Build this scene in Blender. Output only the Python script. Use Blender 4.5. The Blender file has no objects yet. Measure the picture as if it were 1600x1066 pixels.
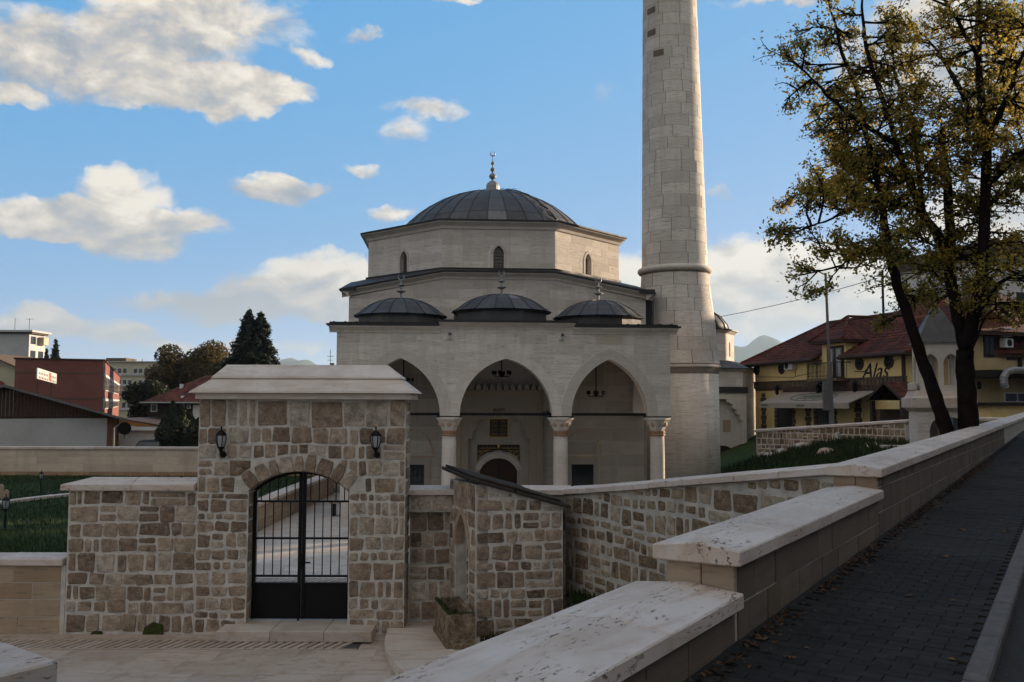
import bpy, bmesh, math, random
from mathutils import Vector, Matrix, noise

R = random.Random(7)
SC = bpy.context.scene
COL = SC.collection
rad = math.radians

# ------------------------------------------------------------------ camera
EYE = 3.8
PITCH = math.atan(97 / 1400.0)
cam_data = bpy.data.cameras.new('camera')
cam_data.sensor_width = 36.0
cam_data.lens = 1400 / 1600 * 36.0
cam_data.clip_start = 0.1
cam_data.clip_end = 20000
cam = bpy.data.objects.new('camera', cam_data)
cam.matrix_world = Matrix.Translation((0, 0, EYE)) @ Matrix.Rotation(math.pi / 2 + PITCH, 4, 'X') @ Matrix.Rotation(0.003, 4, 'Z')
COL.objects.link(cam)
SC.camera = cam

CP, SP = math.cos(PITCH), math.sin(PITCH)
def P(x, y, Y):
    """Survey helper: the world point at depth Y seen at photo position (x, y)."""
    u = (x - 800) / 1400.0; v = (533 - y) / 1400.0
    d = Vector((u, CP - v * SP, SP + v * CP))
    k = Y / d.y
    return Vector((d.x * k, Y, EYE + d.z * k))

# ------------------------------------------------------------------ light
SUN_EL, SUN_AZ = rad(9.0), rad(56.0)      # azimuth clockwise from +Y
sun_dir = Vector((math.sin(SUN_AZ) * math.cos(SUN_EL), math.cos(SUN_AZ) * math.cos(SUN_EL), math.sin(SUN_EL)))
sd = bpy.data.lights.new('sun', 'SUN')
sd.energy = 4.0
sd.angle = rad(1.0)
sd.color = (1.0, 0.78, 0.55)
sun = bpy.data.objects.new('sun', sd)
sun.rotation_euler = sun_dir.to_track_quat('Z', 'Y').to_euler()
COL.objects.link(sun)

SC.view_settings.view_transform = 'Standard'
SC.view_settings.look = 'None'
EXPO = 1.75
SC.view_settings.exposure = EXPO
SC.view_settings.gamma = 1.0
SC.view_settings.use_curve_mapping = False
SC.render.engine = 'CYCLES'
SC.cycles.max_bounces = 6
SC.cycles.use_denoising = True

# ------------------------------------------------------------------ node helpers
class G:
    """small node-graph writer"""
    def __init__(s, nt): s.nt = nt
    def n(s, typ, _ins=None, **kw):
        nd = s.nt.nodes.new(typ)
        for k, v in kw.items(): setattr(nd, k, v)
        for k, v in (_ins or {}).items(): s.put(nd.inputs[k], v)
        return nd
    def put(s, inp, v):
        if isinstance(v, bpy.types.NodeSocket): s.nt.links.new(v, inp)
        elif isinstance(v, bpy.types.Node): s.nt.links.new(v.outputs[0], inp)
        else: inp.default_value = v
    def m(s, op, a, b=0.0, c=None, clamp=False):
        nd = s.nt.nodes.new('ShaderNodeMath'); nd.operation = op; nd.use_clamp = clamp
        s.put(nd.inputs[0], a); s.put(nd.inputs[1], b)
        if c is not None: s.put(nd.inputs[2], c)
        return nd.outputs[0]
    def vm(s, op, a, b=(0, 0, 0), scale=None):
        nd = s.nt.nodes.new('ShaderNodeVectorMath'); nd.operation = op
        s.put(nd.inputs[0], a)
        if scale is not None: s.put(nd.inputs['Scale'], scale)
        else: s.put(nd.inputs[1], b)
        return nd.outputs['Value'] if op in ('DOT_PRODUCT', 'LENGTH') else nd.outputs['Vector']
    def mix(s, f, a, b, blend='MIX'):
        nd = s.nt.nodes.new('ShaderNodeMix'); nd.data_type = 'RGBA'; nd.blend_type = blend
        s.put(nd.inputs[0], f); s.put(nd.inputs[6], a); s.put(nd.inputs[7], b)
        return nd.outputs[2]
    def ramp(s, f, stops, interp='LINEAR'):
        nd = s.nt.nodes.new('ShaderNodeValToRGB'); cr = nd.color_ramp; cr.interpolation = interp
        while len(cr.elements) < len(stops): cr.elements.new(0.5)
        for e, (p, c) in zip(cr.elements, stops):
            e.position = p; e.color = (c[0], c[1], c[2], 1) if not isinstance(c, (int, float)) else (c, c, c, 1)
        s.put(nd.inputs[0], f)
        return nd.outputs[0]
    def noise(s, vec, scale, detail=4, rough=0.55, dist=0.0):
        nd = s.n('ShaderNodeTexNoise', {'Vector': vec, 'Scale': scale, 'Detail': detail, 'Roughness': rough, 'Distortion': dist})
        return nd.outputs['Fac']
    def map(s, f, a, b, c=0.0, d=1.0):
        nd = s.n('ShaderNodeMapRange', {0: f, 1: a, 2: b, 3: c, 4: d}); nd.clamp = True
        return nd.outputs[0]

def rgb(c): return (c[0], c[1], c[2], 1.0)

def new_mat(name):
    m = bpy.data.materials.new(name); m.use_nodes = True
    nt = m.node_tree; nt.nodes.clear()
    g = G(nt)
    out = g.n('ShaderNodeOutputMaterial')
    b = g.n('ShaderNodeBsdfPrincipled')
    nt.links.new(b.outputs[0], out.inputs[0])
    g.b = b
    return m, g

def coords(g, rnd=True, stretch=(1, 1, 1)):
    tc = g.n('ShaderNodeTexCoord').outputs['Object']
    oi = g.n('ShaderNodeObjectInfo').outputs['Random']
    v = g.vm('MULTIPLY', tc, stretch)
    if rnd:
        off = g.n('ShaderNodeCombineXYZ', {0: g.m('MULTIPLY', oi, 97.0), 1: g.m('MULTIPLY', oi, 41.0), 2: g.m('MULTIPLY', oi, 173.0)})
        v = g.vm('ADD', v, off.outputs[0])
    return v, oi

def bump(g, h, strength=0.5, dist=0.02):
    nd = g.n('ShaderNodeBump', {'Strength': strength, 'Distance': dist, 'Height': h})
    g.put(g.b.inputs['Normal'], nd.outputs[0])

def plain(name, c, rough=0.7, metal=0.0, var=0.25, scale=6.0, bstr=0.25, bdist=0.01, spec=0.3, c2=None):
    m, g = new_mat(name)
    v, oi = coords(g)
    n1 = g.noise(v, scale, 5, 0.6)
    n2 = g.noise(v, scale * 7, 3, 0.6)
    f = g.m('ADD', g.m('MULTIPLY', n1, 0.7), g.m('MULTIPLY', n2, 0.3))
    lo = tuple(x * (1 - var) for x in c); hi = tuple(min(1, x * (1 + var)) for x in (c2 or c))
    col = g.ramp(f, [(0.3, lo), (0.7, hi)])
    g.put(g.b.inputs['Base Color'], col)
    g.b.inputs['Roughness'].default_value = rough
    g.b.inputs['Metallic'].default_value = metal
    g.b.inputs['Specular IOR Level'].default_value = spec
    if bstr: bump(g, f, bstr, bdist)
    return m

def mat_rubble(name, stops, bs=1.0, bd=0.035, contrast=(0.48, 1.35)):
    m, g = new_mat(name)
    v, oi = coords(g)
    base = g.ramp(oi, stops)
    n1 = g.noise(v, 7.0, 6, 0.65, 0.4)
    n2 = g.noise(v, 42.0, 4, 0.7)
    vs = g.vm('MULTIPLY', v, (1, 1, 3.5))
    n3 = g.noise(vs, 9.0, 4, 0.6, 0.8)
    k = g.map(n1, 0.32, 0.66, contrast[0], contrast[1])
    col = g.mix(1.0, base, g.n('ShaderNodeCombineColor', {0: k, 1: k, 2: k}).outputs[0], 'MULTIPLY')
    col = g.mix(g.map(n3, 0.50, 0.72, 0, 0.65), col, rgb((0.36, 0.23, 0.125)))
    col = g.mix(g.map(n2, 0.56, 0.68, 0, 0.75), col, rgb((0.05, 0.04, 0.03)))
    # pale mortar smears and lichen
    col = g.mix(g.map(g.noise(v, 11.0, 6, 0.72), 0.54, 0.66, 0, 0.6), col, rgb((0.42, 0.37, 0.31)))
    g.put(g.b.inputs['Base Color'], col)
    g.b.inputs['Roughness'].default_value = 0.92
    g.b.inputs['Specular IOR Level'].default_value = 0.15
    h = g.m('ADD', g.m('MULTIPLY', n1, 0.6), g.m('ADD', g.m('MULTIPLY', n2, 0.35), g.m('MULTIPLY', n3, 0.4)))
    bump(g, h, bs, bd)
    return m

def mat_ashlar(name, c, brown=0.07, streak=1.0, joint=None):
    m, g = new_mat(name)
    v, oi = coords(g)
    vs = g.vm('MULTIPLY', v, (0.45, 0.45, 4.0))
    st = g.noise(vs, 3.2, 5, 0.65, 0.7)
    fine = g.noise(v, 30.0, 3, 0.6)
    big = g.noise(g.n('ShaderNodeTexCoord').outputs['Object'], 0.9, 4, 0.6)
    oi2 = g.m('FRACT', g.m('MULTIPLY', oi, 57.3))
    base = g.ramp(oi2, [(0.0, tuple(x * 0.80 for x in c)), (0.35, tuple(x * 0.93 for x in c)), (0.7, c), (1.0, (c[0] * 1.06, c[1] * 1.06, c[2] * 1.05))])
    if brown: base = g.mix(g.m('LESS_THAN', g.m('FRACT', g.m('MULTIPLY', oi, 313.7)), brown), base, rgb((c[0] * 0.80, c[1] * 0.75, c[2] * 0.68)))
    col = g.mix(g.m('MULTIPLY', g.map(st, 0.46, 0.72, 0, 0.65), streak), base, rgb((c[0] * 0.70, c[1] * 0.64, c[2] * 0.57)))
    col = g.mix(g.map(big, 0.48, 0.75, 0, 0.40), col, rgb((c[0] * 0.70, c[1] * 0.67, c[2] * 0.62)))
    crk = g.noise(g.vm('MULTIPLY', v, (0.55, 0.55, 8.0)), 5.0, 5, 0.7, 0.3)
    col = g.mix(g.m('MULTIPLY', g.map(crk, 0.56, 0.66, 0, 0.7), streak), col, rgb((0.14, 0.115, 0.09)))
    pos = g.n('ShaderNodeNewGeometry').outputs['Position']
    run = g.noise(g.vm('MULTIPLY', pos, (1.3, 1.3, 0.14)), 2.4, 5, 0.65, 0.4)
    blot = g.noise(pos, 0.55, 5, 0.62, 0.5)
    col = g.mix(g.map(run, 0.50, 0.72, 0, 0.38), col, rgb((c[0] * 0.55, c[1] * 0.52, c[2] * 0.49)))
    col = g.mix(g.map(blot, 0.52, 0.70, 0, 0.28), col, rgb((c[0] * 0.66, c[1] * 0.61, c[2] * 0.55)))
    g.put(g.b.inputs['Base Color'], col)
    g.b.inputs['Roughness'].default_value = 0.85
    g.b.inputs['Specular IOR Level'].default_value = 0.2
    h = g.m('SUBTRACT', g.m('ADD', st, g.m('MULTIPLY', fine, 0.4)), g.map(crk, 0.63, 0.70, 0, 0.8))
    bump(g, h, 0.45, 0.012)
    return m

def mat_travertine(name, c, pores=1.0, pale=1.0, dirt=0.0):
    m, g = new_mat(name)
    v, oi = coords(g)
    vs = g.vm('MULTIPLY', v, (0.35, 1.6, 1.6))
    band = g.noise(vs, 3.0, 6, 0.65, 1.2)
    big = g.noise(v, 1.7, 4, 0.6)
    pv = g.vm('MULTIPLY', v, (0.55, 1.5, 1.5))
    pn = g.noise(pv, 24.0, 3, 0.6, 0.5)
    zone = g.noise(pv, 2.6, 4, 0.6)
    pore = g.m('MULTIPLY', g.map(pn, 0.58, 0.65, 0, 1), g.map(zone, 0.46, 0.60, 0.06, 1))
    oi2 = g.m('FRACT', g.m('MULTIPLY', oi, 57.3))
    base = g.ramp(oi2, [(0, tuple(x * 0.86 for x in c)), (0.5, c), (1.0, (min(1, c[0] * 1.08), min(1, c[1] * 1.08), min(1, c[2] * 1.10)))])
    col = g.mix(g.map(band, 0.47, 0.68, 0, 0.6), base, rgb((c[0] * 0.74, c[1] * 0.60, c[2] * 0.47)))
    col = g.mix(g.map(big, 0.46, 0.68, 0, 0.55), col, rgb((c[0] * 0.72, c[1] * 0.65, c[2] * 0.58)))
    if dirt:
        d = g.noise(g.n('ShaderNodeTexCoord').outputs['Object'], 0.8, 5, 0.65, 0.8)
        col = g.mix(g.map(d, 0.50, 0.72, 0, dirt), col, rgb((0.20, 0.135, 0.085)))
    col = g.mix(g.m('MULTIPLY', pore, 0.85 * pores, clamp=True), col, rgb((0.12, 0.07, 0.045)))
    g.put(g.b.inputs['Base Color'], col)
    g.b.inputs['Roughness'].default_value = 0.75
    g.b.inputs['Specular IOR Level'].default_value = 0.25
    fine = g.noise(v, 60.0, 3, 0.6)
    h = g.m('SUBTRACT', g.m('ADD', g.m('MULTIPLY', band, 0.4), g.m('MULTIPLY', fine, 0.15)), g.m('MULTIPLY', pore, 1.0 * pores))
    bump(g, h, 0.6, 0.012)
    return m

def mat_lead(name, c=(0.078, 0.075, 0.076)):
    m, g = new_mat(name)
    v, oi = coords(g)
    n1 = g.noise(v, 1.6, 5, 0.6, 0.5); n2 = g.noise(v, 14.0, 4, 0.6)
    st = g.noise(g.vm('MULTIPLY', v, (4, 4, 0.7)), 2.0, 4, 0.6)
    oi2 = g.m('FRACT', g.m('MULTIPLY', oi, 91.7))
    base = g.ramp(oi2, [(0, tuple(x * 0.72 for x in c)), (0.8, tuple(x * 1.1 for x in c)), (0.93, tuple(x * 1.3 for x in c)), (0.97, tuple(x * 2.4 for x in c)), (1.0, tuple(x * 2.8 for x in c))])
    col = g.mix(g.map(n1, 0.42, 0.7, 0, 0.5), base, rgb(tuple(x * 1.9 for x in c)))
    col = g.mix(g.map(st, 0.5, 0.75, 0, 0.45), col, rgb((c[0] * 0.5, c[1] * 0.5, c[2] * 0.5)))
    g.put(g.b.inputs['Base Color'], col)
    g.put(g.b.inputs['Roughness'], g.map(n1, 0.3, 0.7, 0.55, 0.75))
    g.b.inputs['Metallic'].default_value = 0.08; g.b.inputs['Specular IOR Level'].default_value = 0.3
    bump(g, g.m('ADD', g.m('MULTIPLY', n1, 0.8), g.m('MULTIPLY', n2, 0.3)), 0.35, 0.03)
    return m

def mat_rooftile(name, c, pitch=0.33, wave=0.24, axis=0):
    """rows of clay tiles too far away to pick apart"""
    m, g = new_mat(name)
    tc = g.n('ShaderNodeTexCoord').outputs['Object']
    sx = g.n('ShaderNodeSeparateXYZ', {0: tc})
    zz = g.m('DIVIDE', sx.outputs[2], pitch * 0.55)
    row = g.m('FRACT', zz); rid = g.m('FLOOR', zz)
    xx = g.m('DIVIDE', sx.outputs[axis], wave)
    wv = g.m('ABSOLUTE', g.m('SINE', g.m('MULTIPLY', xx, math.pi)))
    cid = g.m('FLOOR', xx)
    wn = g.n('ShaderNodeTexWhiteNoise', {'Vector': g.n('ShaderNodeCombineXYZ', {0: cid, 1: rid, 2: 0.0}).outputs[0]})
    n1 = g.noise(tc, 0.8, 5, 0.6)
    col = g.ramp(wn.outputs['Value'], [(0, tuple(x * 0.6 for x in c)), (0.6, c), (1, (c[0] * 1.35, c[1] * 1.25, c[2] * 1.2))])
    col = g.mix(g.map(n1, 0.45, 0.75, 0, 0.6), col, rgb((0.045, 0.030, 0.026)))
    g.put(g.b.inputs['Base Color'], col)
    g.b.inputs['Roughness'].default_value = 0.9; g.b.inputs['Specular IOR Level'].default_value = 0.1
    h = g.m('ADD', g.m('MULTIPLY', g.m('SUBTRACT', 1.0, row), 1.0), g.m('MULTIPLY', wv, 0.7))
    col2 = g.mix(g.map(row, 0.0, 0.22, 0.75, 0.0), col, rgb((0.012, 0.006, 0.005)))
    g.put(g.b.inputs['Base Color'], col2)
    bump(g, h, 1.0, 0.08)
    return m

def mat_brickwall(name, c, c2, sx=0.25, sz=0.075, axis=0):
    m, g = new_mat(name)
    tc = g.n('ShaderNodeTexCoord').outputs['Object']
    sp = g.n('ShaderNodeSeparateXYZ', {0: tc})
    uv = g.n('ShaderNodeCombineXYZ', {0: g.m('ADD', sp.outputs[0], sp.outputs[1]), 1: sp.outputs[2], 2: 0.0})
    bt = g.n('ShaderNodeTexBrick', {'Vector': uv, 'Color1': rgb(c), 'Color2': rgb(c2), 'Mortar': rgb((0.20, 0.15, 0.13)), 'Scale': 1.0, 'Mortar Size': 0.008, 'Brick Width': sx, 'Row Height': sz})
    n1 = g.noise(tc, 0.5, 5, 0.65)
    col = g.mix(g.map(n1, 0.45, 0.75, 0, 0.5), bt.outputs['Color'], rgb((c[0] * 0.45, c[1] * 0.45, c[2] * 0.45)))
    g.put(g.b.inputs['Base Color'], col); g.b.inputs['Roughness'].default_value = 0.9
    return m

def mat_glass(name, c=(0.02, 0.025, 0.03), rough=0.08):
    m, g = new_mat(name)
    g.b.inputs['Base Color'].default_value = rgb(c)
    g.b.inputs['Roughness'].default_value = rough
    g.b.inputs['Specular IOR Level'].default_value = 0.6
    return m

def mat_leaf(name, stops, trans=0.35):
    m, g = new_mat(name)
    at = g.n('ShaderNodeAttribute', attribute_name='tone').outputs['Fac']
    col = g.ramp(at, stops)
    g.put(g.b.inputs['Base Color'], col); g.b.inputs['Roughness'].default_value = 0.6
    g.b.inputs['Specular IOR Level'].default_value = 0.2
    tr = g.n('ShaderNodeBsdfTranslucent', {'Color': col})
    mx = g.n('ShaderNodeMixShader', {0: trans, 1: g.b.outputs[0], 2: tr.outputs[0]})
    out = [n for n in g.nt.nodes if n.type == 'OUTPUT_MATERIAL'][0]
    g.nt.links.new(mx.outputs[0], out.inputs[0])
    return m

M = {}
M['rubble'] = mat_rubble('rubble_stone', [(0, (0.15, 0.110, 0.083)), (0.2, (0.235, 0.175, 0.130)), (0.45, (0.32, 0.245, 0.182)), (0.7, (0.40, 0.310, 0.232)), (0.88, (0.46, 0.385, 0.305)), (1, (0.52, 0.455, 0.38))])
M['rubble_dark'] = mat_rubble('dark_rubble_stone', [(0, (0.05, 0.036, 0.028)), (0.4, (0.12, 0.085, 0.06)), (0.75, (0.19, 0.145, 0.10)), (1, (0.27, 0.22, 0.165))])  # darker stones for the back of the fountain niche
M['rubble_far'] = mat_rubble('weathered_rubble_stone', [(0, (0.10, 0.068, 0.045)), (0.4, (0.20, 0.145, 0.095)), (0.75, (0.30, 0.235, 0.165)), (1, (0.40, 0.34, 0.26))], 0.5, 0.02)
M['mortar'] = plain('lime_mortar', (0.55, 0.505, 0.455), 0.95, 0, 0.32, 6, 1.0, 0.02, 0.1)
M['mortar_dark'] = plain('old_lime_mortar', (0.45, 0.41, 0.365), 0.95, 0, 0.34, 6, 0.8, 0.012, 0.1)
M['ashlar'] = mat_ashlar('cut_limestone', (0.67, 0.615, 0.56), 0.018)
M['ashlar_core'] = mat_ashlar('limestone_joint_bed', (0.72, 0.665, 0.61), 0, 0.3)
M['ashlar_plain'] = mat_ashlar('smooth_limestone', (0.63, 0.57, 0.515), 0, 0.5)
M['ashlar_tan'] = mat_ashlar('tan_limestone', (0.45, 0.345, 0.25), 0.06)
M['ashlar_grey'] = mat_ashlar('dark_limestone', (0.185, 0.145, 0.11), 0.05)  # dark stone; on the road wall the shade is set into its colour
M['travertine'] = mat_travertine('travertine_coping', (0.62, 0.525, 0.462))
M['travertine_rough'] = mat_travertine('pitted_travertine', (0.56, 0.48, 0.43), 1.3)
M['paving'] = mat_travertine('travertine_paving', (0.47, 0.395, 0.335), 0.6, 1, 0.9)
M['paving_clean'] = mat_travertine('pale_travertine_paving', (0.56, 0.49, 0.43), 0.4, 1, 0.45)
M['lead'] = mat_lead('sheet_lead')
M['lead_dark'] = mat_lead('dark_lead', (0.030, 0.029, 0.030))
M['iron'] = plain('black_iron', (0.006, 0.005, 0.005), 0.5, 0.0, 0.3, 20, 0.15, 0.002, 0.2)
M['iron_red'] = plain('rusty_iron', (0.05, 0.015, 0.012), 0.6, 0.3, 0.3, 20, 0.15, 0.002, 0.4)
M['steel'] = plain('galvanised_steel', (0.26, 0.26, 0.26), 0.5, 0.5, 0.2, 8, 0.1, 0.004)
M['copper'] = plain('copper_band', (0.32, 0.20, 0.125), 0.7, 0.1, 0.4, 14, 0.3, 0.006)
M['gold'] = plain('gilded_relief', (0.50, 0.30, 0.08), 0.45, 0.5, 0.3, 20, 0.2, 0.004)
M['wood_dark'] = plain('dark_door_wood', (0.040, 0.018, 0.012), 0.6, 0, 0.4, 8, 0.3, 0.01)
M['black_panel'] = plain('dark_inscription_ground', (0.020, 0.019, 0.018), 0.6, 0, 0.3, 8, 0.1, 0.01)
M['glass'] = mat_glass('dark_window_glass')
M['lamp_glass'] = mat_glass('pale_lantern_glass', (0.32, 0.33, 0.34), 0.15)
M['white_paint'] = plain('white_paint', (0.62, 0.62, 0.60), 0.6, 0, 0.12, 3, 0.1, 0.005)
M['asphalt'] = plain('asphalt', (0.040, 0.037, 0.035), 0.95, 0, 0.3, 30, 0.6, 0.006, 0.08)
M['paver'] = None
M['moss'] = plain('green_moss', (0.050, 0.058, 0.018), 0.95, 0, 0.5, 14, 0.9, 0.02, 0.1)
M['slate'] = plain('mossy_slate', (0.050, 0.042, 0.034), 0.9, 0, 0.5, 7, 0.7, 0.02, 0.08)
M['trough'] = mat_rubble('weathered_trough_stone', [(0, (0.19, 0.145, 0.095)), (1, (0.24, 0.19, 0.13))], 1.0, 0.05, (0.25, 1.5))
M['ashlar_shade_toned'] = mat_ashlar('limestone_toned_for_shade', (0.43, 0.385, 0.34), 0.02, 0.5)  # same limestone, darkened in its colour to deepen the portico's shade
M['travertine_roof'] = mat_travertine('pale_roof_stone', (0.66, 0.585, 0.525), 0.25, 1, 0.2)
M['joint_dark'] = plain('dark_open_joint', (0.20, 0.17, 0.145), 0.95, 0, .3, 8, .3, .01, .1)
M['ashlar_cream'] = mat_ashlar('cream_wall_stone', (0.64, 0.53, 0.42), 0.02, 0.6)
M['wall_stain'] = mat_ashlar('earth_stained_stone', (0.40, 0.26, 0.16), 0.1, 1.0)
M['kerb'] = plain('grey_kerb_concrete', (0.12, 0.108, 0.10), 0.95, 0, 0.25, 12, 0.5, 0.006, 0.15)

def mat_ground(name, c1, c2, c3, scale=1.4):
    m, g = new_mat(name)
    tc = g.n('ShaderNodeTexCoord').outputs['Object']
    a = g.noise(tc, scale, 6, 0.65); b = g.noise(tc, scale * 12, 4, 0.7); c = g.noise(tc, scale * 0.13, 3, 0.5)
    col = g.ramp(g.m('ADD', g.m('MULTIPLY', a, 0.6), g.m('MULTIPLY', b, 0.4)), [(0.35, c1), (0.5, c2), (0.68, c3)])
    col = g.mix(g.map(c, 0.4, 0.65, 0, 0.5), col, rgb(c1))
    g.put(g.b.inputs['Base Color'], col); g.b.inputs['Roughness'].default_value = 0.95
    g.b.inputs['Specular IOR Level'].default_value = 0.1
    bump(g, g.m('ADD', a, b), 0.8, 0.05)
    return m
M['grass_ground'] = mat_ground('grassy_earth', (0.020, 0.028, 0.010), (0.035, 0.055, 0.014), (0.055, 0.070, 0.022))
M['earth'] = mat_ground('dark_earth', (0.030, 0.028, 0.015), (0.045, 0.045, 0.022), (0.065, 0.060, 0.030))
M['hill'] = mat_ground('wooded_hill', (0.030, 0.045, 0.022), (0.045, 0.060, 0.028), (0.065, 0.075, 0.035), 0.006)
m, g = new_mat('dark_sidewalk_paver')
v, oi = coords(g)
n1 = g.noise(v, 24, 5, 0.7)
col = g.ramp(oi, [(0, (0.024, 0.023, 0.022)), (0.6, (0.029, 0.027, 0.026)), (1, (0.037, 0.035, 0.033))])
col = g.mix(g.map(n1, 0.45, 0.7, 0, 0.5), col, rgb((0.050, 0.046, 0.043)))
pos = g.n('ShaderNodeNewGeometry').outputs['Position']
col = g.mix(g.map(g.noise(pos, 0.9, 6, 0.68, 0.6), 0.46, 0.66, 0, 0.55), col, rgb((0.016, 0.015, 0.014)))
col = g.mix(g.map(g.noise(pos, 2.7, 6, 0.7, 0.4), 0.58, 0.70, 0, 0.5), col, rgb((0.058, 0.052, 0.046)))
g.put(g.b.inputs['Base Color'], col); g.b.inputs['Roughness'].default_value = 0.95
g.b.inputs['Specular IOR Level'].default_value = 0.08
bump(g, n1, 0.6, 0.006)
M['paver'] = m
GREENS = [(0, (0.018, 0.028, 0.010)), (0.5, (0.040, 0.058, 0.016)), (1, (0.085, 0.095, 0.028))]
M['blade'] = mat_leaf('grass_blade', [(0, (0.014, 0.024, 0.007)), (0.6, (0.028, 0.046, 0.012)), (1, (0.058, 0.064, 0.022))], 0.25)
M['leaf_autumn'] = mat_leaf('autumn_linden_leaf', [(0, (0.095, 0.095, 0.022)), (0.3, (0.22, 0.185, 0.036)), (0.65, (0.42, 0.30, 0.050)), (0.88, (0.54, 0.36, 0.062)), (1, (0.32, 0.14, 0.035))], 0.5)
M['leaf_dark'] = mat_leaf('dark_conifer_needles', [(0, (0.008, 0.013, 0.008)), (0.6, (0.017, 0.026, 0.014)), (1, (0.032, 0.040, 0.020))], 0.15)
M['leaf_mixed'] = mat_leaf('autumn_wood_leaf', [(0, (0.032, 0.032, 0.013)), (0.45, (0.080, 0.066, 0.024)), (0.75, (0.135, 0.095, 0.032)), (1, (0.21, 0.12, 0.036))], 0.35)
M['leaf_hedge'] = mat_leaf('dark_hedge_leaf', [(0, (0.012, 0.018, 0.010)), (0.6, (0.026, 0.034, 0.016)), (1, (0.050, 0.050, 0.024))], 0.2)
M['bark'] = plain('dark_bark', (0.017, 0.012, 0.010), 0.95, 0, 0.5, 5, 1.0, 0.04, 0.05)
M['fallen'] = mat_leaf('fallen_brown_leaf', [(0, (0.050, 0.026, 0.014)), (0.5, (0.090, 0.046, 0.020)), (1, (0.165, 0.085, 0.030))], 0.15)
# ------------------------------------------------------------------ sky
world = bpy.data.worlds.new('World')
SC.world = world
world.use_nodes = True
wt = world.node_tree; wt.nodes.clear()
w = G(wt)
sky = w.n('ShaderNodeTexSky', sky_type='NISHITA')
sky.sun_disc = False
sky.sun_elevation = SUN_EL
sky.sun_rotation = SUN_AZ
sky.altitude = 160
sky.air_density = 1.0; sky.dust_density = 0.6; sky.ozone_density = 3.0
SKYK = 0.15
wv = w.n('ShaderNodeTexCoord').outputs['Generated']
wn = w.n('ShaderNodeTexNoise', {'Vector': wv, 'Scale': 9.0, 'Detail': 5, 'Roughness': 0.6})
warp = w.vm('SCALE', w.vm('SUBTRACT', wn.outputs['Color'], (0.5, 0.5, 0.5)), scale=0.085)
dv = w.vm('ADD', wv, warp)
f1 = w.noise(w.vm('MULTIPLY', wv, (1, 1, 1.7)), 13.0, 6, 0.62, 0.3)
LIGHT = (Vector((0.55, 0.0, 0.75))).normalized() * 0.022
f2 = w.noise(w.vm('MULTIPLY', w.vm('ADD', wv, tuple(LIGHT)), (1, 1, 1.7)), 13.0, 6, 0.62, 0.3)
BLOBS = [  # photo position, half width, half height, tone (1 bright .. 0 grey), weight
    (150, 95, 330, 85, 0.55, 1.0), (320, 25, 210, 70, 0.7, 0.9), (310, 150, 130, 50, 0.7, 1.0), (440, 135, 75, 24, 0.8, 0.8), (20, 158, 55, 24, 0.7, 0.8),
    (210, 305, 85, 55, 1.0, 1.0), (60, 345, 120, 42, 0.6, 1.0), (200, 360, 170, 36, 0.45, 0.9), (300, 350, 60, 24, 0.6, 0.6),
    (425, 305, 85, 26, 0.45, 0.62), (655, 165, 95, 20, 0.8, 0.68), (620, 200, 55, 24, 0.75, 0.62), (560, 68, 50, 13, 0.7, 0.55), (485, 88, 45, 15, 0.7, 0.6),
    (520, 440, 150, 50, 1.0, 1.0), (400, 475, 260, 36, 0.1, 0.95), (590, 470, 140, 60, 0.5, 1.0), (620, 322, 60, 16, 0.6, 0.6), (430, 300, 95, 26, 0.55, 0.4), (560, 270, 40, 12, .6, .5), (1130, 300, 40, 16, .6, .45), (700, 5, 60, 10, .7, .6),
    (1200, 425, 190, 78, 0.85, 1.1), (1190, 485, 260, 55, 0.25, 1.0), (1330, 450, 220, 75, 0.7, 1.0), (985, 440, 80, 58, 0.95, 1.0), (955, 130, 32, 26, 0.5, 0.5),
    (1220, 0, 140, 16, 0.8, 0.75), (1500, 70, 230, 120, 0.35, 0.95), (1560, 330, 200, 80, 0.6, 0.9),
    (80, 515, 150, 26, 0.4, 0.75), (230, 535, 200, 20, 0.35, 0.75), (60, 490, 70, 12, 0.5, 0.5), (430, 545, 160, 18, 0.5, 0.5),
    # beyond the frame the same broken cumulus goes on
    (-500, 60, 320, 100, 0.6, 1.0), (-650, 420, 300, 70, 0.6, 1.0), (2100, 250, 330, 110, 0.6, 1.0), (2300, 480, 300, 50, 0.4, 0.9),
    (500, -420, 330, 90, 0.6, 1.0), (1250, -350, 280, 80, 0.6, 0.9),
]
tot = None; br = None
for (px, py, hw, hh, tone, wt_) in BLOBS:
    d = (P(px, py, 1.0) - Vector((0, 0, EYE))).normalized()
    r_ = Vector((d.y, -d.x, 0)).normalized(); u_ = r_.cross(d).normalized()
    a = w.vm('DOT_PRODUCT', dv, tuple(r_ / (hw / 1400 * d.y)))
    b0 = w.vm('DOT_PRODUCT', dv, tuple(u_ / (hh / 1400 * d.y)))
    e = w.m('ADD', w.m('MULTIPLY', a, a), w.m('MULTIPLY', b0, b0))
    front = w.m('GREATER_THAN', w.vm('DOT_PRODUCT', wv, tuple(d)), 0.3)
    mk = w.m('MULTIPLY', w.m('MULTIPLY', w.m('SUBTRACT', 1.0, e, clamp=True), wt_), front)
    tv = w.m('MULTIPLY', mk, w.m('ADD', tone, w.m('MULTIPLY', b0, 0.30)))
    tot = mk if tot is None else w.m('ADD', tot, mk)
    br = tv if br is None else w.m('ADD', br, tv)
toneF = w.m('DIVIDE', br, w.m('MAXIMUM', tot, 0.02))
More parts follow.
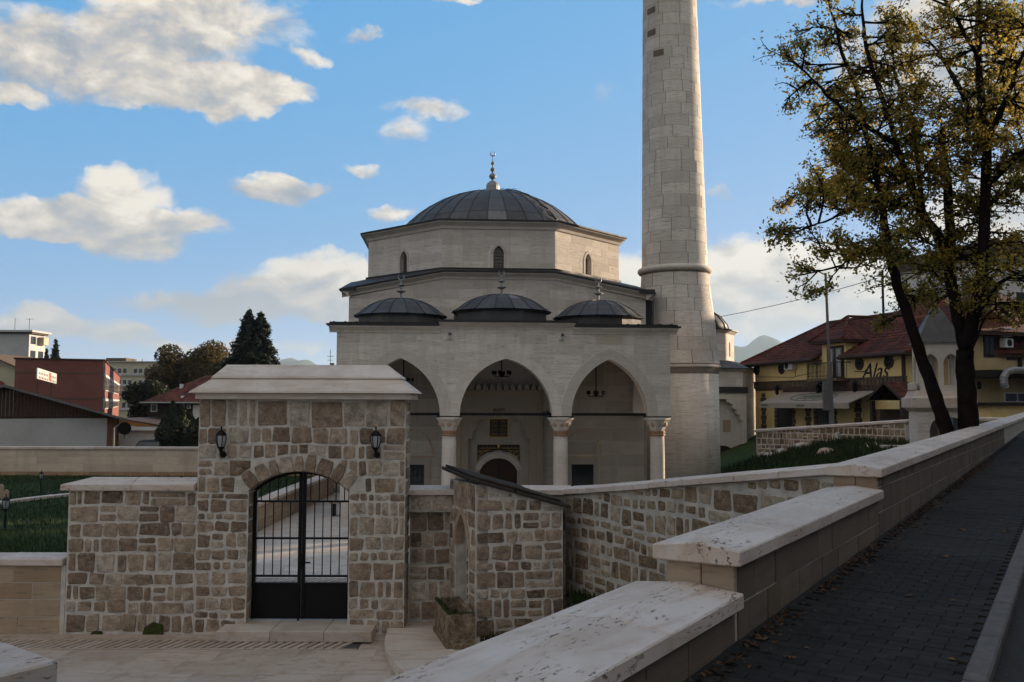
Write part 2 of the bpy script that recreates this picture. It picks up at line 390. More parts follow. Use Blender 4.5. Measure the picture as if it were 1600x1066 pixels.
# broken cloud for the rest of the sky (behind and beside the camera)
fl = w.noise(w.vm('MULTIPLY', wv, (1, 1, 2.4)), 2.6, 6, 0.6, 0.4)
sep = w.n('ShaderNodeSeparateXYZ', {0: wv})
away = w.map(sep.outputs[1], 0.45, 0.15, 0, 1)
rest = w.m('MULTIPLY', w.map(fl, 0.30, 0.50, 0, 1), away)
toneF = w.m('ADD', w.m('MULTIPLY', toneF, w.m('SUBTRACT', 1.0, rest)), w.m('MULTIPLY', rest, 0.62))
dens = w.m('ADD', w.m('MINIMUM', w.m('ADD', tot, rest), 1.0), w.m('MULTIPLY', w.m('SUBTRACT', f1, 0.52), 1.65))
dens = w.m('MULTIPLY', dens, w.map(w.m('ADD', tot, rest), 0.02, 0.22, 0, 1))
alpha = w.n('ShaderNodeMapRange', {0: dens, 1: 0.06, 2: 0.72}, interpolation_type='SMOOTHSTEP').outputs[0]
lit = w.m('ADD', w.m('MULTIPLY', w.m('SUBTRACT', f1, f2), 2.7), w.m('SUBTRACT', toneF, w.m('MULTIPLY', dens, 0.06)), clamp=True)
ccol = w.ramp(lit, [(0.0, (0.30, 0.36, 0.44)), (0.32, (0.44, 0.46, 0.49)), (0.58, (0.62, 0.58, 0.53)), (1.0, (0.92, 0.85, 0.74))])
low = w.map(sep.outputs[2], 0.02, 0.20, 1, 0)
ccol = w.mix(w.m('MULTIPLY', low, 0.6), ccol, rgb((0.43, 0.405, 0.42)))
ccol = w.n('ShaderNodeVectorMath', {0: ccol, 3: 1.0 / (SKYK * 2 ** EXPO)}, operation='SCALE').outputs[0]
# the camera's soft shoulder: bright horizon glow is rolled off per channel
ssep = w.n('ShaderNodeSeparateColor', {0: sky.outputs[0]})
def roll(c, a, b): return w.m('DIVIDE', w.m('MULTIPLY', c, a), w.m('ADD', 1.0, w.m('MULTIPLY', c, b)))
skyc = w.n('ShaderNodeCombineColor', {0: roll(ssep.outputs[0], 0.37, 0.42), 1: roll(ssep.outputs[1], 3.0, 3.25), 2: roll(ssep.outputs[2], 10.6, 6.8)}).outputs[0]
col = w.mix(alpha, skyc, ccol)
bg = w.n('ShaderNodeBackground', {'Color': col, 'Strength': SKYK})
wo = w.n('ShaderNodeOutputWorld')
wt.links.new(bg.outputs[0], wo.inputs[0])
# ------------------------------------------------------------------ mesh helpers
def mesh_obj(name, verts, faces, mat, parent=None, loc=(0, 0, 0), smooth=False, rot=None):
    me = bpy.data.meshes.new(name)
    me.from_pydata([tuple(v) for v in verts], [], faces)
    if mat is not None: me.materials.append(mat)
    if smooth:
        for p in me.polygons: p.use_smooth = True
    me.update()
    return link(name, me, parent, loc, rot)

def link(name, me, parent=None, loc=(0, 0, 0), rot=None):
    o = bpy.data.objects.new(name, me); COL.objects.link(o)
    o.location = loc
    if rot: o.rotation_euler = rot
    if parent is not None: o.parent = parent
    return o

def tag(o, label=None, cat=None, group=None, kind=None):
    if label: o['label'] = label
    if cat: o['category'] = cat
    if group: o['group'] = group
    if kind: o['kind'] = kind
    return o

def thing(name, label, cat, loc=(0, 0, 0), rz=0.0, group=None):
    o = bpy.data.objects.new(name, None); COL.objects.link(o)
    o.empty_display_size = 0.1
    o.location = loc; o.rotation_euler = (0, 0, rz)
    return tag(o, label, cat, group)

def kids(o): return [c for c in COL.objects if c.parent is o]
def copy_tree(o, parent=None, cache=None):
    c = o.copy(); COL.objects.link(c)
    if parent is not None: c.parent = parent
    for ch in list(o.children): copy_tree(ch, c)
    return c

class MB:
    """collects boxes, prisms, lathes and tubes into one mesh"""
    def __init__(s): s.v = []; s.f = []
    def add(s, vs, fs):
        b = len(s.v); s.v += [tuple(v) for v in vs]; s.f += [tuple(i + b for i in f) for f in fs]; return s
    def box(s, x0, x1, y0, y1, z0, z1, M_=None):
        vs = [(x, y, z) for z in (z0, z1) for y in (y0, y1) for x in (x0, x1)]
        if M_ is not None: vs = [M_ @ Vector(v) for v in vs]
        return s.add(vs, [(0, 2, 3, 1), (4, 5, 7, 6), (0, 1, 5, 4), (2, 6, 7, 3), (0, 4, 6, 2), (1, 3, 7, 5)])
    def prism(s, poly, y0, y1):
        """polygon in x,z pushed from y0 (front) to y1 (back)"""
        n = len(poly)
        vs = [(p[0], y0, p[1]) for p in poly] + [(p[0], y1, p[1]) for p in poly]
        fs = [tuple(range(n)), tuple(range(2 * n - 1, n - 1, -1))]
        fs += [(i, i + n, (i + 1) % n + n, (i + 1) % n) for i in range(n)]
        return s.add(vs, fs)
    def slab(s, poly, z0, z1):
        n = len(poly)
        vs = [(p[0], p[1], z0) for p in poly] + [(p[0], p[1], z1) for p in poly]
        fs = [tuple(range(n - 1, -1, -1)), tuple(range(n, 2 * n))]
        fs += [(i, (i + 1) % n, (i + 1) % n + n, i + n) for i in range(n)]
        return s.add(vs, fs)
    def lathe(s, prof, n=16, c=(0, 0, 0), ph=0.0, cap=True, a0=0.0, a1=2 * math.pi):
        full = abs(a1 - a0 - 2 * math.pi) < 1e-6
        m = n if full else n + 1
        vs = []
        for r, z in prof:
            for i in range(m):
                a = ph + a0 + (a1 - a0) * i / n
                vs.append((c[0] + r * math.cos(a), c[1] + r * math.sin(a), c[2] + z))
        fs = []
        for k in range(len(prof) - 1):
            for i in range(n):
                j = (i + 1) % m
                fs.append((k * m + i, k * m + j, (k + 1) * m + j, (k + 1) * m + i))
        if cap and full:
            fs.append(tuple(range(m - 1, -1, -1)))
            fs.append(tuple((len(prof) - 1) * m + i for i in range(m)))
        return s.add(vs, fs)
    def tube(s, pts, radii, n=6):
        pts = [Vector(p) for p in pts]
        if isinstance(radii, (int, float)): radii = [radii] * len(pts)
        vs = []; fs = []
        ref = None
        for i, p in enumerate(pts):
            d = (pts[min(i + 1, len(pts) - 1)] - pts[max(i - 1, 0)])
            if d.length < 1e-9: d = Vector((0, 0, 1))
            d.normalize()
            if ref is None:
                ref = d.orthogonal().normalized()
            ref = (ref - d * ref.dot(d))
            if ref.length < 1e-6: ref = d.orthogonal()
            ref.normalize()
            q = d.cross(ref)
            for k in range(n):
                a = 2 * math.pi * k / n
                vs.append(p + (ref * math.cos(a) + q * math.sin(a)) * radii[i])
        for i in range(len(pts) - 1):
            for k in range(n):
                fs.append((i * n + k, i * n + (k + 1) % n, (i + 1) * n + (k + 1) % n, (i + 1) * n + k))
        fs.append(tuple(range(n - 1, -1, -1))); fs.append(tuple((len(pts) - 1) * n + k for k in range(n)))
        return s.add(vs, fs)
    def build(s, name, mat, parent=None, loc=(0, 0, 0), smooth=False, rot=None):
        return mesh_obj(name, s.v, s.f, mat, parent, loc, smooth, rot)

def bevel(o, wdt=0.01, seg=1):
    bm = bmesh.new(); bm.from_mesh(o.data)
    bmesh.ops.remove_doubles(bm, verts=bm.verts, dist=1e-5)
    bmesh.ops.recalc_face_normals(bm, faces=bm.faces)
    es = [e for e in bm.edges if len(e.link_faces) == 2 and e.calc_face_angle(0) > 0.35]
    bmesh.ops.bevel(bm, geom=es, offset=wdt, segments=seg, affect='EDGES', clamp_overlap=True)
    bm.to_mesh(o.data); bm.free(); o.data.update()
    return o

def fixn(o):
    bm = bmesh.new(); bm.from_mesh(o.data)
    bmesh.ops.recalc_face_normals(bm, faces=bm.faces)
    bm.to_mesh(o.data); bm.free(); return o

def box(name, mat, parent, x0, x1, y0, y1, z0, z1, bv=0.0):
    c = ((x0 + x1) / 2, (y0 + y1) / 2, z0)
    b = MB().box(x0 - c[0], x1 - c[0], y0 - c[1], y1 - c[1], 0, z1 - z0)
    o = b.build(name, mat, parent, c)
    if bv: bevel(o, bv)
    return o

# ------------------------------------------------------------------ masonry
def round_poly(x0, x1, z0, z1, j, c=0.020):
    """a dressed stone's outline: eight points, corners worn off, edges uneven"""
    wd, ht = x1 - x0, z1 - z0
    c = min(c, wd * 0.22, ht * 0.22); j = min(j, wd * 0.10, ht * 0.10)
    u = lambda: R.uniform(-j, j)
    return [(x0 + c * R.uniform(.6, 1.5), z0 + u()), (x1 - c * R.uniform(.6, 1.5), z0 + u()), (x1 + u(), z0 + c * R.uniform(.6, 1.5)), (x1 + u(), z1 - c * R.uniform(.6, 1.5)),
            (x1 - c * R.uniform(.6, 1.5), z1 + u()), (x0 + c * R.uniform(.6, 1.5), z1 + u()), (x0 + u(), z1 - c * R.uniform(.6, 1.5)), (x0 + u(), z0 + c * R.uniform(.6, 1.5))]

def stone_geo(poly, proud, back=0.03, k=0.88, pillow=0.006):
    n = len(poly)
    cx = sum(p[0] for p in poly) / n; cz = sum(p[1] for p in poly) / n
    q = [(p[0] - cx, p[1] - cz) for p in poly]
    e = 0.012
    vs = [(p[0], back, p[1]) for p in q] + [(p[0], -proud * 0.45, p[1]) for p in q]
    for p in q:
        L = math.hypot(*p) or 1
        f = max(0.5, 1 - e / L)
        vs.append((p[0] * f, -proud + R.uniform(-.003, .003), p[1] * f))
    vs.append((R.uniform(-.02, .02), -proud - pillow, R.uniform(-.02, .02)))
    fs = []
    for i in range(n):
        j = (i + 1) % n
        fs.append((i, j, n + j, n + i)); fs.append((n + i, n + j, 2 * n + j, 2 * n + i)); fs.append((2 * n + i, 2 * n + j, 3 * n))
    return vs, fs, (cx, cz)

def add_stone(parent, poly, mat, proud=0.02, name='stone', y=0.0, xf=None, pillow=0.006):
    vs, fs, (cx, cz) = stone_geo(poly, proud, pillow=pillow)
    if xf is None: return mesh_obj(name, vs, fs, mat, parent, (cx, y, cz))
    o = mesh_obj(name, vs, fs, mat, parent); o.matrix_local = xf @ Matrix.Translation((cx, y, cz)); return o

def rubble_cells(x0, x1, z0, z1, hmin, hmax, wmin, wmax, split=0.22):
    cells = []; z = z0
    while z < z1 - hmin * 0.5:
        h = R.uniform(hmin, hmax)
        if z1 - (z + h) < hmin * 0.8: h = z1 - z
        x = x0
        while x < x1 - wmin * 0.4:
            wd = R.choice([R.uniform(wmin, (wmin + wmax) / 2), R.uniform(wmin, wmax), h * R.uniform(.8, 1.3)])
            if x1 - (x + wd) < wmin * 0.8: wd = x1 - x
            if h > 0.24 and wd > .2 and R.random() < split:
                s = R.uniform(.4, .6)
                if R.random() < .6:
                    cells += [(x, x + wd, z, z + h * s), (x, x + wd, z + h * s, z + h)]
                else:
                    cells += [(x, x + wd * s, z, z + h), (x + wd * s, x + wd, z, z + h)]
            else: cells.append((x, x + wd, z, z + h))
            x += wd
        z += h
    return cells

def rubble(parent, x0, x1, z0, z1, mat, gap=0.040, top=None, hole=None, hmin=.14, hmax=.29, wmin=.13, wmax=.50, proud=(.005, .018), y=0.0, xf=None, wave=0.012, name='stone', split=.22):
    """fill a wall face with separate stones; top(x) cuts them off, hole(x) is an arch they leave free (None outside it)"""
    out = []
    for (a, b, c, d) in rubble_cells(x0, x1, z0, z1, hmin, hmax, wmin, wmax, split):
        g = gap * R.uniform(.7, 1.25) / 2
        a2, b2, c2, d2 = a + g, b - g, c + g, d - g
        if wave:
            dz = wave * math.sin(a * 2.3 + c * 3.1); c2 += dz; d2 += dz
        if top is not None:
            t = min(top(a2), top(b2)) - 0.01
            if c2 > t - 0.05: continue
            if d2 > t: d2 = t
        if b2 - a2 < .04 or d2 - c2 < .035: continue
        if hole is not None:
            xs = [a2 + (b2 - a2) * i / 6 for i in range(7)]
            lo = [max(c2, hole(x) + gap * .6) if hole(x) is not None else c2 for x in xs]
            ok = [l < d2 - 0.045 for l in lo]
            if not any(ok): continue
            if any(l > c2 + .005 for l in lo):
                best = None; i = 0
                while i < 7:
                    if ok[i]:
                        k = i
                        while k + 1 < 7 and ok[k + 1]: k += 1
                        if best is None or k - i > best[1] - best[0]: best = (i, k)
                        i = k + 1
                    else: i += 1
                i, k = best
                if k - i < 1 or xs[k] - xs[i] < .05: continue
                poly = [(xs[q], lo[q]) for q in range(i, k + 1)] + [(xs[k], d2), (xs[i], d2)]
                out.append(add_stone(parent, poly, mat, R.uniform(*proud), name, y, xf)); continue
        out.append(add_stone(parent, round_poly(a2, b2, c2, d2, .018), mat, R.uniform(*proud), name, y, xf))
    return out

def ashlar(parent, x0, x1, z0, z1, course, wl, mat, gap=.012, proud=.006, hole=None, name='block', y=0.0, jit=0.25, top=None, xf=None, mat2=None):
    """coursed cut stone; hole(x) as in rubble, top(x) the sloping upper edge"""
    z = z0; k = 0; n = max(1, round((z1 - z0) / course)); ch = (z1 - z0) / n
    for r_ in range(n):
        zc, zd = z0 + r_ * ch, z0 + (r_ + 1) * ch
        x = x0; first = True
        while x < x1 - 1e-4:
            L = wl * R.uniform(1 - jit, 1 + jit) * (R.uniform(.4, .9) if first else 1)
            first = False
            if x1 - (x + L) < wl * .35: L = x1 - x
            a, b, c, d = x + gap / 2, x + L - gap / 2, zc + gap / 2, zd - gap / 2
            x += L
            N = 10
            xs = [a + (b - a) * i / N for i in range(N + 1)]
            lo = [max(c, hole(q) + gap) if hole is not None and hole(q) is not None else c for q in xs]
            hi = [min(d, top(q) - gap) if top is not None else d for q in xs]
            i = 0
            while i <= N:
                if lo[i] < hi[i] - .03:
                    q = i
                    while q + 1 <= N and lo[q + 1] < hi[q + 1] - .03: q += 1
                    if q > i:
                        if max(lo[i:q + 1]) - c < 1e-6: bot = [(xs[i], c), (xs[q], c)]
                        else: bot = [(xs[t], lo[t]) for t in range(i, q + 1)]
                        if min(hi[i:q + 1]) > d - 1e-6: tp = [(xs[q], d), (xs[i], d)]
                        else: tp = [(xs[t], hi[t]) for t in range(q, i - 1, -1)]
                        poly = bot + tp
                        cx = sum(p[0] for p in poly) / len(poly); cz = sum(p[1] for p in poly) / len(poly)
                        pr = proud * R.uniform(.4, 1.4)
                        b_ = MB().prism([(p[0] - cx, p[1] - cz) for p in poly], -pr, .02)
                        o = b_.build(name, mat if mat2 is None or R.random() > .035 else mat2, parent, (cx, y, cz))
                        if xf is not None: o.matrix_local = xf @ Matrix.Translation((cx, y, cz))
                    i = q + 1
                else: i += 1

def coping(parent, x0, x1, y0, y1, zf, th, ridge, mat, n=None, hip0=0.0, hip1=0.0, gap=.006, name='coping_slab', L=1.1, cut0=0.0):
    """gabled capping slabs along x; zf(x) is the underside; hip = slope of the end; cut0 skews the first end"""
    if n is None: n = max(1, round((x1 - x0) / L))
    ym = (y0 + y1) / 2
    cuts = [x0 + (x1 - x0) * (i + (R.uniform(-.12, .12) if 0 < i < n else 0)) / n for i in range(n + 1)]
    for i in range(n):
        a, b = cuts[i] + (gap / 2 if i else 0), cuts[i + 1] - (gap / 2 if i < n - 1 else 0)
        ra = a + (hip0 if i == 0 else 0); rb = b - (hip1 if i == n - 1 else 0)
        ax = a; c0 = cut0 if i == 0 else 0
        c = ((a + b) / 2, ym, zf((a + b) / 2))
        dz = R.uniform(-.003, .003)
        def pt(x, y, z, xx=None): return (x - c[0], y - c[1], zf(xx if xx is not None else x) + z + dz - c[2])
        vs = [pt(a, y0, 0), pt(a, y0, th), pt(ra, ym, th + ridge), pt(a + c0, y1, th), pt(a + c0, y1, 0),
              pt(b, y0, 0), pt(b, y0, th), pt(rb, ym, th + ridge), pt(b, y1, th), pt(b, y1, 0)]
        fs = [(0, 5, 6, 1), (1, 6, 7, 2), (2, 7, 8, 3), (3, 8, 9, 4), (4, 9, 5, 0), (0, 1, 2, 3, 4), (9, 8, 7, 6, 5)]
        o = mesh_obj(name, vs, fs, mat, parent, c)
        bevel(o, 0.008)

def pointed(cx, w, h, z0):
    """height of a two-centred pointed arch above x (None outside)"""
    if h < w * 0.8:                                   # low arch: one segment of a circle
        Rs = (w * w + h * h) / (2 * h)
        def f(x):
            d = abs(x - cx)
            if d >= w: return None
            return z0 + h - Rs + math.sqrt(max(0, Rs * Rs - d * d))
        return f
    Rr = (h * h + w * w) / (2 * w)
    def f(x):
        d = abs(x - cx)
        if d >= w: return None
        q = Rr * Rr - (d + Rr - w) ** 2
        return z0 + math.sqrt(max(0, q))
    return f
def arch_pts(cx, w, h, z0, n=12):
    """points from left springing over the crown to the right springing"""
    if h < w * 0.8:
        Rs = (w * w + h * h) / (2 * h); am = math.asin(w / Rs); m_ = 2 * n
        return [(cx + Rs * math.sin(-am + 2 * am * i / m_), z0 + h - Rs + Rs * math.cos(-am + 2 * am * i / m_)) for i in range(m_ + 1)]
    Rr = (h * h + w * w) / (2 * w)
    am = math.asin(min(1, h / Rr))
    right = [(cx + (w - Rr) + Rr * math.cos(am * i / n), z0 + Rr * math.sin(am * i / n)) for i in range(n + 1)]
    left = [(2 * cx - x, z) for x, z in right]
    return left + right[::-1][1:]
def wall_with_arches(name, mat, parent, x0, x1, z0, z1, arches, y0, y1, zfoot=None, base=None):
    """solid wall with openings; arches = [(cx, half width, rise, springing z, sill z)]; below the springing openings run down to sill"""
    b = MB()
    xs = [x0, x1]
    for (cx, w_, h, zs, sill) in arches: xs += [p[0] for p in arch_pts(cx, w_, h, zs)]
    xs = sorted(set(round(x, 5) for x in xs))
    def ar(xm):
        for (cx, w_, h, zs, sill) in arches:
            if abs(xm - cx) < w_: return (cx, w_, h, zs, sill)
    for a, c in zip(xs, xs[1:]):
        if c - a < 1e-5: continue
        A = ar((a + c) / 2)
        if A is None:
            b.prism([(a, z0), (c, z0), (c, z1), (a, z1)], y0, y1)
        else:
            cx, w_, h, zs, sill = A
            f = pointed(cx, w_ + 1e-6, h, zs)
            fa = f(a) if f(a) is not None else zs; fc = f(c) if f(c) is not None else zs
            b.prism([(a, fa), (c, fc), (c, z1), (a, z1)], y0, y1)
            if sill > z0 + 1e-4: b.prism([(a, z0), (c, z0), (c, sill), (a, sill)], y0, y1)
    o = b.build(name, mat, parent)
    bm = bmesh.new(); bm.from_mesh(o.data)
    bmesh.ops.remove_doubles(bm, verts=bm.verts, dist=1e-4)
    # drop the inner walls between strips
    seen = {}
    for f in bm.faces:
        k = tuple(sorted(v.index for v in f.verts)); seen.setdefault(k, []).append(f)
    kill = [f for fs in seen.values() if len(fs) > 1 for f in fs]
    bmesh.ops.delete(bm, geom=kill, context='FACES')
    bmesh.ops.recalc_face_normals(bm, faces=bm.faces)
    bm.to_mesh(o.data); bm.free()
    return o
def arch_ring(name, mat, parent, cx, w, h, z0, th, y0, y1, n=14, n_vous=None, drop=0.0):
    """archivolt between the intrados and an outline th further out"""
    inn = arch_pts(cx, w, h, z0, n)
    Rr = (h * h + w * w) / (2 * w)
    R2 = Rr + th; cc = w - Rr
    h2 = math.sqrt(max(0, R2 * R2 - cc * cc))
    out = arch_pts(cx, w + th, h2, z0, n)
    if h < w * 0.8:
        Rs = (w * w + h * h) / (2 * h); k = (Rs + th) / Rs; zc = z0 + h - Rs
        out = [(cx + (p[0] - cx) * k, zc + (p[1] - zc) * k) for p in inn]
    b = MB(); m_ = len(inn)
    b.v = [(p[0], y, p[1]) for y in (y0, y1) for ring in (inn, out) for p in ring]
    I = lambda y, r_, i: (y * 2 + r_) * m_ + i
    for i in range(m_ - 1):
        b.f += [(I(0, 0, i), I(0, 1, i), I(0, 1, i + 1), I(0, 0, i + 1)), (I(1, 0, i), I(1, 0, i + 1), I(1, 1, i + 1), I(1, 1, i)),
                (I(0, 0, i), I(0, 0, i + 1), I(1, 0, i + 1), I(1, 0, i)), (I(0, 1, i), I(1, 1, i), I(1, 1, i + 1), I(0, 1, i + 1))]
    b.f += [(I(0, 0, 0), I(1, 0, 0), I(1, 1, 0), I(0, 1, 0)), (I(0, 0, m_ - 1), I(0, 1, m_ - 1), I(1, 1, m_ - 1), I(1, 0, m_ - 1))]
    return fixn(b.build(name, mat, parent))

def leaf_mesh(name, items, mat, parent=None, loc=(0, 0, 0)):
    """items: (position, normal, size, tone) -> one mesh of small leaf quads with a 'tone' attribute"""
    vs = []; fs = []; tn = []
    for p, nrm, s, t in items:
        nrm = Vector(nrm); a = nrm.orthogonal().normalized()
        a.rotate(Matrix.Rotation(R.uniform(0, 6.28), 3, nrm.normalized() if nrm.length else Vector((0, 0, 1))))
        q = nrm.normalized().cross(a)
        b = len(vs); p = Vector(p)
        vs += [p - a * s * .5, p + q * s * .32 + nrm.normalized() * s * .12, p + a * s * .55, p - q * s * .32 + nrm.normalized() * s * .10]
        fs.append((b, b + 1, b + 2, b + 3)); tn += [t] * 4
    o = mesh_obj(name, vs, fs, mat, parent, loc)
    at = o.data.attributes.new('tone', 'FLOAT', 'POINT')
    at.data.foreach_set('value', tn)
    return o
def rvec():
    while True:
        v = Vector((R.uniform(-1, 1), R.uniform(-1, 1), R.uniform(-1, 1)))
        if .05 < v.length < 1: return v.normalized()
def text_obj(name, body, size, mat, parent, loc, rot, shear=0.0, ext=0.01, bold=0.0, align='CENTER', sx=1.0):
    cu = bpy.data.curves.new(name, 'FONT'); cu.body = body; cu.size = size; cu.shear = shear; cu.extrude = ext; cu.offset = bold
    cu.align_x = align; cu.align_y = 'CENTER'; cu.resolution_u = 4
    tmp = bpy.data.objects.new(name, cu); COL.objects.link(tmp)
    dg = bpy.context.evaluated_depsgraph_get(); dg.update()
    me = bpy.data.meshes.new_from_object(tmp.evaluated_get(dg)); me.name = name
    bpy.data.objects.remove(tmp); me.materials.clear(); me.materials.append(mat)
    o = link(name, me, parent, loc, rot); o.scale = (sx, 1, 1)
    return o
# ================================================================== SETTING
def grid(name, mat, x0, x1, nx, y0, y1, ny, hf, parent=None):
    vs = [(x0 + (x1 - x0) * i / nx, y0 + (y1 - y0) * j / ny, 0) for j in range(ny + 1) for i in range(nx + 1)]
    vs = [(x, y, hf(x, y)) for x, y, _ in vs]
    fs = [(j * (nx + 1) + i, j * (nx + 1) + i + 1, (j + 1) * (nx + 1) + i + 1, (j + 1) * (nx + 1) + i) for j in range(ny) for i in range(nx)]
    return mesh_obj(name, vs, fs, mat, parent, smooth=True)

tag(MB().box(-6000, 6000, -3000, 9000, -0.5, -0.08).build('ground', M['earth']), kind='structure')

def smooth(t): t = max(0, min(1, t)); return t * t * (3 - 2 * t)
def hill(name, cx, cy, Wd, H, n=40, seed=0):
    vs = []; fs = []; rows = 10
    for j in range(rows + 1):
        for i in range(n + 1):
            x = -Wd + 2 * Wd * i / n; t = j / rows
            prof = max(0.0, 1 - (x / Wd) ** 2) ** 1.2
            z = H * prof * math.sin(math.pi * t) * (0.85 + 0.3 * noise.noise((x * 4 / Wd, seed, t)))
            vs.append((cx + x, cy + (t - .5) * 1200, z - 1))
    for j in range(rows):
        for i in range(n):
            a = j * (n + 1) + i; fs.append((a, a + 1, a + n + 2, a + n + 1))
    return tag(mesh_obj(name, vs, fs, M['hill'], smooth=True), kind='structure')
hill('hill', -990, 4200, 300, 215, seed=1)
hill('hill', -690, 4700, 220, 205, seed=4)
hill('hill', 1130, 4000, 420, 355, seed=2)
hill('hill', 2500, 4600, 900, 380, seed=3)

# ---- road, pavement and kerb: frame along the road wall
ROAD_A = Vector((1.38, 5.4, 0)); ROAD_RZ = math.atan2(0.844, 0.536)
def rf(s, w_): return Vector((ROAD_A.x + s * 0.536 + w_ * 0.844, ROAD_A.y + s * 0.844 - w_ * 0.536, 0))
def z_sw(s, w_=0.0): return 2.40 + 0.016 * s - 0.03 * w_
def strip(name, mat, s0, s1, w0, w1, dz, ns=24, kind='structure', th=0.3):
    vs = []; fs = []
    for i in range(ns + 1):
        s = s0 + (s1 - s0) * i / ns
        for w_ in (w0, w1):
            p = rf(s, w_); vs.append((p.x, p.y, z_sw(s, min(w_, 1.3)) + dz))
        for w_ in (w0, w1):
            p = rf(s, w_); vs.append((p.x, p.y, z_sw(s, min(w_, 1.3)) + dz - th))
    for i in range(ns):
        a = i * 4; b = a + 4
        fs += [(a, a + 1, b + 1, b), (a + 1, a + 3, b + 3, b + 1), (a + 2, a, b, b + 2)]
    return tag(mesh_obj(name, vs, fs, mat), kind=kind)
strip('sidewalk', plain('dark_paving_bed', (0.022, 0.021, 0.020), 0.95, 0, .3, 12, .4, .004), -14, 90, -0.06, 1.14, -0.014, th=2.4)
road = strip('road', M['asphalt'], -14, 90, 1.27, 8.6, -0.055, th=2.3)
strip('far_sidewalk', M['paver'], -14, 90, 8.6, 11.2, -0.0, th=2.4)
strip('upper_ground', M['earth'], -14, 90, 11.2, 60, -0.03, th=2.4)
kerb = tag(bpy.data.objects.new('kerb', None), kind='structure'); COL.objects.link(kerb)
def kerb_row(s0, s1, w0, w1):
    s = s0
    while s < s1:
        L = 1.0
        b = MB().box(0.004, L - 0.004, -(w1 - w0) / 2, (w1 - w0) / 2, -0.25, 0.006)
        p = rf(s, (w0 + w1) / 2)
        o = b.build('kerb_stone', M['kerb'], kerb, (p.x, p.y, z_sw(s, w0)), rot=(0, -math.atan(0.016), ROAD_RZ))
        bevel(o, 0.012); s += L
kerb_row(-6, 30, 1.145, 1.27)

# pavers: the nearest ones singly, the rest as one mass
sidewalk = bpy.data.objects['sidewalk']
pv_me = []
for k in range(6):
    b = MB().box(-0.0985 + R.uniform(0, .001), 0.0985 - R.uniform(0, .001), -0.0485, 0.0485, -0.02, 0.0)
    me_o = b.build('paver', M['paver']); bevel(me_o, 0.0035); pv_me.append(me_o.data); bpy.data.objects.remove(me_o)
rest = MB(); cnt = 0; row = 0; s = -3.2
while s < 26:
    w_ = 0.0 + (0.1 if row % 2 else 0.0)
    if row % 2:
        pass
    while w_ + 0.1 < 1.15:
        c = w_ + 0.1; p = rf(s, c); dz = R.uniform(-.002, .002)
        Mx = Matrix.Translation((p.x, p.y, z_sw(s, c) + dz)) @ Matrix.Rotation(ROAD_RZ - math.pi / 2 + R.uniform(-.008, .008), 4, 'Z') @ Matrix.Rotation(math.atan(0.016) + R.uniform(-.008, .008), 4, 'X') @ Matrix.Rotation(0.03 + R.uniform(-.008, .008), 4, 'Y')
        if s > -1.6 and cnt < 300:
            o = link('paver', R.choice(pv_me), sidewalk); o.matrix_local = Mx; cnt += 1
        else: rest.box(-.0985, .0985, -.0485, .0485, -.02, 0, Mx)
        w_ += 0.2
    s += 0.1; row += 1
o = rest.build('distant_pavers', M['paver'], sidewalk); o['kind'] = 'stuff'

# fallen leaves: a drift along the wall foot and single leaves on the pavers
items = []
for i in range(1700):
    s = R.uniform(-4, 16); w_ = abs(R.gauss(0, 0.09)) + 0.0
    p = rf(s, w_ - 0.0); p.z = z_sw(s, w_) + R.uniform(0.0, .02)
    nrm = (R.uniform(-.6, .6), R.uniform(-.6, .6), 1)
    if noise.noise((s * 1.3, 3.1, 0)) > -.15 or R.random() < .2: items.append((p, nrm, R.uniform(.02, .055), R.random() * .7))
tag(leaf_mesh('leaf_litter', items, M['fallen']), kind='stuff')
leaf_proto = []
for k in range(5):
    L = 0.075; pts = []
    for i in range(11):
        a = -1.15 + 2.3 * i / 10 + math.pi / 2
        rr = L * (0.55 + 0.22 * math.cos(5 * (a - math.pi / 2)) + R.uniform(-.05, .05))
        pts.append((rr * math.cos(a), rr * math.sin(a), R.uniform(0, .018)))
    vs = [(0, -L * .35, .002), (0, 0, .012)] + pts
    fs = [(0, 2, 1)] + [(1, 2 + i, 3 + i) for i in range(10)] + [(0, 1, 12)]
    o = mesh_obj('fallen_leaf', vs, fs, M['fallen'])
    at = o.data.attributes.new('tone', 'FLOAT', 'POINT'); tv_ = R.uniform(.2, 1)
    at.data.foreach_set('value', [min(1, max(0, tv_ + R.uniform(-.15, .15))) for _ in vs]); leaf_proto.append(o.data); bpy.data.objects.remove(o)
for i in range(26):
    s = R.uniform(-1.6, 9); w_ = R.uniform(.15, 1.1) if R.random() < .6 else R.uniform(.05, .45)
    p = rf(s, w_); p.z = z_sw(s, w_) + 0.005
    o = link('fallen_leaf', R.choice(leaf_proto), None, p, rot=(R.uniform(-.15, .15), R.uniform(-.15, .15), R.uniform(0, 6.28)))
    sc = R.uniform(.5, .95); o.scale = (sc, sc, sc)
    tag(o, 'dry brown leaf lying singly on the dark sidewalk pavers', 'leaf', 'fallen leaves on the sidewalk')

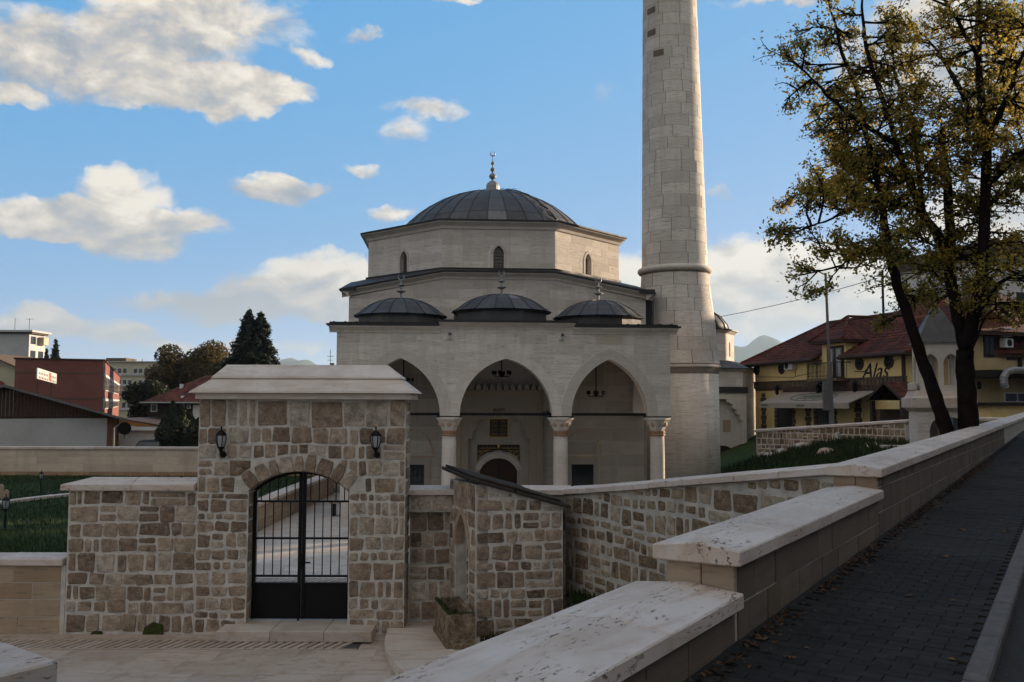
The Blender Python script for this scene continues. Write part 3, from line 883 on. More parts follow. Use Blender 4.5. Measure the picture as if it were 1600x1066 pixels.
# ---- forecourt in front of the gateway
fore = tag(MB().box(-13, 0.9, 6.0, 15.4, -0.4, -0.028).build('forecourt', M['paving']), kind='structure')
y = 15.3; rowi = 0
DR0, DR1 = 14.08, 14.72
while y > 10.5:
    d = 0.62
    ya, yb = y - d, y
    if ya < DR1 < yb: ya = DR1
    if yb <= DR1 and ya > DR0 - .01: pass
    if yb <= DR1 + 1e-6 and yb > DR0 + 1e-6:
        y = DR0; continue
    x = -11.5 - R.uniform(0, .6)
    while x < 0.4:
        L = R.uniform(.8, 1.25)
        o = box('paving_slab', M['paving'], fore, x + .0015, x + L - .0015, ya + .0015, yb - .0015, -0.035, 0.0 + R.uniform(-.001, .001))
        x += L
    y = ya
drain = thing('drain_channel', 'pale stone drain grate with slanting slots along the foot of the gateway', 'drain', (-5.0, 14.4, 0))
box('channel_bed', M['lead_dark'], drain, -4.5, 2.62, -0.28, 0.28, -0.10, -0.026)
for yy in (-0.30, 0.24):
    x = -4.5
    while x < 2.6:
        L = min(0.9, 2.62 - x); box('edge_strip', M['paving'], drain, x + .002, x + L - .002, yy, yy + .06, -.03, .002); x += L
x = -4.5
bar = MB().slab([(0, -.235), (.082, -.235), (.262, .235), (.18, .235)], -.05, .001).build('grate_bar', M['paving'], drain, (x, 0, 0))
while x < 2.2:
    x += 0.135
    c = bar.copy(); COL.objects.link(c); c.location = (x, 0, R.uniform(-.002, .002))
land = [(-2.03, 14.95), (-1.98, 14.3), (-1.86, 13.6), (-1.62, 12.85), (-1.2, 12.0), (-0.4, 11.3), (1.0, 11.0), (1.2, 15.45), (-2.03, 15.45)]
lo = tag(MB().slab(land, -.05, .105).build('landing', M['paving_clean']), kind='structure'); bevel(lo, .015)
mid = [[(-2.02, 14.94), (-1.97, 14.3), (-1.85, 13.6), (-0.9, 13.75), (-0.9, 14.94)], [(-1.85, 13.58), (-1.61, 12.85), (-1.19, 12.0), (-0.39, 11.32), (0.2, 12.2), (-0.9, 13.73)]]
for pl in mid:
    o = MB().slab(pl, .09, .125).build('landing_slab', M['paving_clean'], lo)

# ---- court path beyond the gateway and the lawn it cuts through
path = tag(MB().box(-7.45, 8.0, 15.6, 47.0, -0.4, 0.0).build('court_path', M['mortar_dark']), kind='structure')
y = 15.7
while y < 40:
    d = 0.8; x = -7.4 - R.uniform(0, .5)
    while x < -1.0:
        L = R.uniform(.9, 1.4)
        if x + L > -7.4: box('paving_slab', M['paving_clean'], path, max(x, -7.44) + .004, x + L - .004, y + .004, y + d - .004, -0.02, 0.012 + R.uniform(-.002, .002))
        x += L
    y += d
drain2 = thing('drain_channel', 'drain grate of slanting slots on the court path just behind the iron gate', 'drain', (-5.4, 19.4, 0.012))
box('channel_bed', M['lead_dark'], drain2, -1.8, 3.5, -.22, .22, 0.001, 0.006)
x = -1.75
b2 = MB().slab([(0, -.2), (.08, -.2), (.24, .2), (.16, .2)], .006, .02).build('grate_bar', M['paving'], drain2, (x, 0, 0))
while x < 3.2:
    x += .135; c = b2.copy(); COL.objects.link(c); c.location = (x, 0, 0)

def z_lawn(x, y_): return 1.06 - 0.0165 * (y_ - 15.7) + 0.05 * noise.noise((x * .3, y_ * .3, 0))
lawn = tag(grid('lawn', M['grass_ground'], -36, -7.85, 60, 15.75, 38.0, 50, z_lawn), kind='structure')
items = []
def blades(n, xf, yf, zf, h0, h1, out):
    for i in range(n):
        x = xf(); y_ = yf(); out.append((x, y_, zf(x, y_), R.uniform(h0, h1)))
def blade_mesh(name, pts, parent=None):
    vs = []; fs = []; tn = []
    for (x, y_, z, h) in pts:
        a = R.uniform(0, 6.28); wd = h * .10; lx, ly = R.uniform(-.4, .4) * h, R.uniform(-.4, .4) * h
        b = len(vs)
        vs += [(x - wd * math.cos(a), y_ - wd * math.sin(a), z - .01), (x + wd * math.cos(a), y_ + wd * math.sin(a), z - .01), (x + lx, y_ + ly, z + h)]
        fs.append((b, b + 1, b + 2)); t = min(1, max(0, R.random() * .7 + .25 + .6 * noise.noise((x * .45, y_ * .45, 1.5)))); tn += [t * .5, t * .5, t]
    o = mesh_obj(name, vs, fs, M['blade'], parent)
    at = o.data.attributes.new('tone', 'FLOAT', 'POINT'); at.data.foreach_set('value', tn)
    return tag(o, kind='stuff')
pts = []
blades(60000, lambda: R.uniform(-24, -7.9), lambda: 15.8 + 22 * R.random() ** 1.6, z_lawn, .04, .12, pts)
blade_mesh('lawn_grass', pts)

def z_mound(x, y_):
    t = (x - 4.6 - 0.14 * (y_ - 20)) / 8.5
    return 2.1 * smooth(t) + 0.10 * noise.noise((x * .25, y_ * .25, 2.0)) - 0.02
def clip_mound(x, y_):
    # stay behind the road wall
    w_ = (x - ROAD_A.x) * 0.844 - (y_ - ROAD_A.y) * 0.536
    return z_mound(x, y_) if w_ < 0.2 else min(z_mound(x, y_), 1.6)
tag(grid('garden_slope', M['grass_ground'], 3.5, 70, 80, 11, 95, 80, clip_mound), kind='structure')
pts = []
blades(26000, lambda: R.uniform(9, 20), lambda: R.uniform(24, 46), z_mound, .10, .30, pts)
blade_mesh('garden_grass', [q for q in pts if (q[0] - ROAD_A.x) * 0.844 - (q[1] - ROAD_A.y) * 0.536 < -.8])
def z_bed(x, y_): return 0.75 + 0.12 * noise.noise((x * .9, y_ * .9, 5.0)) - 0.10 * max(0, y_ - 14)
tag(grid('planting_bed', M['earth'], 0.92, 4.6, 16, 8.5, 15.45, 24, z_bed), kind='structure')
pts = []; blades(9000, lambda: R.uniform(.92, 3.6), lambda: R.uniform(9.5, 15.2), z_bed, .05, .15, pts)
blade_mesh('bed_weeds', pts)
pts = []
for i in range(900):
    t = R.random(); pts.append((-0.45 + 1.4 * t + R.uniform(-.05, .1), 14.28 + .24 * t - abs(R.gauss(0, .10)), 0.10, R.uniform(.04, .16)))
blade_mesh('foot_weeds', pts)

# white kerb strip across the lawn
ks = thing('edging_strip', 'white stone edging strip crossing the lawn on a slant', 'edging', (-17.0, 27, z_lawn(-17, 27)), 0)
a = P(-40, 801, 25.0); b_ = P(118, 785, 28.5); n_ = 9
for i in range(n_):
    p = a.lerp(b_, i / n_); q = a.lerp(b_, (i + 1) / n_); d = q - p
    m_ = MB().box(.005, math.hypot(d.x, d.y) - .005, -.16, .16, -.15, .07)
    m_.build('edging_stone', M['travertine'], ks, (p.x + 17.0, p.y - 27, z_lawn(p.x, p.y) - z_lawn(-17, 27)), rot=(0, 0, math.atan2(d.y, d.x)))

# ================================================================== FOREGROUND WALLS
RW = thing('road_wall', 'long stepped roadside wall with pale travertine copings beside the dark sidewalk', 'wall', ROAD_A, ROAD_RZ)
segs = [(-7.5, 0.0, 2.68, 2.68, 'a'), (-0.06, 4.47, 2.93, 2.93, 'b'), (4.40, 48.0, 3.15, 3.50, 'c')]
TH = 0.09
for (s0, s1, za, zb, kk) in segs:
    zf = lambda x, s0=s0, s1=s1, za=za, zb=zb: za + (zb - za) * (x - s0) / (s1 - s0) - TH
    coping(RW, s0, s1, 0.0, 0.70 if kk == 'a' else 0.56, zf, TH, 0.035, M['travertine'], L=1.25 if kk != 'c' else 1.5)
    bx0 = s0 + (0.10 if kk != 'a' else 0); bx1 = s1 + (.1 if kk != 'c' else 0)
    b = MB(); n_ = 12
    for i in range(n_):
        xa = bx0 + (bx1 - bx0) * i / n_; xb = bx0 + (bx1 - bx0) * (i + 1) / n_
        b.add([(xa, .06, -.3), (xb, .06, -.3), (xb, .5, -.3), (xa, .5, -.3), (xa, .06, zf(xa) - .001), (xb, .06, zf(xb) - .001), (xb, .5, zf(xb) - .001), (xa, .5, zf(xa) - .001)],
              [(0, 3, 2, 1), (4, 5, 6, 7), (0, 1, 5, 4), (2, 3, 7, 6), (0, 4, 7, 3), (1, 2, 6, 5)])
    b.build('wall_core', M['mortar_dark'], RW)
    vis = min(s1, 22)
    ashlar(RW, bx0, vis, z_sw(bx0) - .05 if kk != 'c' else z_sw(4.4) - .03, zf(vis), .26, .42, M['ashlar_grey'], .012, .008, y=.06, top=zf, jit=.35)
    if kk != 'a':
        # end face under the coping nose
        e = box('end_block', M['ashlar_tan'], RW, bx0 - .022, bx0 + .05, .064, .27, zf(s0) - .34, zf(s0) - .004, .006)
        e = box('end_block', M['ashlar_tan'], RW, bx0 - .020, bx0 + .05, .276, .497, zf(s0) - .34, zf(s0) - .004, .006)

WE = thing('wall_end', 'coarse pitted stone coping block on the wall end in the bottom corner', 'wall', rf(-2.98, -2.085), ROAD_RZ)
coping(WE, -3.2, 0.0, 0.0, 0.80, lambda x: 2.50, 0.17, 0.02, M['travertine_rough'], n=2)
box('wall_core', M['mortar_dark'], WE, -3.1, -0.06, .06, .74, -.3, 2.498)
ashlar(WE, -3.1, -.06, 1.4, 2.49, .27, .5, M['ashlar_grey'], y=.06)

# ---- lower ashlar wall, far left
LW = thing('low_wall', 'low wall of smooth tan blocks with pale coping left of the rubble wall', 'wall', (-7.40, 15.0, 0))
box('wall_core', M['mortar'], LW, -5.5, 0.05, 0.01, .55, -.1, 1.105)
ashlar(LW, -5.5, -0.02, 0.0, 1.10, .275, .72, M['ashlar_tan'], .014, .008, y=.01)
coping(LW, -5.5, 0.02, -.06, .64, lambda x: 1.108, .105, .02, M['travertine'], n=5, cut0=0)

# ---- rubble wing wall left of the gateway
WW = thing('wing_wall', 'brown rubble wall with hipped pale coping left of the arched gateway', 'wall', (-7.34, 15.0, 0))
box('wall_core', M['mortar'], WW, 0.0, 2.12, 0.004, .55, -.1, 2.335)
rubble(WW, 0.01, 2.12, 0.02, 2.33, M['rubble'], hmin=.13, hmax=.34, wmin=.13, wmax=.62, split=.32)
rubble(WW, 0.0, .55, 0.02, 2.33, M['rubble'], hmin=.15, hmax=.30, wmin=.2, wmax=.4, xf=Matrix.Translation((0, .55, 0)) @ Matrix.Rotation(-math.pi / 2, 4, 'Z'))
coping(WW, -.12, 2.10, -.07, .62, lambda x: 2.337, .10, .10, M['travertine'], n=2, hip0=.40)
for (mx, mw, mh) in ((1.30, .34, .20), (.45, .2, .06)):
    MB().prism([(mx, .0), (mx + mw, .0), (mx + mw * .95, mh * .8), (mx + mw * .5, mh), (mx + mw * .1, mh * .6)], -.034, -.02).build('moss_patch', M['moss'], WW)

# ---- gateway
GX = -3.49
GW = thing('gateway', 'rubble stone gateway with segmental arch and two tier pale stone roof', 'gateway', (GX, 15.0, 0))
oc, ow, oh, oz = -0.035, 0.835, 0.33, 2.32
wall_with_arches('wall_core', M['mortar'], GW, -1.725, 1.725, -.1, 3.85, [(oc, ow, oh, oz, -.1)], 0.0, .58)
rad_ = (ow * ow + oh * oh) / (2 * oh); zc_ = oz + oh - rad_; vt = .285
def ext(x):
    d = abs(x - oc)
    if d > 1.03: return None
    return zc_ + math.sqrt((rad_ + vt) ** 2 - d * d)
rubble(GW, -1.725, oc - ow, 0.02, 2.30, M['rubble'], hmin=.13, hmax=.27, wmin=.16, wmax=.44, split=.3)
rubble(GW, oc + ow, 1.725, 0.02, 2.30, M['rubble'], hmin=.14, hmax=.33, wmin=.14, wmax=.52, split=.3)
rubble(GW, -1.725, 1.725, 2.30, 3.84, M['rubble'], hmin=.25, hmax=.30, wmin=.13, wmax=.42, hole=ext, split=.08)
rubble(GW, 0.0, .58, 0.02, 3.84, M['rubble'], hmin=.2, hmax=.29, wmin=.18, wmax=.34, xf=Matrix.Translation((1.725, 0, 0)) @ Matrix.Rotation(math.pi / 2, 4, 'Z'))
rubble(GW, 0.0, .29, 0.19, 2.30, M['rubble'], hmin=.16, hmax=.29, wmin=.25, wmax=.3, proud=(.006, .014), xf=Matrix.Translation((oc - ow, 0, 0)) @ Matrix.Rotation(math.pi / 2, 4, 'Z'))
am = math.asin(1.0 / (rad_ + vt)) ; nv = 9
edges = [-am + 2 * am * (i + (R.uniform(-.18, .18) if 0 < i < nv else 0)) / nv for i in range(nv + 1)]
for i in range(nv):
    a, b = edges[i] + .013, edges[i + 1] - .013
    ri = rad_ + .006; ro = rad_ + vt + R.uniform(-.03, .02)
    pol = [(oc + r_ * math.sin(t), zc_ + r_ * math.cos(t)) for r_, t in ((ri, a), (ri, (a + b) / 2), (ri, b), ((ri + ro) / 2, b + .004), (ro, b - .02), (ro, (a + b) / 2), (ro, a + .02), ((ri + ro) / 2, a - .004))]
    add_stone(GW, pol, M['rubble'], .03, 'voussoir', pillow=.004)
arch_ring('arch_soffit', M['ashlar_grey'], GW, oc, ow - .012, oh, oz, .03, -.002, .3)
# roof
def frustum(b, r0, z0, r1, z1):
    vs = [(r0[0], r0[2], z0), (r0[1], r0[2], z0), (r0[1], r0[3], z0), (r0[0], r0[3], z0), (r1[0], r1[2], z1), (r1[1], r1[2], z1), (r1[1], r1[3], z1), (r1[0], r1[3], z1)]
    return b.add(vs, [(0, 3, 2, 1), (4, 5, 6, 7), (0, 1, 5, 4), (1, 2, 6, 5), (2, 3, 7, 6), (3, 0, 4, 7)])
box('cornice', M['travertine_roof'], GW, -1.74, 1.84, -.17, .77, 3.852, 3.955, .006)
b = MB(); frustum(b, (-1.83, 1.91, -.26, .86), 3.957, (-1.80, 1.88, -.245, .845), 3.985); frustum(b, (-1.80, 1.88, -.245, .845), 3.986, (-1.49, 1.60, .02, .58), 4.215)
b.build('lower_roof_slab', M['travertine_roof'], GW)
b = MB(); frustum(b, (-1.54, 1.65, -.03, .63), 4.20, (-1.52, 1.63, -.018, .618), 4.228); frustum(b, (-1.52, 1.63, -.018, .618), 4.229, (-1.37, 1.37, .28, .32), 4.44)
b.build('upper_roof_slab', M['travertine_roof'], GW)
for xa, xb in ((-1.21, -.35), (-.345, .51), (.515, 1.27)):
    box('threshold_slab', M['paving_clean'], GW, xa, xb, -.47, .55, 0.0, .167, .008)
# iron gate leaves
def bar_(b, x0, z0, x1, z1, wd, y0, y1):
    d = Vector((x1 - x0, z1 - z0)); L = d.length; nx, nz = -d.y / L * wd / 2, d.x / L * wd / 2
    return b.prism([(x0 + nx, z0 + nz), (x1 + nx, z1 + nz), (x1 - nx, z1 - nz), (x0 - nx, z0 - nz)], y0, y1)
af = pointed(oc, ow, oh, oz)
def gate_leaf(xa, xb, hinge_left):
    lf = MB()
    yf0, yf1 = .26, .31
    zb = .19
    za_ = (af(max(xa, oc - ow + .004)) or oz) - .03; zb_ = (af(min(xb, oc + ow - .004)) or oz) - .03
    lf.box(xa, xa + .055, yf0, yf1, zb, za_ + .005); lf.box(xb - .055, xb, yf0, yf1, zb, zb_ + .005)
    leaf = lf.build('gate_leaf', M['iron'], GW)
    N_ = 10
    t = MB()
    for i in range(N_):
        p, q = xa + .028 + (xb - xa - .056) * i / N_, xa + .028 + (xb - xa - .056) * (i + 1) / N_
        bar_(t, p, (af(p) or oz) - .03, q, (af(q) or oz) - .03, .05, yf0, yf1)
    t.build('arched_rail', M['iron'], leaf)
    for z in (2.135, 1.52, .895, .77):
        MB().box(xa + .055, xb - .055, .262, .308, z - .016, z + .016).build('rail', M['iron'] if z > 1 else M['iron'], leaf)
    MB().box(xa + .05, xb - .05, .275, .295, zb, .762).build('lower_panel', M['iron'], leaf)
    n_ = 5; wd = xb - xa - .11
    for i in range(1, n_):
        x = xa + .055 + wd * i / n_
        MB().box(x - .008, x + .008, .277, .293, .895, 2.135).build('bar', M['iron'], leaf)
    for i in range(n_):
        x = xa + .055 + wd * (i + .5) / n_
        MB().box(x - .008, x + .008, .277, .293, 2.135, (af(x) or oz) - .03).build('bar', M['iron'], leaf)
    return leaf
l1 = gate_leaf(oc - ow + .006, oc - .006, True); l2 = gate_leaf(oc + .006, oc + ow - .006, False)
MB().box(oc - .02, oc + .03, .235, .26, 1.02, 1.28).box(oc, oc + .16, .20, .225, 1.115, 1.14).box(oc - .005, oc + .02, .2, .26, 1.115, 1.14).build('handle', M['iron'], l2)
MB().box(oc - .045, oc - .018, .23, .258, .14, .70).build('bolt', M['iron'], l1)

# ---- wall lanterns
def lantern_parts(root, z=0.0, s=1.0, y=0.0):
    prof = lambda pr: [(r_ * s, h * s) for r_, h in pr]
    MB().lathe(prof([(.0, .205), (.012, .20), (.016, .17), (.008, .155), (.020, .14), (.045, .125), (.088, .075), (.096, .06), (.086, .055)]), 6, (0, y, z)).build('roof', M['iron'], root)
    MB().lathe(prof([(.045, -.135), (.066, -.09), (.078, -.02), (.080, .03), (.074, .055)]), 6, (0, y, z)).build('pane', M['lamp_glass'], root)
    c = MB()
    for i in range(6):
        a = i * math.pi / 3
        pts_ = [(r_ * s * math.cos(a), y + r_ * s * math.sin(a), z + h * s) for r_, h in ((.05, -.14), (.071, -.09), (.083, -.02), (.085, .03), (.079, .06))]
        c.tube(pts_, .0075 * s, 5)
    c.build('cage', M['iron'], root)
    MB().lathe(prof([(.02, -.21), (.04, -.19), (.03, -.175), (.055, -.155), (.060, -.138), (.05, -.132)]), 8, (0, y, z)).build('base', M['iron'], root)
def wall_lantern(label, x):
    t = thing('wall_lantern', label, 'lantern', (x, 14.975, 3.14), 0, 'lanterns on the gateway')
    lantern_parts(t, 0.06, 1.0, -.13)
    MB().tube([(0, -.01, -.20), (0, -.07, -.24), (0, -.13, -.20), (0, -.135, -.13)], [.022, .020, .020, .018], 6).build('bracket', M['iron'], t)
    MB().lathe([(.055, -.012), (.055, .006), (.03, .02)], 10).build('back_plate', M['iron'], t, (0, .0, -.205), rot=(math.pi / 2, 0, 0))
    return t
wall_lantern('black iron wall lantern on the gateway beside the wing wall', -4.79)
wall_lantern('black iron wall lantern on the gateway nearest the stone fountain', -2.24)

def post_lantern(label, p, h, s):
    t = thing('garden_lantern', label, 'lantern', p, 0, 'lanterns in the lawn')
    MB().lathe([(.05, 0), (.05, .04), (.022, .08), (.018, h - .22 * s)], 8).build('post', M['iron'], t)
    lantern_parts(t, h, s)
p = Vector((-10.95, 19.6, 0)); p.z = z_lawn(p.x, p.y) - .02
post_lantern('short black garden lantern just behind the low tan wall', p, .62, .95)
p = Vector((-15.1, 29.0, 0)); p.z = z_lawn(p.x, p.y) - .02
post_lantern('black garden lantern farther back in the lawn by the edging strip', p, .62, .8)

# ---- linking wall and fountain
KW = thing('linking_wall', 'short rubble wall with a recessed panel between gateway and fountain', 'wall', (-1.768, 15.42, 0))
box('wall_core', M['mortar_dark'], KW, 0.02, 2.75, .14, .55, -.1, 2.24)
box('wall_core', M['mortar_dark'], KW, 0.02, 2.75, 0.0, .14, -.1, 1.06); box('lintel', M['mortar_dark'], KW, 0.02, 2.75, 0.0, .14, 1.95, 2.24)
rubble(KW, 0.03, 2.7, 0.13, 1.05, M['rubble'], hmin=.2, hmax=.34, wmin=.18, wmax=.5)
rubble(KW, 0.03, 2.7, 1.06, 1.95, M['rubble'], hmin=.24, hmax=.36, wmin=.18, wmax=.45, y=.14, proud=(.004, .01))
rubble(KW, 0.03, 2.7, 1.95, 2.23, M['rubble'], hmin=.26, hmax=.3, wmin=.35, wmax=.6)
coping(KW, 0.0, 2.8, -.09, .62, lambda x: 2.242, .09, .045, M['travertine'], n=3)

FR = rad(10)
FT = thing('stone_fountain', 'small rubble fountain house with sloping mossy slab roof and arched niche', 'fountain', (-0.57, 14.4, 0), FR)
ftop = lambda x: 2.53 - .28 * x
FL = Vector((-.285, 1.18, 0)); fd = Vector((.285, -1.18)); fl = fd.length
xfL = Matrix.Translation(FL) @ Matrix.Rotation(math.atan2(-1.18, .285), 4, 'Z')
b = MB(); pl = [(0.0, 0.0), (1.42, 0.0), (1.46, 1.2), (-.045, 1.2), (.2, .05)]
pl = [(0.2, 0.0), (1.42, 0.0), (1.46, 1.2), (-.085, 1.2)]
vs = [(x, y_, -.1) for x, y_ in pl] + [(x, y_, ftop(x)) for x, y_ in pl]
b.add(vs, [(3, 2, 1, 0), (4, 5, 6, 7)] + [(i, (i + 1) % 4, (i + 1) % 4 + 4, i + 4) for i in range(4)])
b.build('wall_core', M['mortar'], FT)
o = wall_with_arches('niche_wall', M['mortar'], FT, 0.0, fl, -.1, 2.50, [(.60, .29, .52, 1.45, .5)], 0.0, .2); o.matrix_local = xfL
nf = pointed(.60, .40, .62, 1.45)
rubble(FT, 0.01, 1.42, 0.10, 2.6, M['rubble'], hmin=.16, hmax=.32, wmin=.14, wmax=.5, top=ftop, split=.25)
for (xa, xb) in ((0.01, .27), (.93, fl - .01)): rubble(FT, xa, xb, .12, 1.5, M['rubble'], hmin=.2, hmax=.36, wmin=.24, wmax=.3, xf=xfL)
rubble(FT, .01, fl - .01, 1.5, 2.5, M['rubble'], hmin=.22, hmax=.3, wmin=.14, wmax=.3, xf=xfL, hole=nf)
ar_ = arch_ring('niche_arch', M['ashlar_tan'], FT, .60, .275, .52, 1.45, .10, -.022, .12); ar_.matrix_local = xfL
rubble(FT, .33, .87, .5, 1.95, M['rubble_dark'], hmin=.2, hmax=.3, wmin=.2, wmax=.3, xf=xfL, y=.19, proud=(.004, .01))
def slab_roof(name, xa, xb, ya, yb, th, dz):
    b = MB(); zf = lambda x: ftop(x) + dz
    vs = [(xa, ya, zf(xa)), (xb, ya, zf(xb)), (xb, yb, zf(xb)), (xa - .32 * (1 if xa < 0 else 0), yb, zf(xa - .32 * (1 if xa < 0 else 0)))]
    vs += [(x, y_, z + th) for x, y_, z in vs]
    b.add(vs, [(3, 2, 1, 0), (4, 5, 6, 7)] + [(i, (i + 1) % 4, (i + 1) % 4 + 4, i + 4) for i in range(4)])
    return bevel(b.build(name, M['slate'], FT), .012)
slab_roof('roof_slab', -.10, .62, -.10, 1.32, .06, .005); slab_roof('roof_slab', .64, 1.54, -.09, 1.32, .06, .0)
slab_roof('roof_slab', -.04, .95, -.06, 1.3, .045, .068); slab_roof('roof_slab', .90, 1.40, .02, 1.3, .04, .064)

TR = thing('stone_trough', 'weathered open stone trough standing under the fountain niche', 'trough', (-0.95, 13.72, 0.10), rad(14.7))
tw, tl, tz, tt = .42, 1.15, .52, .07
b = MB().box(0, tw, 0, tt, 0, tz).box(0, tw, tl - tt, tl, 0, tz).box(0, tt, tt, tl - tt, 0, tz).box(tw - tt, tw, tt, tl - tt, 0, tz)
o = b.build('basin', M['trough'], TR); 
box('basin_floor', M['trough'], TR, tt, tw - tt, tt, tl - tt, 0.0, .25); box('foot_ledge', M['trough'], TR, -.03, tw + .02, -.03, tl + .02, -.02, .09, .015)
bl = [(R.uniform(0, tw), R.choice([R.uniform(0, tt), R.uniform(tl - tt, tl)]), tz, R.uniform(.015, .05)) for i in range(300)] + [(R.uniform(0, tt), R.uniform(0, tl), tz, R.uniform(.015, .06)) for i in range(420)]
blade_mesh('rim_moss', bl, TR)
o = MB().box(.0, .06, .0, 1.1, tz - .002, tz + .012).box(.06, .40, .005, .055, tz - .002, tz + .010).build('moss_crust', M['moss'], TR)

# ---- curved garden wall rising to the road wall
CW = thing('garden_wall', 'rubble garden wall with pale coping rising from the fountain to the road wall', 'wall', (0.92, 15.42, 0), math.atan2(-5.5, 2.74))
cl = 6.12
czf = lambda x: 2.235 + .80 * (max(0, x) / cl) ** 1.0
b = MB()
for i in range(8):
    xa, xb = cl * i / 8, cl * (i + 1) / 8
    b.add([(xa, 0, -.1), (xb, 0, -.1), (xb, .5, -.1), (xa, .5, -.1), (xa, 0, czf(xa) - .002), (xb, 0, czf(xb) - .002), (xb, .5, czf(xb) - .002), (xa, .5, czf(xa) - .002)],
          [(0, 3, 2, 1), (4, 5, 6, 7), (0, 1, 5, 4), (2, 3, 7, 6), (0, 4, 7, 3), (1, 2, 6, 5)])
b.build('wall_core', M['mortar_dark'], CW)
rubble(CW, 0.02, cl - .1, .55, 3.1, M['rubble_far'], hmin=.15, hmax=.31, wmin=.16, wmax=.52, top=czf, gap=.06, wave=.03, split=.2)
coping(CW, -.15, cl + .02, -.08, .62, czf, .085, .05, M['travertine'], n=7)
# ================================================================== MOSQUE
M['lead_seam'] = mat_lead('lead_seam', (0.050, 0.048, 0.049))
MQ = thing('mosque', 'pale limestone mosque with lead domes, octagonal drum and three arched portico', 'mosque', (-0.22, 30.0, 0), 0.068)
def xf_face(px, py, ang): return Matrix.Translation((px, py, 0)) @ Matrix.Rotation(ang, 4, 'Z')
SPR = 3.37
AR = [(-3.5, 1.33, 1.92, SPR, -.1), (0.03, 1.55, 1.92, SPR, -.1), (3.52, 1.30, 1.92, SPR, -.1)]
pf = [pointed(a[0], a[1], a[2], a[3]) for a in AR]
EXT = .335
pe = []
for (c, w_, h, zs, _) in AR:
    Rr = (h * h + w_ * w_) / (2 * w_); R2 = Rr + EXT; cc = w_ - Rr
    pe.append(pointed(c, w_ + EXT, math.sqrt(R2 * R2 - cc * cc), zs))
def pext(x):
    v = [f(x) for f in pe]; v = [q for q in v if q is not None]
    return max(v) if v else None
# front wall with its piers cut off at the springing: columns carry it
arches2 = [(a[0], a[1], a[2], a[3], SPR) for a in AR]
wall_with_arches('portico_wall', M['ashlar_core'], MQ, -5.6, 5.6, SPR, 6.12, arches2, 0.0, .55)
for a in AR: arch_ring('archivolt', M['ashlar_plain'], MQ, a[0], a[1] - .004, a[2] - .004, a[3], EXT, -.035, .3)
def block_zone(x0, x1, z0, z1, **k): ashlar(MQ, x0, x1, z0, z1, **k)
ashlar(MQ, -5.6, 5.6, SPR + .02, 6.11, .34, .82, M['ashlar'], .016, .006, hole=lambda x: pext(x) if pext(x) is not None else None)
for sx in (-1, 1):
    X = sx * 5.6
    o = wall_with_arches('side_wall', M['ashlar_plain'], MQ, 0.0, 3.65, SPR, 6.12, [(1.85, 1.5, 1.9, SPR, SPR)], 0, .5)
    o.matrix_local = xf_face(X - (0 if sx > 0 else 0), .55, math.pi / 2) if sx > 0 else xf_face(X + .5, .55, math.pi / 2)
# columns
def column(x, y_, nm='column'):
    c = MB().lathe([(.262, .0), (.262, .02), (.25, .06), (.245, 2.0), (.235, 2.74)], 20).build(nm, M['ashlar_plain'], MQ, (x, y_, -.0), smooth=True)
    MB().lathe([(.24, 2.70), (.275, 2.72), (.275, 2.76), (.25, 2.78), (.27, 2.82), (.27, 2.86), (.24, 2.88)], 20).build('collar', M['copper'], c, smooth=False)
    cp = MB().lathe([(.24, 2.87), (.28, 2.95), (.31, 3.05), (.40, 3.20), (.46, 3.26), (.46, 3.33)], 8, ph=math.pi / 8).build('capital', M['ashlar_plain'], c)
    for k in range(8):
        a = k * math.pi / 4
        m_ = MB().lathe([(.0, 0), (.055, .03), (.075, .10), (.06, .17), (.0, .19)], 6)
        m_.build('capital_boss', M['ashlar_tan'], c, (.30 * math.cos(a), .30 * math.sin(a), 3.0), rot=(0, .5 * math.cos(a) * 0, 0))
    MB().box(-.42, .42, -.30, .30, 3.33, SPR).build('impost_strip', M['iron'], c)
    MB().box(-.36, .36, -.36, .36, -.14, .0).build('plinth', M['ashlar_plain'], c)
    return c
for x in (-5.2, -1.86, 1.89, 5.2): column(x, .275)
tr = MB(); 
for (xa, xb) in ((-4.9, -2.1), (-1.55, 1.6), (2.2, 4.9)):
    MB().box(xa - .1, xb + .1, .24, .31, SPR + .01, SPR + .10).build('tie_rod', M['iron'], MQ)
for x in (-1.86, 1.89): MB().box(x - .035, x + .035, .56, 4.2, SPR + .01, SPR + .10).build('tie_rod', M['iron'], MQ)
# portico cornice and lead edges
def cornice(name, mat, parent, pts, prof, xf=None):
    """prof: (outward, up) points swept along pts (x, z) on the face plane y=0"""
    b = MB(); n = len(prof); N = len(pts)
    for (x, z) in pts: b.v += [(x, -o, z + u) for o, u in prof]
    for i in range(N - 1):
        for k in range(n - 1): b.f.append((i * n + k, (i + 1) * n + k, (i + 1) * n + k + 1, i * n + k + 1))
        b.f.append((i * n + n - 1, (i + 1) * n + n - 1, (i + 1) * n, i * n))
    b.f += [tuple(range(n - 1, -1, -1)), tuple((N - 1) * n + k for k in range(n))]
    o = fixn(b.build(name, mat, parent))
    if xf is not None: o.matrix_local = xf
    return o
CPROF = [(-.05, 0), (.03, 0), (.05, .06), (.15, .13), (.20, .16), (.24, .17), (.24, .22), (-.05, .22)]
cornice('cornice', M['ashlar_plain'], MQ, [(-5.84, 6.125), (-2.18, 6.125)], CPROF)
cornice('cornice', M['ashlar_plain'], MQ, [(2.28, 6.125), (5.84, 6.125)], CPROF)
cornice('cornice', M['ashlar_plain'], MQ, [(-2.24, 6.27), (2.34, 6.27)], CPROF)
box('cornice_course', M['ashlar'], MQ, -2.18, 2.28, -.006, .5, 6.122, 6.268)
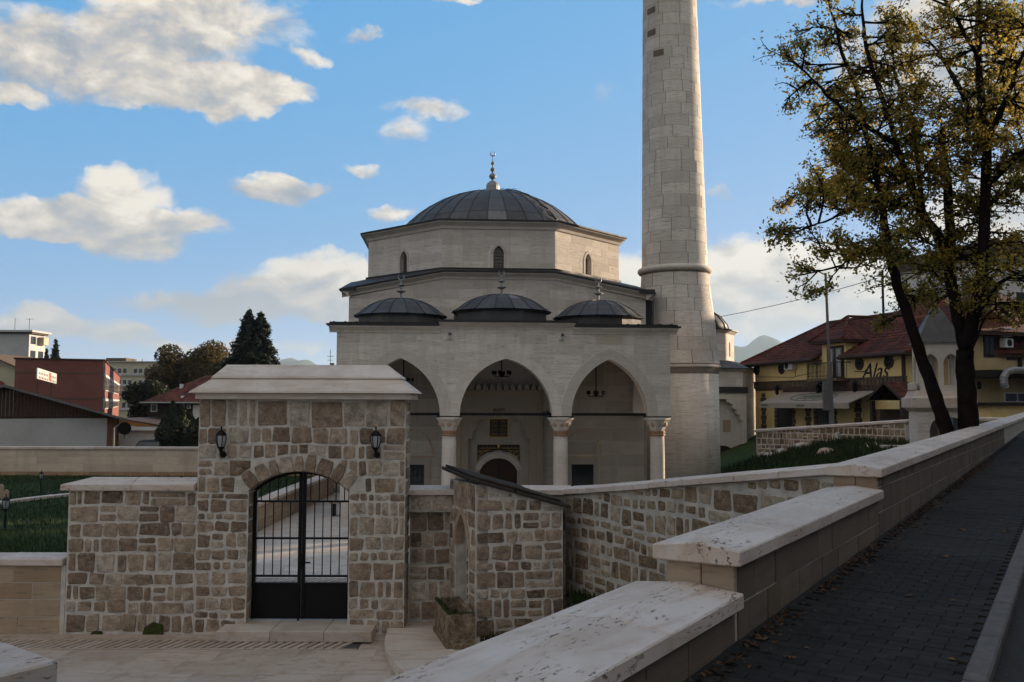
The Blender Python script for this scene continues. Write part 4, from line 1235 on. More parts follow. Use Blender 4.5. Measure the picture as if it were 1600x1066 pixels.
for xa, xb, z in ((-5.92, -2.22, 6.35), (2.32, 5.92, 6.35)):
    o = MB().box(xa, xb, -.30, 4.2, z, z + .055).build('lead_edge', M['lead_dark'], MQ)
    box('lead_edge', M['lead_dark'], MQ, xa + .1, xb - .1, -.24, 4.2, z + .056, z + .11)
box('lead_edge', M['lead_dark'], MQ, -2.30, 2.40, -.31, 4.2, 6.495, 6.56)
for i in range(9):
    for xa in (-5.7, 2.6):
        box('lead_roll', M['lead_dark'], MQ, xa + i * .37, xa + i * .37 + .06, -.27, -.02, 6.46, 6.475)
for sx in (-1, 1): cornice('cornice', M['ashlar_plain'], MQ, [(0, 6.125), (3.7, 6.125)], CPROF, xf_face(sx * 5.6, .45, math.pi / 2) if sx > 0 else Matrix.Translation((-5.6, 4.15, 0)) @ Matrix.Rotation(-math.pi / 2, 4, 'Z'))
box('ceiling', M['ashlar_shade_toned'], MQ, -5.55, 5.55, .56, 4.19, 6.0, 6.12)
for x in (-1.86, 1.89):
    o = wall_with_arches('cross_arch', M['ashlar_shade_toned'], MQ, 0, 3.62, SPR + .12, 6.0, [(1.81, 1.5, 1.7, SPR + .13, SPR + .12)], 0, .45)
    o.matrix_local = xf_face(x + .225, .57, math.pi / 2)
box('portico_floor', M['paving_clean'], MQ, -5.9, 5.9, -.4, 4.2, -.12, -.0)

# ---- small lead domes over the portico
def wedge(prof, n, gap):
    a = math.pi / n - gap
    b = MB().lathe(prof, 2, a0=-a, a1=a, cap=False)
    return b
def finial(parent, z, s, big=False, x=0, y=0):
    f = MB()
    if big: f.lathe([(.30, 0), (.30, .30), (.27, .40), (.18, .50), (.06, .55), (.05, .60), (.10, .64), (.15, .70), (.17, .77), (.13, .85), (.05, .90), (.04, .97), (.09, 1.0), (.115, 1.06), (.09, 1.13), (.035, 1.17), (.03, 1.28), (.07, 1.31), (.09, 1.36), (.07, 1.41), (.025, 1.45), (.02, 1.70)], 12)
    else: f.lathe([(.14, 0), (.10, .03), (.035, .06), (.035, .20), (.09, .23), (.17, .27), (.17, .29), (.06, .32), (.035, .36), (.03, .44), (.08, .47), (.14, .50), (.13, .52), (.04, .55), (.025, .60), (.025, .68)], 10)
    o = f.build('finial', M['steel'], parent, (x, y, z), smooth=False)
    o.scale = (s, s, s)
    c = MB(); r_ = .105; zc = (1.80 if big else .78)
    pts_ = [(r_ * math.cos(a), 0, zc + r_ * math.sin(a)) for a in [math.pi / 2 + .45 + (2 * math.pi - .9) * i / 14 for i in range(15)]]
    rd = [.008 + .022 * math.sin(math.pi * i / 14) for i in range(15)]
    c.tube(pts_, rd, 6).build('crescent', M['steel'], o)
    return o
def small_dome(cx, z_eave, z_drum, rw):
    h = .64; k = rw / 1.8
    dr = MB().lathe([(1.68 * k, z_drum - z_eave - .02), (1.68 * k, -.10), (1.72 * k, -.06), (1.80 * k, -.03), (1.81 * k, 0.0), (1.7 * k, .02)], 8, ph=math.pi / 8)
    prof = [(1.80 * k, -.005), (1.69 * k, .04), (1.57 * k, .12), (1.41 * k, .25), (1.17 * k, .40), (.85 * k, .53), (.48 * k, .615), (.10 * k, .65)]
    base = MB().lathe([(r_ - .03, z_ - .02) for r_, z_ in prof], 32).build('small_dome', M['lead_dark'], MQ, (cx, 2.1, z_eave), smooth=True)
    dr.build('dome_drum', M['lead'], base)
    n = 16
    lowp, hip = prof[:5], prof[4:]
    ml = wedge(lowp, n, .008).build('lead_panel', M['lead'], base); mh = wedge([(r_, z_ + .006) for r_, z_ in hip], n, .012).build('lead_panel', M['lead'], base)
    sm = MB().tube([(r_, 0, z_ + .012) for r_, z_ in prof], .017, 4).build('seam', M['lead_seam'], base)
    for i in range(1, n):
        for q in (ml, mh, sm):
            c = q.copy(); COL.objects.link(c); c.rotation_euler = (0, 0, 2 * math.pi * i / n)
    for q in (ml, mh): q.rotation_euler = (0, 0, 0)
    for q in [c for c in base.children if c.name.startswith('seam')]: q.rotation_euler.z += math.pi / n
    finial(base, .64, 1.0)
    return base
small_dome(-3.62, 6.86, 6.45, 1.66); small_dome(-.02, 7.04, 6.55, 1.80); small_dome(3.50, 6.86, 6.45, 1.66)
box('roof_upstand', M['lead_dark'], MQ, -1.72, 1.70, 3.3, 4.18, 6.56, 7.10, .01)

# ---- prayer hall: walls with low gabled tops, corner roofs, drum and dome
HW, FY, CY = 5.7, 4.2, 9.9
def hall_top(x): x = abs(x); return 8.54 if x < 2.15 else 8.54 - (x - 2.15) / (HW - 2.15) * .74
hp = [(-HW, -.1), (HW, -.1), (HW, hall_top(HW)), (2.15, 8.54), (-2.15, 8.54), (-HW, hall_top(HW))]
for k in range(4):
    b = MB().prism(hp, 0, .8); o = b.build('hall_wall', M['ashlar_core'] if k == 0 else M['ashlar'], MQ)
    ang = k * math.pi / 2
    o.matrix_local = Matrix.Translation((0, CY, 0)) @ Matrix.Rotation(ang, 4, 'Z') @ Matrix.Translation((0, -HW if k % 2 == 0 else -HW + .003, 0))
    HP = [(-HW - .26, 7.80 - .02), (-2.15, 8.54), (2.15, 8.54), (HW + .26, 7.80 - .02)]
    xk = Matrix.Translation((0, CY, 0)) @ Matrix.Rotation(ang, 4, 'Z') @ Matrix.Translation((0, -HW, 0))
    cornice('hall_cornice', M['ashlar_plain'], MQ, HP, [(-.02, 0), (.04, 0), (.07, .08), (.20, .17), (.25, .19), (.25, .24), (-.02, .24)], xk)
    cornice('hall_lead_edge', M['lead_dark'], MQ, [(-HW - .34, 7.79 + .225), (-2.16, 8.785), (2.16, 8.785), (HW + .34, 7.79 + .225)], [(-.3, 0), (.33, 0), (.33, .05), (.1, .09), (-.3, .11)], xk)
xfw = Matrix.Translation((0, FY, 0))
ashlar(MQ, -HW, HW, 6.62, 8.54, .38, .95, M['ashlar'], .016, .006, y=FY, top=hall_top)
a_ = 2.2; ap = a_ * (1 + math.sqrt(2))
octv = [Vector((ap / math.cos(math.pi / 8) * math.sin(math.pi / 8 + k * math.pi / 4), -ap / math.cos(math.pi / 8) * math.cos(math.pi / 8 + k * math.pi / 4), 0)) for k in range(8)]
vs = []; e = HW + .30
edge = [(-2.15, -e, 8.83), (2.15, -e, 8.83), (e, -e, 8.06), (e, -2.15, 8.83), (e, 2.15, 8.83), (e, e, 8.06), (2.15, e, 8.83), (-2.15, e, 8.83), (-e, e, 8.06), (-e, 2.15, 8.83), (-e, -2.15, 8.83), (-e, -e, 8.06)]
ring = [octv[7], octv[0], None, octv[1], octv[2], None, octv[3], octv[4], None, octv[5], octv[6], None]
vs = [(x, y_ + CY, z) for x, y_, z in edge] + [(octv[k].x, octv[k].y + CY, 8.98) for k in range(8)]
O = lambda k: 12 + k % 8
fs = [(0, 1, O(0), O(7)), (1, 2, O(0)), (2, 3, O(1)), (2, O(1), O(0)), (3, 4, O(2), O(1)), (4, 5, O(2)), (5, 6, O(3)), (5, O(3), O(2)), (6, 7, O(4), O(3)), (7, 8, O(4)), (8, 9, O(5)), (8, O(5), O(4)), (9, 10, O(6), O(5)), (10, 11, O(6)), (11, 0, O(7)), (11, O(7), O(6))]
fixn(mesh_obj('hall_roof', vs, fs, M['lead_dark'], MQ))
for k in range(8):
    fx = Matrix.Translation((0, CY, 0)) @ Matrix.Rotation(k * math.pi / 4, 4, 'Z') @ Matrix.Translation((0, -ap, 0))
    o = wall_with_arches('drum_wall', M['ashlar_core'], MQ, -a_, a_, 8.5, 10.56, [(0, .21, .34, 9.58, 8.94)], 0.0, .35); o.matrix_local = fx
    if k in (0, 1, 7, 2, 6):
        ashlar(MQ, -a_, a_, 8.98, 10.55, .315, 1.25, M['ashlar'], .008, .006, hole=lambda x: 10.08 - max(0, abs(x) - .0) * 1.0 if abs(x) < .33 else None, name='drum_block', xf=fx)
        for xa, xb in ((-.33, -.27), (.27, .33)): pass
    rg = arch_ring('window_surround', M['ashlar_plain'], MQ, 0, .205, .34, 9.58, .11, -.018, .1); rg.matrix_local = fx
    b = MB().box(-.315, -.205, -.018, .1, 8.97, 9.58).box(.205, .315, -.018, .1, 8.97, 9.58); o = b.build('window_jamb', M['ashlar_plain'], MQ); o.matrix_local = fx
    wn_ = MB().box(-.24, .24, .22, .26, 8.9, 9.98).build('window', M['glass'], MQ); wn_.matrix_local = fx
    gr = MB()
    for i in range(3):
        for j in range(7):
            gr.add(*(lambda m_: (m_.v, m_.f))(MB().box(-.16 + i * .16 - .055, -.16 + i * .16 + .055, .16, .19, 8.99 + j * .135, 9.01 + j * .135)))
    for i in range(4): gr.box(-.24 + i * .16 - .012, -.24 + i * .16 + .012, .16, .19, 8.94, 9.96)
    gr.build('grille', M['ashlar_grey'], wn_)
    L = a_ + .05 * math.tan(math.pi / 8); E_ = lambda o_: a_ + o_ * math.tan(math.pi / 8)
    pr = [(-.02, 0), (.05, 0), (.09, .10), (.22, .20), (.28, .22), (.28, .27), (-.02, .27)]
    b = MB(); n = len(pr)
    for s_ in (-1, 1): b.v += [(s_ * E_(o_), -o_, 10.56 + u_) for o_, u_ in pr]
    b.f = [(i, n + i, n + i + 1, i + 1) for i in range(n - 1)] + [(n - 1, 2 * n - 1, n, 0)]
    o = b.build('drum_cornice', M['ashlar_plain'], MQ); o.matrix_local = fx
def octa(apo, z0, z1):
    r_ = apo / math.cos(math.pi / 8)
    return MB().lathe([(r_, z0), (r_, z1)], 8, (0, CY, 0), ph=math.pi / 8)
octa(ap + .34, 10.832, 10.89).build('drum_lead_edge', M['lead_dark'], MQ)
octa(ap + .05, 10.892, 10.95).build('drum_lead_edge', M['lead_dark'], MQ)
octa(ap + .10, 8.80, 9.03).build('drum_flashing', M['lead_dark'], MQ)
RD, ZD = 5.34, 7.92
t0, t1 = math.acos((10.80 - ZD) / RD), 0.0
prof = [((RD - .03) * math.sin(t0 * (1 - i / 12)), (RD - .03) * math.cos(t0 * (1 - i / 12))) for i in range(13)]
dome = MB().lathe(prof, 64, cap=False).build('main_dome', M['lead_dark'], MQ, (0, CY, ZD), smooth=True)
rows = [t0, rad(46), rad(34.5), rad(22.5), rad(9)]; NP = 32
for (ta, tb) in zip(rows, rows[1:]):
    ta_, tb_ = ta - .0022, tb + .0022
    dz_ = math.pi / NP
    b = MB(); ga = .0035
    for i in range(4):
        t = ta_ + (tb_ - ta_) * i / 3
        for j in range(4):
            a = -dz_ + ga / max(.2, math.sin(t)) + (2 * dz_ - 2 * ga / max(.2, math.sin(t))) * j / 3
            b.v.append((RD * math.sin(t) * math.cos(a), RD * math.sin(t) * math.sin(a), RD * math.cos(t)))
    b.f = [(i * 4 + j, i * 4 + j + 1, i * 4 + j + 5, i * 4 + j + 4) for i in range(3) for j in range(3)]
    q = b.build('lead_panel', M['lead'], dome, smooth=True)
    for i in range(1, NP):
        c = q.copy(); COL.objects.link(c); c.rotation_euler = (0, 0, 2 * math.pi * i / NP)
MB().lathe([(RD * math.sin(rad(9)), RD * math.cos(rad(9))), (RD * math.sin(rad(4)), RD * math.cos(rad(4)) + .01), (.2, RD + .02)], 32, cap=False).build('dome_cap', M['lead'], dome, smooth=True)
sm = MB().tube([((RD + .012) * math.sin(t0 + (rad(9) - t0) * i / 8), 0, (RD + .012) * math.cos(t0 + (rad(9) - t0) * i / 8)) for i in range(9)], .022, 5).build('seam', M['lead_seam'], dome)
sm.rotation_euler = (0, 0, math.pi / NP)
for i in range(1, NP):
    c = sm.copy(); COL.objects.link(c); c.rotation_euler = (0, 0, 2 * math.pi * (i + .5) / NP)
fo = finial(dome, RD + .0, 1.0, True)
cb = MB().tube([((RD + .06) * math.sin(rad(10 + 42 * i / 16)) * math.cos(-.95 + .05 * math.sin(i * 2.2)), (RD + .06) * math.sin(rad(10 + 42 * i / 16)) * math.sin(-.95 + .05 * math.sin(i * 2.2)), (RD + .06) * math.cos(rad(10 + 42 * i / 16))) for i in range(17)], .03, 5)
for k in range(3): cb.tube([(.45 + .25 * k + .12 * math.cos(a), -.2, RD + .07 + .10 * math.sin(a)) for a in [math.pi * i / 6 for i in range(7)]], .012, 4)
cb.build('lightning_cable', M['lead_dark'], dome)
box('lead_flashing', M['lead_dark'], MQ, 5.74, 6.05, 4.6, 5.4, 6.3, 8.0); box('lead_flashing', M['lead_dark'], MQ, 5.55, 6.12, 4.4, 5.5, 8.005, 8.25)
MB().tube([(6.13, 4.6, 6.3), (6.13, 4.6, 7.95)], .035, 6).build('downpipe', M['steel'], MQ)

# ---- portal in the back wall of the portico
by = FY
for sg in (-1, 1):
    for (xa, xb, za, zb_) in ((1.68, 2.57, 0, 1.84), (3.86, 5.6, 0, 1.84), (1.68, 5.6, 1.84, 6.0)):
        x0_, x1_ = sorted((sg * xa, sg * xb)); ashlar(MQ, x0_, x1_, za, zb_, .50, 1.5, M['ashlar_shade_toned'], .010, .004, y=by, name='back_block')
steps = [(1.15, 2.45), (1.03, 2.50), (.98, 2.78), (.86, 2.84), (.82, 3.10), (.70, 3.16), (.50, 3.45), (.22, 3.62)]
b = MB(); xs = [1.65] + [s_[0] for s_ in steps] + [0.0]
prev_z = -.1
lv = [-.1] + [s_[1] for s_ in steps]
for i in range(len(xs) - 1):
    for sg in (-1, 1):
        xa, xb = sorted((sg * xs[i], sg * xs[i + 1]))
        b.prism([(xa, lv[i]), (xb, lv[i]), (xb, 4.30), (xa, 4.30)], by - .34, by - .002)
b.build('portal_frame', M['ashlar_shade_toned'], MQ)
for sg in (-1, 1): box('portal_moulding', M['ashlar_tan'], MQ, sg * 1.5 - .05, sg * 1.5 + .05, by - .37, by - .34, -.05, 4.28)
box('portal_moulding', M['ashlar_tan'], MQ, -1.44, 1.44, by - .37, by - .34, 4.15, 4.25)
for i in range(13):
    x = -1.56 + i * .26
    MB().prism([(x - .09, 4.30), (x + .09, 4.30), (x + .09, 4.40), (x + .045, 4.50), (x, 4.53), (x - .045, 4.50), (x - .09, 4.40)], by - .40, by - .01).build('portal_crest', M['ashlar_shade_toned'], MQ)
wall_with_arches('portal_back', M['ashlar_shade_toned'], MQ, -1.15, 1.15, -.1, 3.7, [(0, .71, .46, 1.26, -.1)], by - .10, by - .004)
arch_ring('door_arch', M['ashlar'], MQ, 0, .70, .46, 1.26, .20, by - .125, by - .02)
dr = MB().box(-.75, 0, by - .035, by - .005, -.1, 1.75).box(0.006, .75, by - .035, by - .005, -.1, 1.75).build('door', M['wood_dark'], MQ)
for sg in (-1, 1):
    for z in (.2, .9): MB().box(sg * .37 - .24, sg * .37 + .24, by - .05, by - .036, z, z + .55).build('door_panel', M['wood_dark'], dr)
pq = box('inscription_plaque', M['gold'], MQ, -.37, .37, by - .135, by - .101, 2.50, 3.22)
MB().box(-.335, .335, -.03, -.018, .035, .685).build('plaque_ground', M['black_panel'], pq)
for j in range(4):
    for sg in (-1, 1):
        MB().box(sg * .165 - .14, sg * .165 + .14, -.036, -.03, .08 + j * .155, .085 + j * .155).build('plaque_line', M['gold'], pq)
        g_ = MB()
        for t in range(5):
            x = sg * .165 - .11 + t * .05
            g_.tube([(x, -.032, .11 + j * .155), (x + .02, -.032, .19 + j * .155 - .02 * (t % 2)), (x + .045, -.032, .12 + j * .155)], .006, 4)
        g_.build('plaque_script', M['gold'], pq)
fz = box('frieze', M['black_panel'], MQ, -.80, .80, by - .135, by - .101, 2.02, 2.23)
for sg in (-1, 1):
    g_ = MB()
    for t in range(14):
        x = sg * (.10 + t * .048)
        g_.tube([(x, -.022, .05), (x + .015, -.022, .10 + .05 * (t % 3) / 2), (x + .035, -.022, .06)], .007, 4)
    g_.build('frieze_script', M['gold'], fz)
    sp = MB()
    cxs = sg * .62
    for (dx, dz_, r_) in ((0, 0, .075), (sg * .10, .03, .05), (-sg * .13, .05, .045), (sg * .10, -.12, .05), (sg * .12, -.22, .04), (-sg * .22, .075, .03)):
        pts_ = [(cxs + dx + r_ * math.cos(a) * (1 - i / 16), by - .135, 1.93 + dz_ + r_ * math.sin(a) * (1 - i / 16)) for i, a in enumerate([k * .75 for k in range(10)])]
        sp.tube(pts_, .011, 4)
    sp.build('gilded_spandrel', M['gold'], MQ)
    MB().prism([(sg * .80, 2.01), (sg * .12, 2.01), (sg * .12, 1.99), (sg * .45, 1.93), (sg * .70, 1.78), (sg * .80, 1.60)], by - .130, by - .1).build('spandrel_ground', M['black_panel'], MQ)
MB().prism([(-.06, 2.2), (0, 2.06), (.06, 2.2), (.03, 2.26), (-.03, 2.26)], by - .16, by - .13).build('frieze_boss', M['gold'], MQ)
b = MB()
for i in range(7): b.lathe([(.0, 0), (.05, .02), (.06, .08), (.0, .13)], 6, (-.36 + i * .12, by - .12, 3.45))
b.build('portal_crest', M['ashlar_tan'], MQ)
for sg, nm in ((-1, 0), (1, 1)):
    cx = sg * 3.21
    wf = MB().box(cx - .62, cx - .42, by - .05, by - .004, -.05, 1.75).box(cx + .42, cx + .62, by - .05, by - .004, -.05, 1.75).box(cx - .42, cx + .42, by - .05, by - .004, 1.48, 1.75).build('window', M['ashlar_shade_toned'], MQ)
    MB().box(cx - .42, cx + .42, by - .02, by - .004, -.05, 1.48).build('pane', M['glass'], wf)
    g_ = MB()
    for i in range(5): g_.box(cx - .32 + i * .16 - .010, cx - .32 + i * .16 + .010, by - .045, by - .025, -.05, 1.48)
    for j in range(6): g_.box(cx - .42, cx + .42, by - .043, by - .027, .1 + j * .24, .12 + j * .24)
    g_.build('grille', M['iron'], wf)
    box('window_moulding', M['ashlar_tan'], MQ, cx - .76, cx + .76, by - .03, by - .004, 1.755, 1.82)
    arch_ring('blind_arch', M['ashlar_tan'], MQ, cx, .70, .92, 1.86, .06, by - .022, by - .004)

def chandelier(label, x, y_, ztop, zb):
    p = MQ.matrix_basis @ Vector((x, y_, 0))
    t = thing('chandelier', label, 'chandelier', (p.x, p.y, zb), .068, 'chandeliers under the portico')
    MB().tube([(0, 0, .1), (0, 0, ztop - zb)], .022, 6).build('rod', M['iron'], t)
    MB().lathe([(.02, 0), (.06, .03), (.075, .10), (.04, .2), (.02, .26)], 8).build('hub', M['iron'], t)
    for k in range(6):
        a = k * math.pi / 3 + .2; c, s_ = math.cos(a), math.sin(a)
        arm = MB().tube([(.04 * c, .04 * s_, .10), (.15 * c, .15 * s_, .02), (.27 * c, .27 * s_, .03), (.32 * c, .32 * s_, .11)], .012, 5).build('arm', M['iron'], t)
        MB().lathe([(.02, .10), (.045, .13), (.05, .19), (.03, .24)], 7, (.32 * c, .32 * s_, 0)).build('lamp_cup', M['iron'], arm)
chandelier('iron chandelier hanging in the left portico arch, half behind the gateway roof', -3.5, 2.2, 6.0, 4.45)
chandelier('iron chandelier hanging high in the middle portico arch above the door', 0.0, 2.2, 6.0, 4.72)
chandelier('iron chandelier hanging low in the right portico arch beside the minaret', 3.42, 2.2, 6.0, 4.02)
def camera_thing(label, x):
    p = MQ.matrix_basis @ Vector((x, -.01, 5.98))
    t = thing('security_camera', label, 'camera', p, .068, 'security cameras on the portico')
    box('mount', M['white_paint'], t, -.10, .10, -.08, 0, -.06, .02, .01)
    MB().lathe([(.07, 0), (.075, .10), (.06, .16), (.0, .18)], 10).build('housing', M['white_paint'], t, (0, -.05, .02), rot=(1.2, 0, 0))
    MB().lathe([(.05, 0), (.06, .03), (.0, .05)], 10).build('lens', M['glass'], t, (0, -.20, .09), rot=(1.2, 0, 0))
camera_thing('small white security camera left of the middle portico arch', -1.86); camera_thing('small white security camera right of the middle portico arch', 1.90)

# ================================================================== MINARET
MN = thing('minaret', 'tall round limestone minaret with ring moulding rising beside the mosque', 'minaret', (6.76, 36.5, 0))
MN.rotation_euler = (0, rad(-0.55), 0)
RP = [(1.66, -.1), (1.66, 4.9), (1.70, 5.20), (1.77, 5.26), (1.77, 5.34), (1.70, 5.42), (1.56, 7.2), (1.44, 8.2), (1.38, 8.85), (1.37, 9.10), (1.335, 9.30), (1.115, 20.6), (1.03, 24.2)]
def mr(z):
    for (r0, z0), (r1, z1) in zip(RP, RP[1:]):
        if z0 <= z <= z1: return r0 + (r1 - r0) * (z - z0) / (z1 - z0)
    return RP[-1][0]
MB().lathe([(r_ - .012, z) for r_, z in RP if z > 5.3 or z < 5], 48, cap=False).build('shaft_core', M['joint_dark'], MN, smooth=True)
MB().lathe([(1.665, -.1), (1.665, 5.20)], 48, cap=True).build('base', M['ashlar'], MN, smooth=True)
MB().lathe([(1.60, 5.19), (1.75, 5.21), (1.78, 5.27), (1.75, 5.34), (1.62, 5.36)], 48, cap=False).build('base_ring', M['ashlar_plain'], MN, smooth=True)
MB().lathe([(1.36, 9.08), (1.46, 9.10), (1.51, 9.17), (1.52, 9.22), (1.49, 9.29), (1.42, 9.33), (1.33, 9.34)], 48, cap=False).build('ring_moulding', M['ashlar_plain'], MN, smooth=True)
back = MB()
def shell(b, a0, a1, z0, z1, pr, n=4):
    v0 = len(b.v); zs = [z0, (z0 + z1) / 2, z1] if z1 > 5.4 else [z0, z1]
    for z in zs:
        for i in range(n + 1):
            a = a0 + (a1 - a0) * i / n; r_ = mr(z) + pr
            b.v.append((r_ * math.cos(a), r_ * math.sin(a), z))
    m_ = n + 1
    for k in range(len(zs) - 1):
        for i in range(n): b.f.append((v0 + k * m_ + i, v0 + k * m_ + i + 1, v0 + (k + 1) * m_ + i + 1, v0 + (k + 1) * m_ + i))
z = 5.38; cr = 0; carved = 0.0
while z < 24:
    h = .47 if z > 9.3 else .52
    if z < 9.05 < z + h: h = 9.07 - z
    if 9.0 < z < 9.3: z = 9.33; continue
    ph = R.uniform(0, 6.28); n = 9; a = ph
    cuts = sorted([(ph + 2 * math.pi * (i + R.uniform(-.2, .2)) / n) for i in range(n)]); cuts.append(cuts[0] + 2 * math.pi)
    for a0, a1 in zip(cuts, cuts[1:]):
        g_ = .0075
        am_ = (a0 + a1) / 2; vis = math.sin(am_) < .12
        zz0, zz1 = z + .004, z + h - .004
        pr = R.uniform(-.003, .004)
        if vis and z < 21.5:
            b = MB(); shell(b, a0 + g_, a1 - g_, zz0, zz1, pr)
            o = b.build('block', M['ashlar'], MN, smooth=True)
            if z > 17.0 and z - carved > .9 and -2.7 < (am_ if am_ < math.pi else am_ - 2 * math.pi) < -.6:
                carved = z; q = MB(); shell(q, am_ - .20, am_ + .20, z + .12, z + .38, .008); q.build('carved_stone', M['ashlar_grey'], MN, smooth=True)
        else: shell(back, a0 + g_, a1 - g_, zz0, zz1, pr)
    z += h; cr += 1
o = back.build('rear_blocks', M['ashlar'], MN, smooth=True); o['kind'] = 'stuff'
MB().lathe([(1.03, 24.1), (1.15, 24.3), (1.3, 24.6), (1.5, 24.9), (1.75, 25.2), (1.9, 25.3), (1.9, 26.3), (1.8, 26.3), (1.8, 25.35), (.9, 25.35), (.86, 28.5), (.95, 28.6), (.95, 28.8)], 24, cap=False).build('balcony', M['ashlar_plain'], MN)
MB().lathe([(1.0, 28.8), (.02, 33.0), (.0, 33.4)], 24).build('spire', M['lead'], MN)

# ================================================================== TOMB behind the minaret
TB = thing('tomb', 'octagonal limestone tomb with stepped portal standing behind the minaret', 'tomb', (12.15, 61.6, 0), rad(17))
s_ = 1.70; apo = s_ * (1 + math.sqrt(2))
def face(k, ap_): return Matrix.Rotation(k * math.pi / 4, 4, 'Z') @ Matrix.Translation((0, -ap_, 0))
for k in range(8):
    o = MB().prism([(-s_, -.2), (s_, -.2), (s_, 5.9), (-s_, 5.9)], 0, .5).build('wall', M['ashlar_core'], TB); o.matrix_local = face(k, apo)
    if k in (0, 1, 7): ashlar(TB, -s_, s_, 0.0 if k else 4.9, 5.88, .42, 1.1, M['ashlar'], .012, .008, xf=face(k, apo))
oc8 = lambda ap_, z0, z1, ap2=None: MB().lathe([(ap_ / math.cos(math.pi / 8), z0), ((ap2 or ap_) / math.cos(math.pi / 8), z1)], 8, ph=math.pi / 8)
oc8(apo + .05, 5.88, 6.04, apo + .28).build('cornice', M['ashlar_plain'], TB); oc8(apo + .34, 6.042, 6.10).build('lead_edge', M['lead_dark'], TB)
oc8(apo + .30, 6.102, 6.65, 3.05).build('lower_roof', M['lead'], TB)
s2 = 1.18; ap2 = s2 * (1 + math.sqrt(2))
for k in range(8):
    o = wall_with_arches('drum_wall', M['ashlar_core'], TB, -s2, s2, 6.4, 8.5, [(0, .20, .32, 7.65, 6.95)], 0, .3); o.matrix_local = face(k, ap2)
    w_ = MB().box(-.22, .22, .18, .22, 6.9, 8.0).build('window', M['glass'], TB); w_.matrix_local = face(k, ap2)
    if k in (0, 1, 7): ashlar(TB, -s2, s2, 6.55, 8.48, .38, .9, M['ashlar'], .012, .008, hole=lambda x: 8.05 - abs(x) if abs(x) < .3 else None, name='drum_block', xf=face(k, ap2))
oc8(ap2 + .03, 8.48, 8.68, ap2 + .25).build('drum_cornice', M['ashlar_plain'], TB); oc8(ap2 + .30, 8.682, 8.74).build('lead_edge', M['lead_dark'], TB)
td = MB().lathe([(2.75, 8.74), (2.6, 9.2), (2.2, 9.7), (1.6, 10.1), (.9, 10.35), (.1, 10.45)], 32).build('dome', M['lead'], TB, smooth=True)
for k in range(20): 
    a = k * math.pi / 10
    MB().tube([(r_ * math.cos(a), r_ * math.sin(a), z_) for r_, z_ in ((2.77, 8.74), (2.62, 9.2), (2.22, 9.71), (1.62, 10.12), (.92, 10.37))], .03, 4).build('seam', M['lead_dark'], td)
finial(TB, 10.42, 1.1)
fx = face(0, apo)
def tb(o): o.matrix_local = fx; return o
tb(MB().box(-1.72, 1.78, -.5, -.01, 4.50, 4.88).build('portal_canopy', M['lead_dark'], TB))
b = MB(); st = [(1.45, 2.7), (1.32, 2.85), (1.25, 3.1), (1.08, 3.2), (1.0, 3.45), (.82, 3.55), (.72, 3.8), (.5, 3.9), (.3, 4.1)]
xs = [1.70] + [q[0] for q in st] + [0.0]; lv = [-.2] + [q[1] for q in st]
for i in range(len(xs) - 1):
    for sg in (-1, 1):
        xa, xb = sorted((sg * xs[i], sg * xs[i + 1])); b.prism([(xa, lv[i]), (xb, lv[i]), (xb, 4.498), (xa, 4.498)], -.40, -.004)
tb(b.build('portal_frame', M['ashlar_plain'], TB))
tb(MB().prism([(-.2, -.1), (.86, -.1), (.86, .75), (.7, 1.0), (.33, 1.12), (-.2, 1.12)], -.03, -.005).build('door', M['wood_dark'], TB))
tb(MB().prism([(-1.2, -.1), (-.2, -.1), (-.2, 1.12), (-.7, 1.0), (-.86, .75)], -.03, -.005).build('door', M['wood_dark'], TB))
tb(MB().box(.2, .75, -.03, -.006, 2.0, 2.75).build('plaque', M['ashlar_tan'], TB))
# ================================================================== RIGHT SIDE: garden wall, kiosk, restaurant
M['plaster_yellow'] = plain('yellow_plaster', (0.72, 0.55, 0.26), 0.9, 0, 0.16, 1.6, 0.2, 0.01, 0.1)
M['plaster_ochre'] = plain('ochre_plaster', (0.46, 0.35, 0.19), 0.9, 0, 0.2, 1.2, 0.2, 0.01, 0.1)
M['plaster_white'] = plain('pale_grey_plaster', (0.42, 0.42, 0.42), 0.9, 0, 0.14, .7, 0.2, 0.01, 0.1)
M['plaster_pale'] = plain('light_grey_render', (0.50, 0.50, 0.50), 0.9, 0, 0.12, .7, .2, .01, .1)
M['plaster_cream'] = plain('cream_plaster', (0.45, 0.41, 0.30), 0.9, 0, 0.14, .7, 0.2, 0.01, 0.1)
M['wood_brown'] = plain('dark_brown_timber', (0.045, 0.024, 0.016), 0.7, 0, .4, 6, .3, .01)
M['roof_red'] = mat_rooftile('red_clay_roof', (0.118, 0.040, 0.028), .38, .26, 0)
M['roof_red_y'] = mat_rooftile('brown_clay_roof', (0.105, 0.037, 0.027), .38, .26, 1)
M['brick_trim'] = plain('brown_brick_trim', (0.12, 0.085, 0.062), 0.9, 0, .35, 5, .5, .01, .1)
M['awning'] = plain('beige_awning_cloth', (0.33, 0.27, 0.22), 0.9, 0, .15, 2, .1, .01, .1)
M['curtain'] = plain('pale_curtain', (0.34, 0.33, 0.31), 0.9, 0, .3, 5, .2, .01, .1)
M['awning_print'] = plain('green_awning_print', (0.05, 0.10, 0.07), 0.9, 0, .2, 5, 0, .01, .1)
M['pole_grey'] = plain('grey_pole_paint', (.11, .105, .105), .7, 0, .2, 4, .1, .01)
M['sign_black'] = plain('black_lettering', (0.012, 0.011, 0.010), .6, 0, .2, 5, 0, .01)

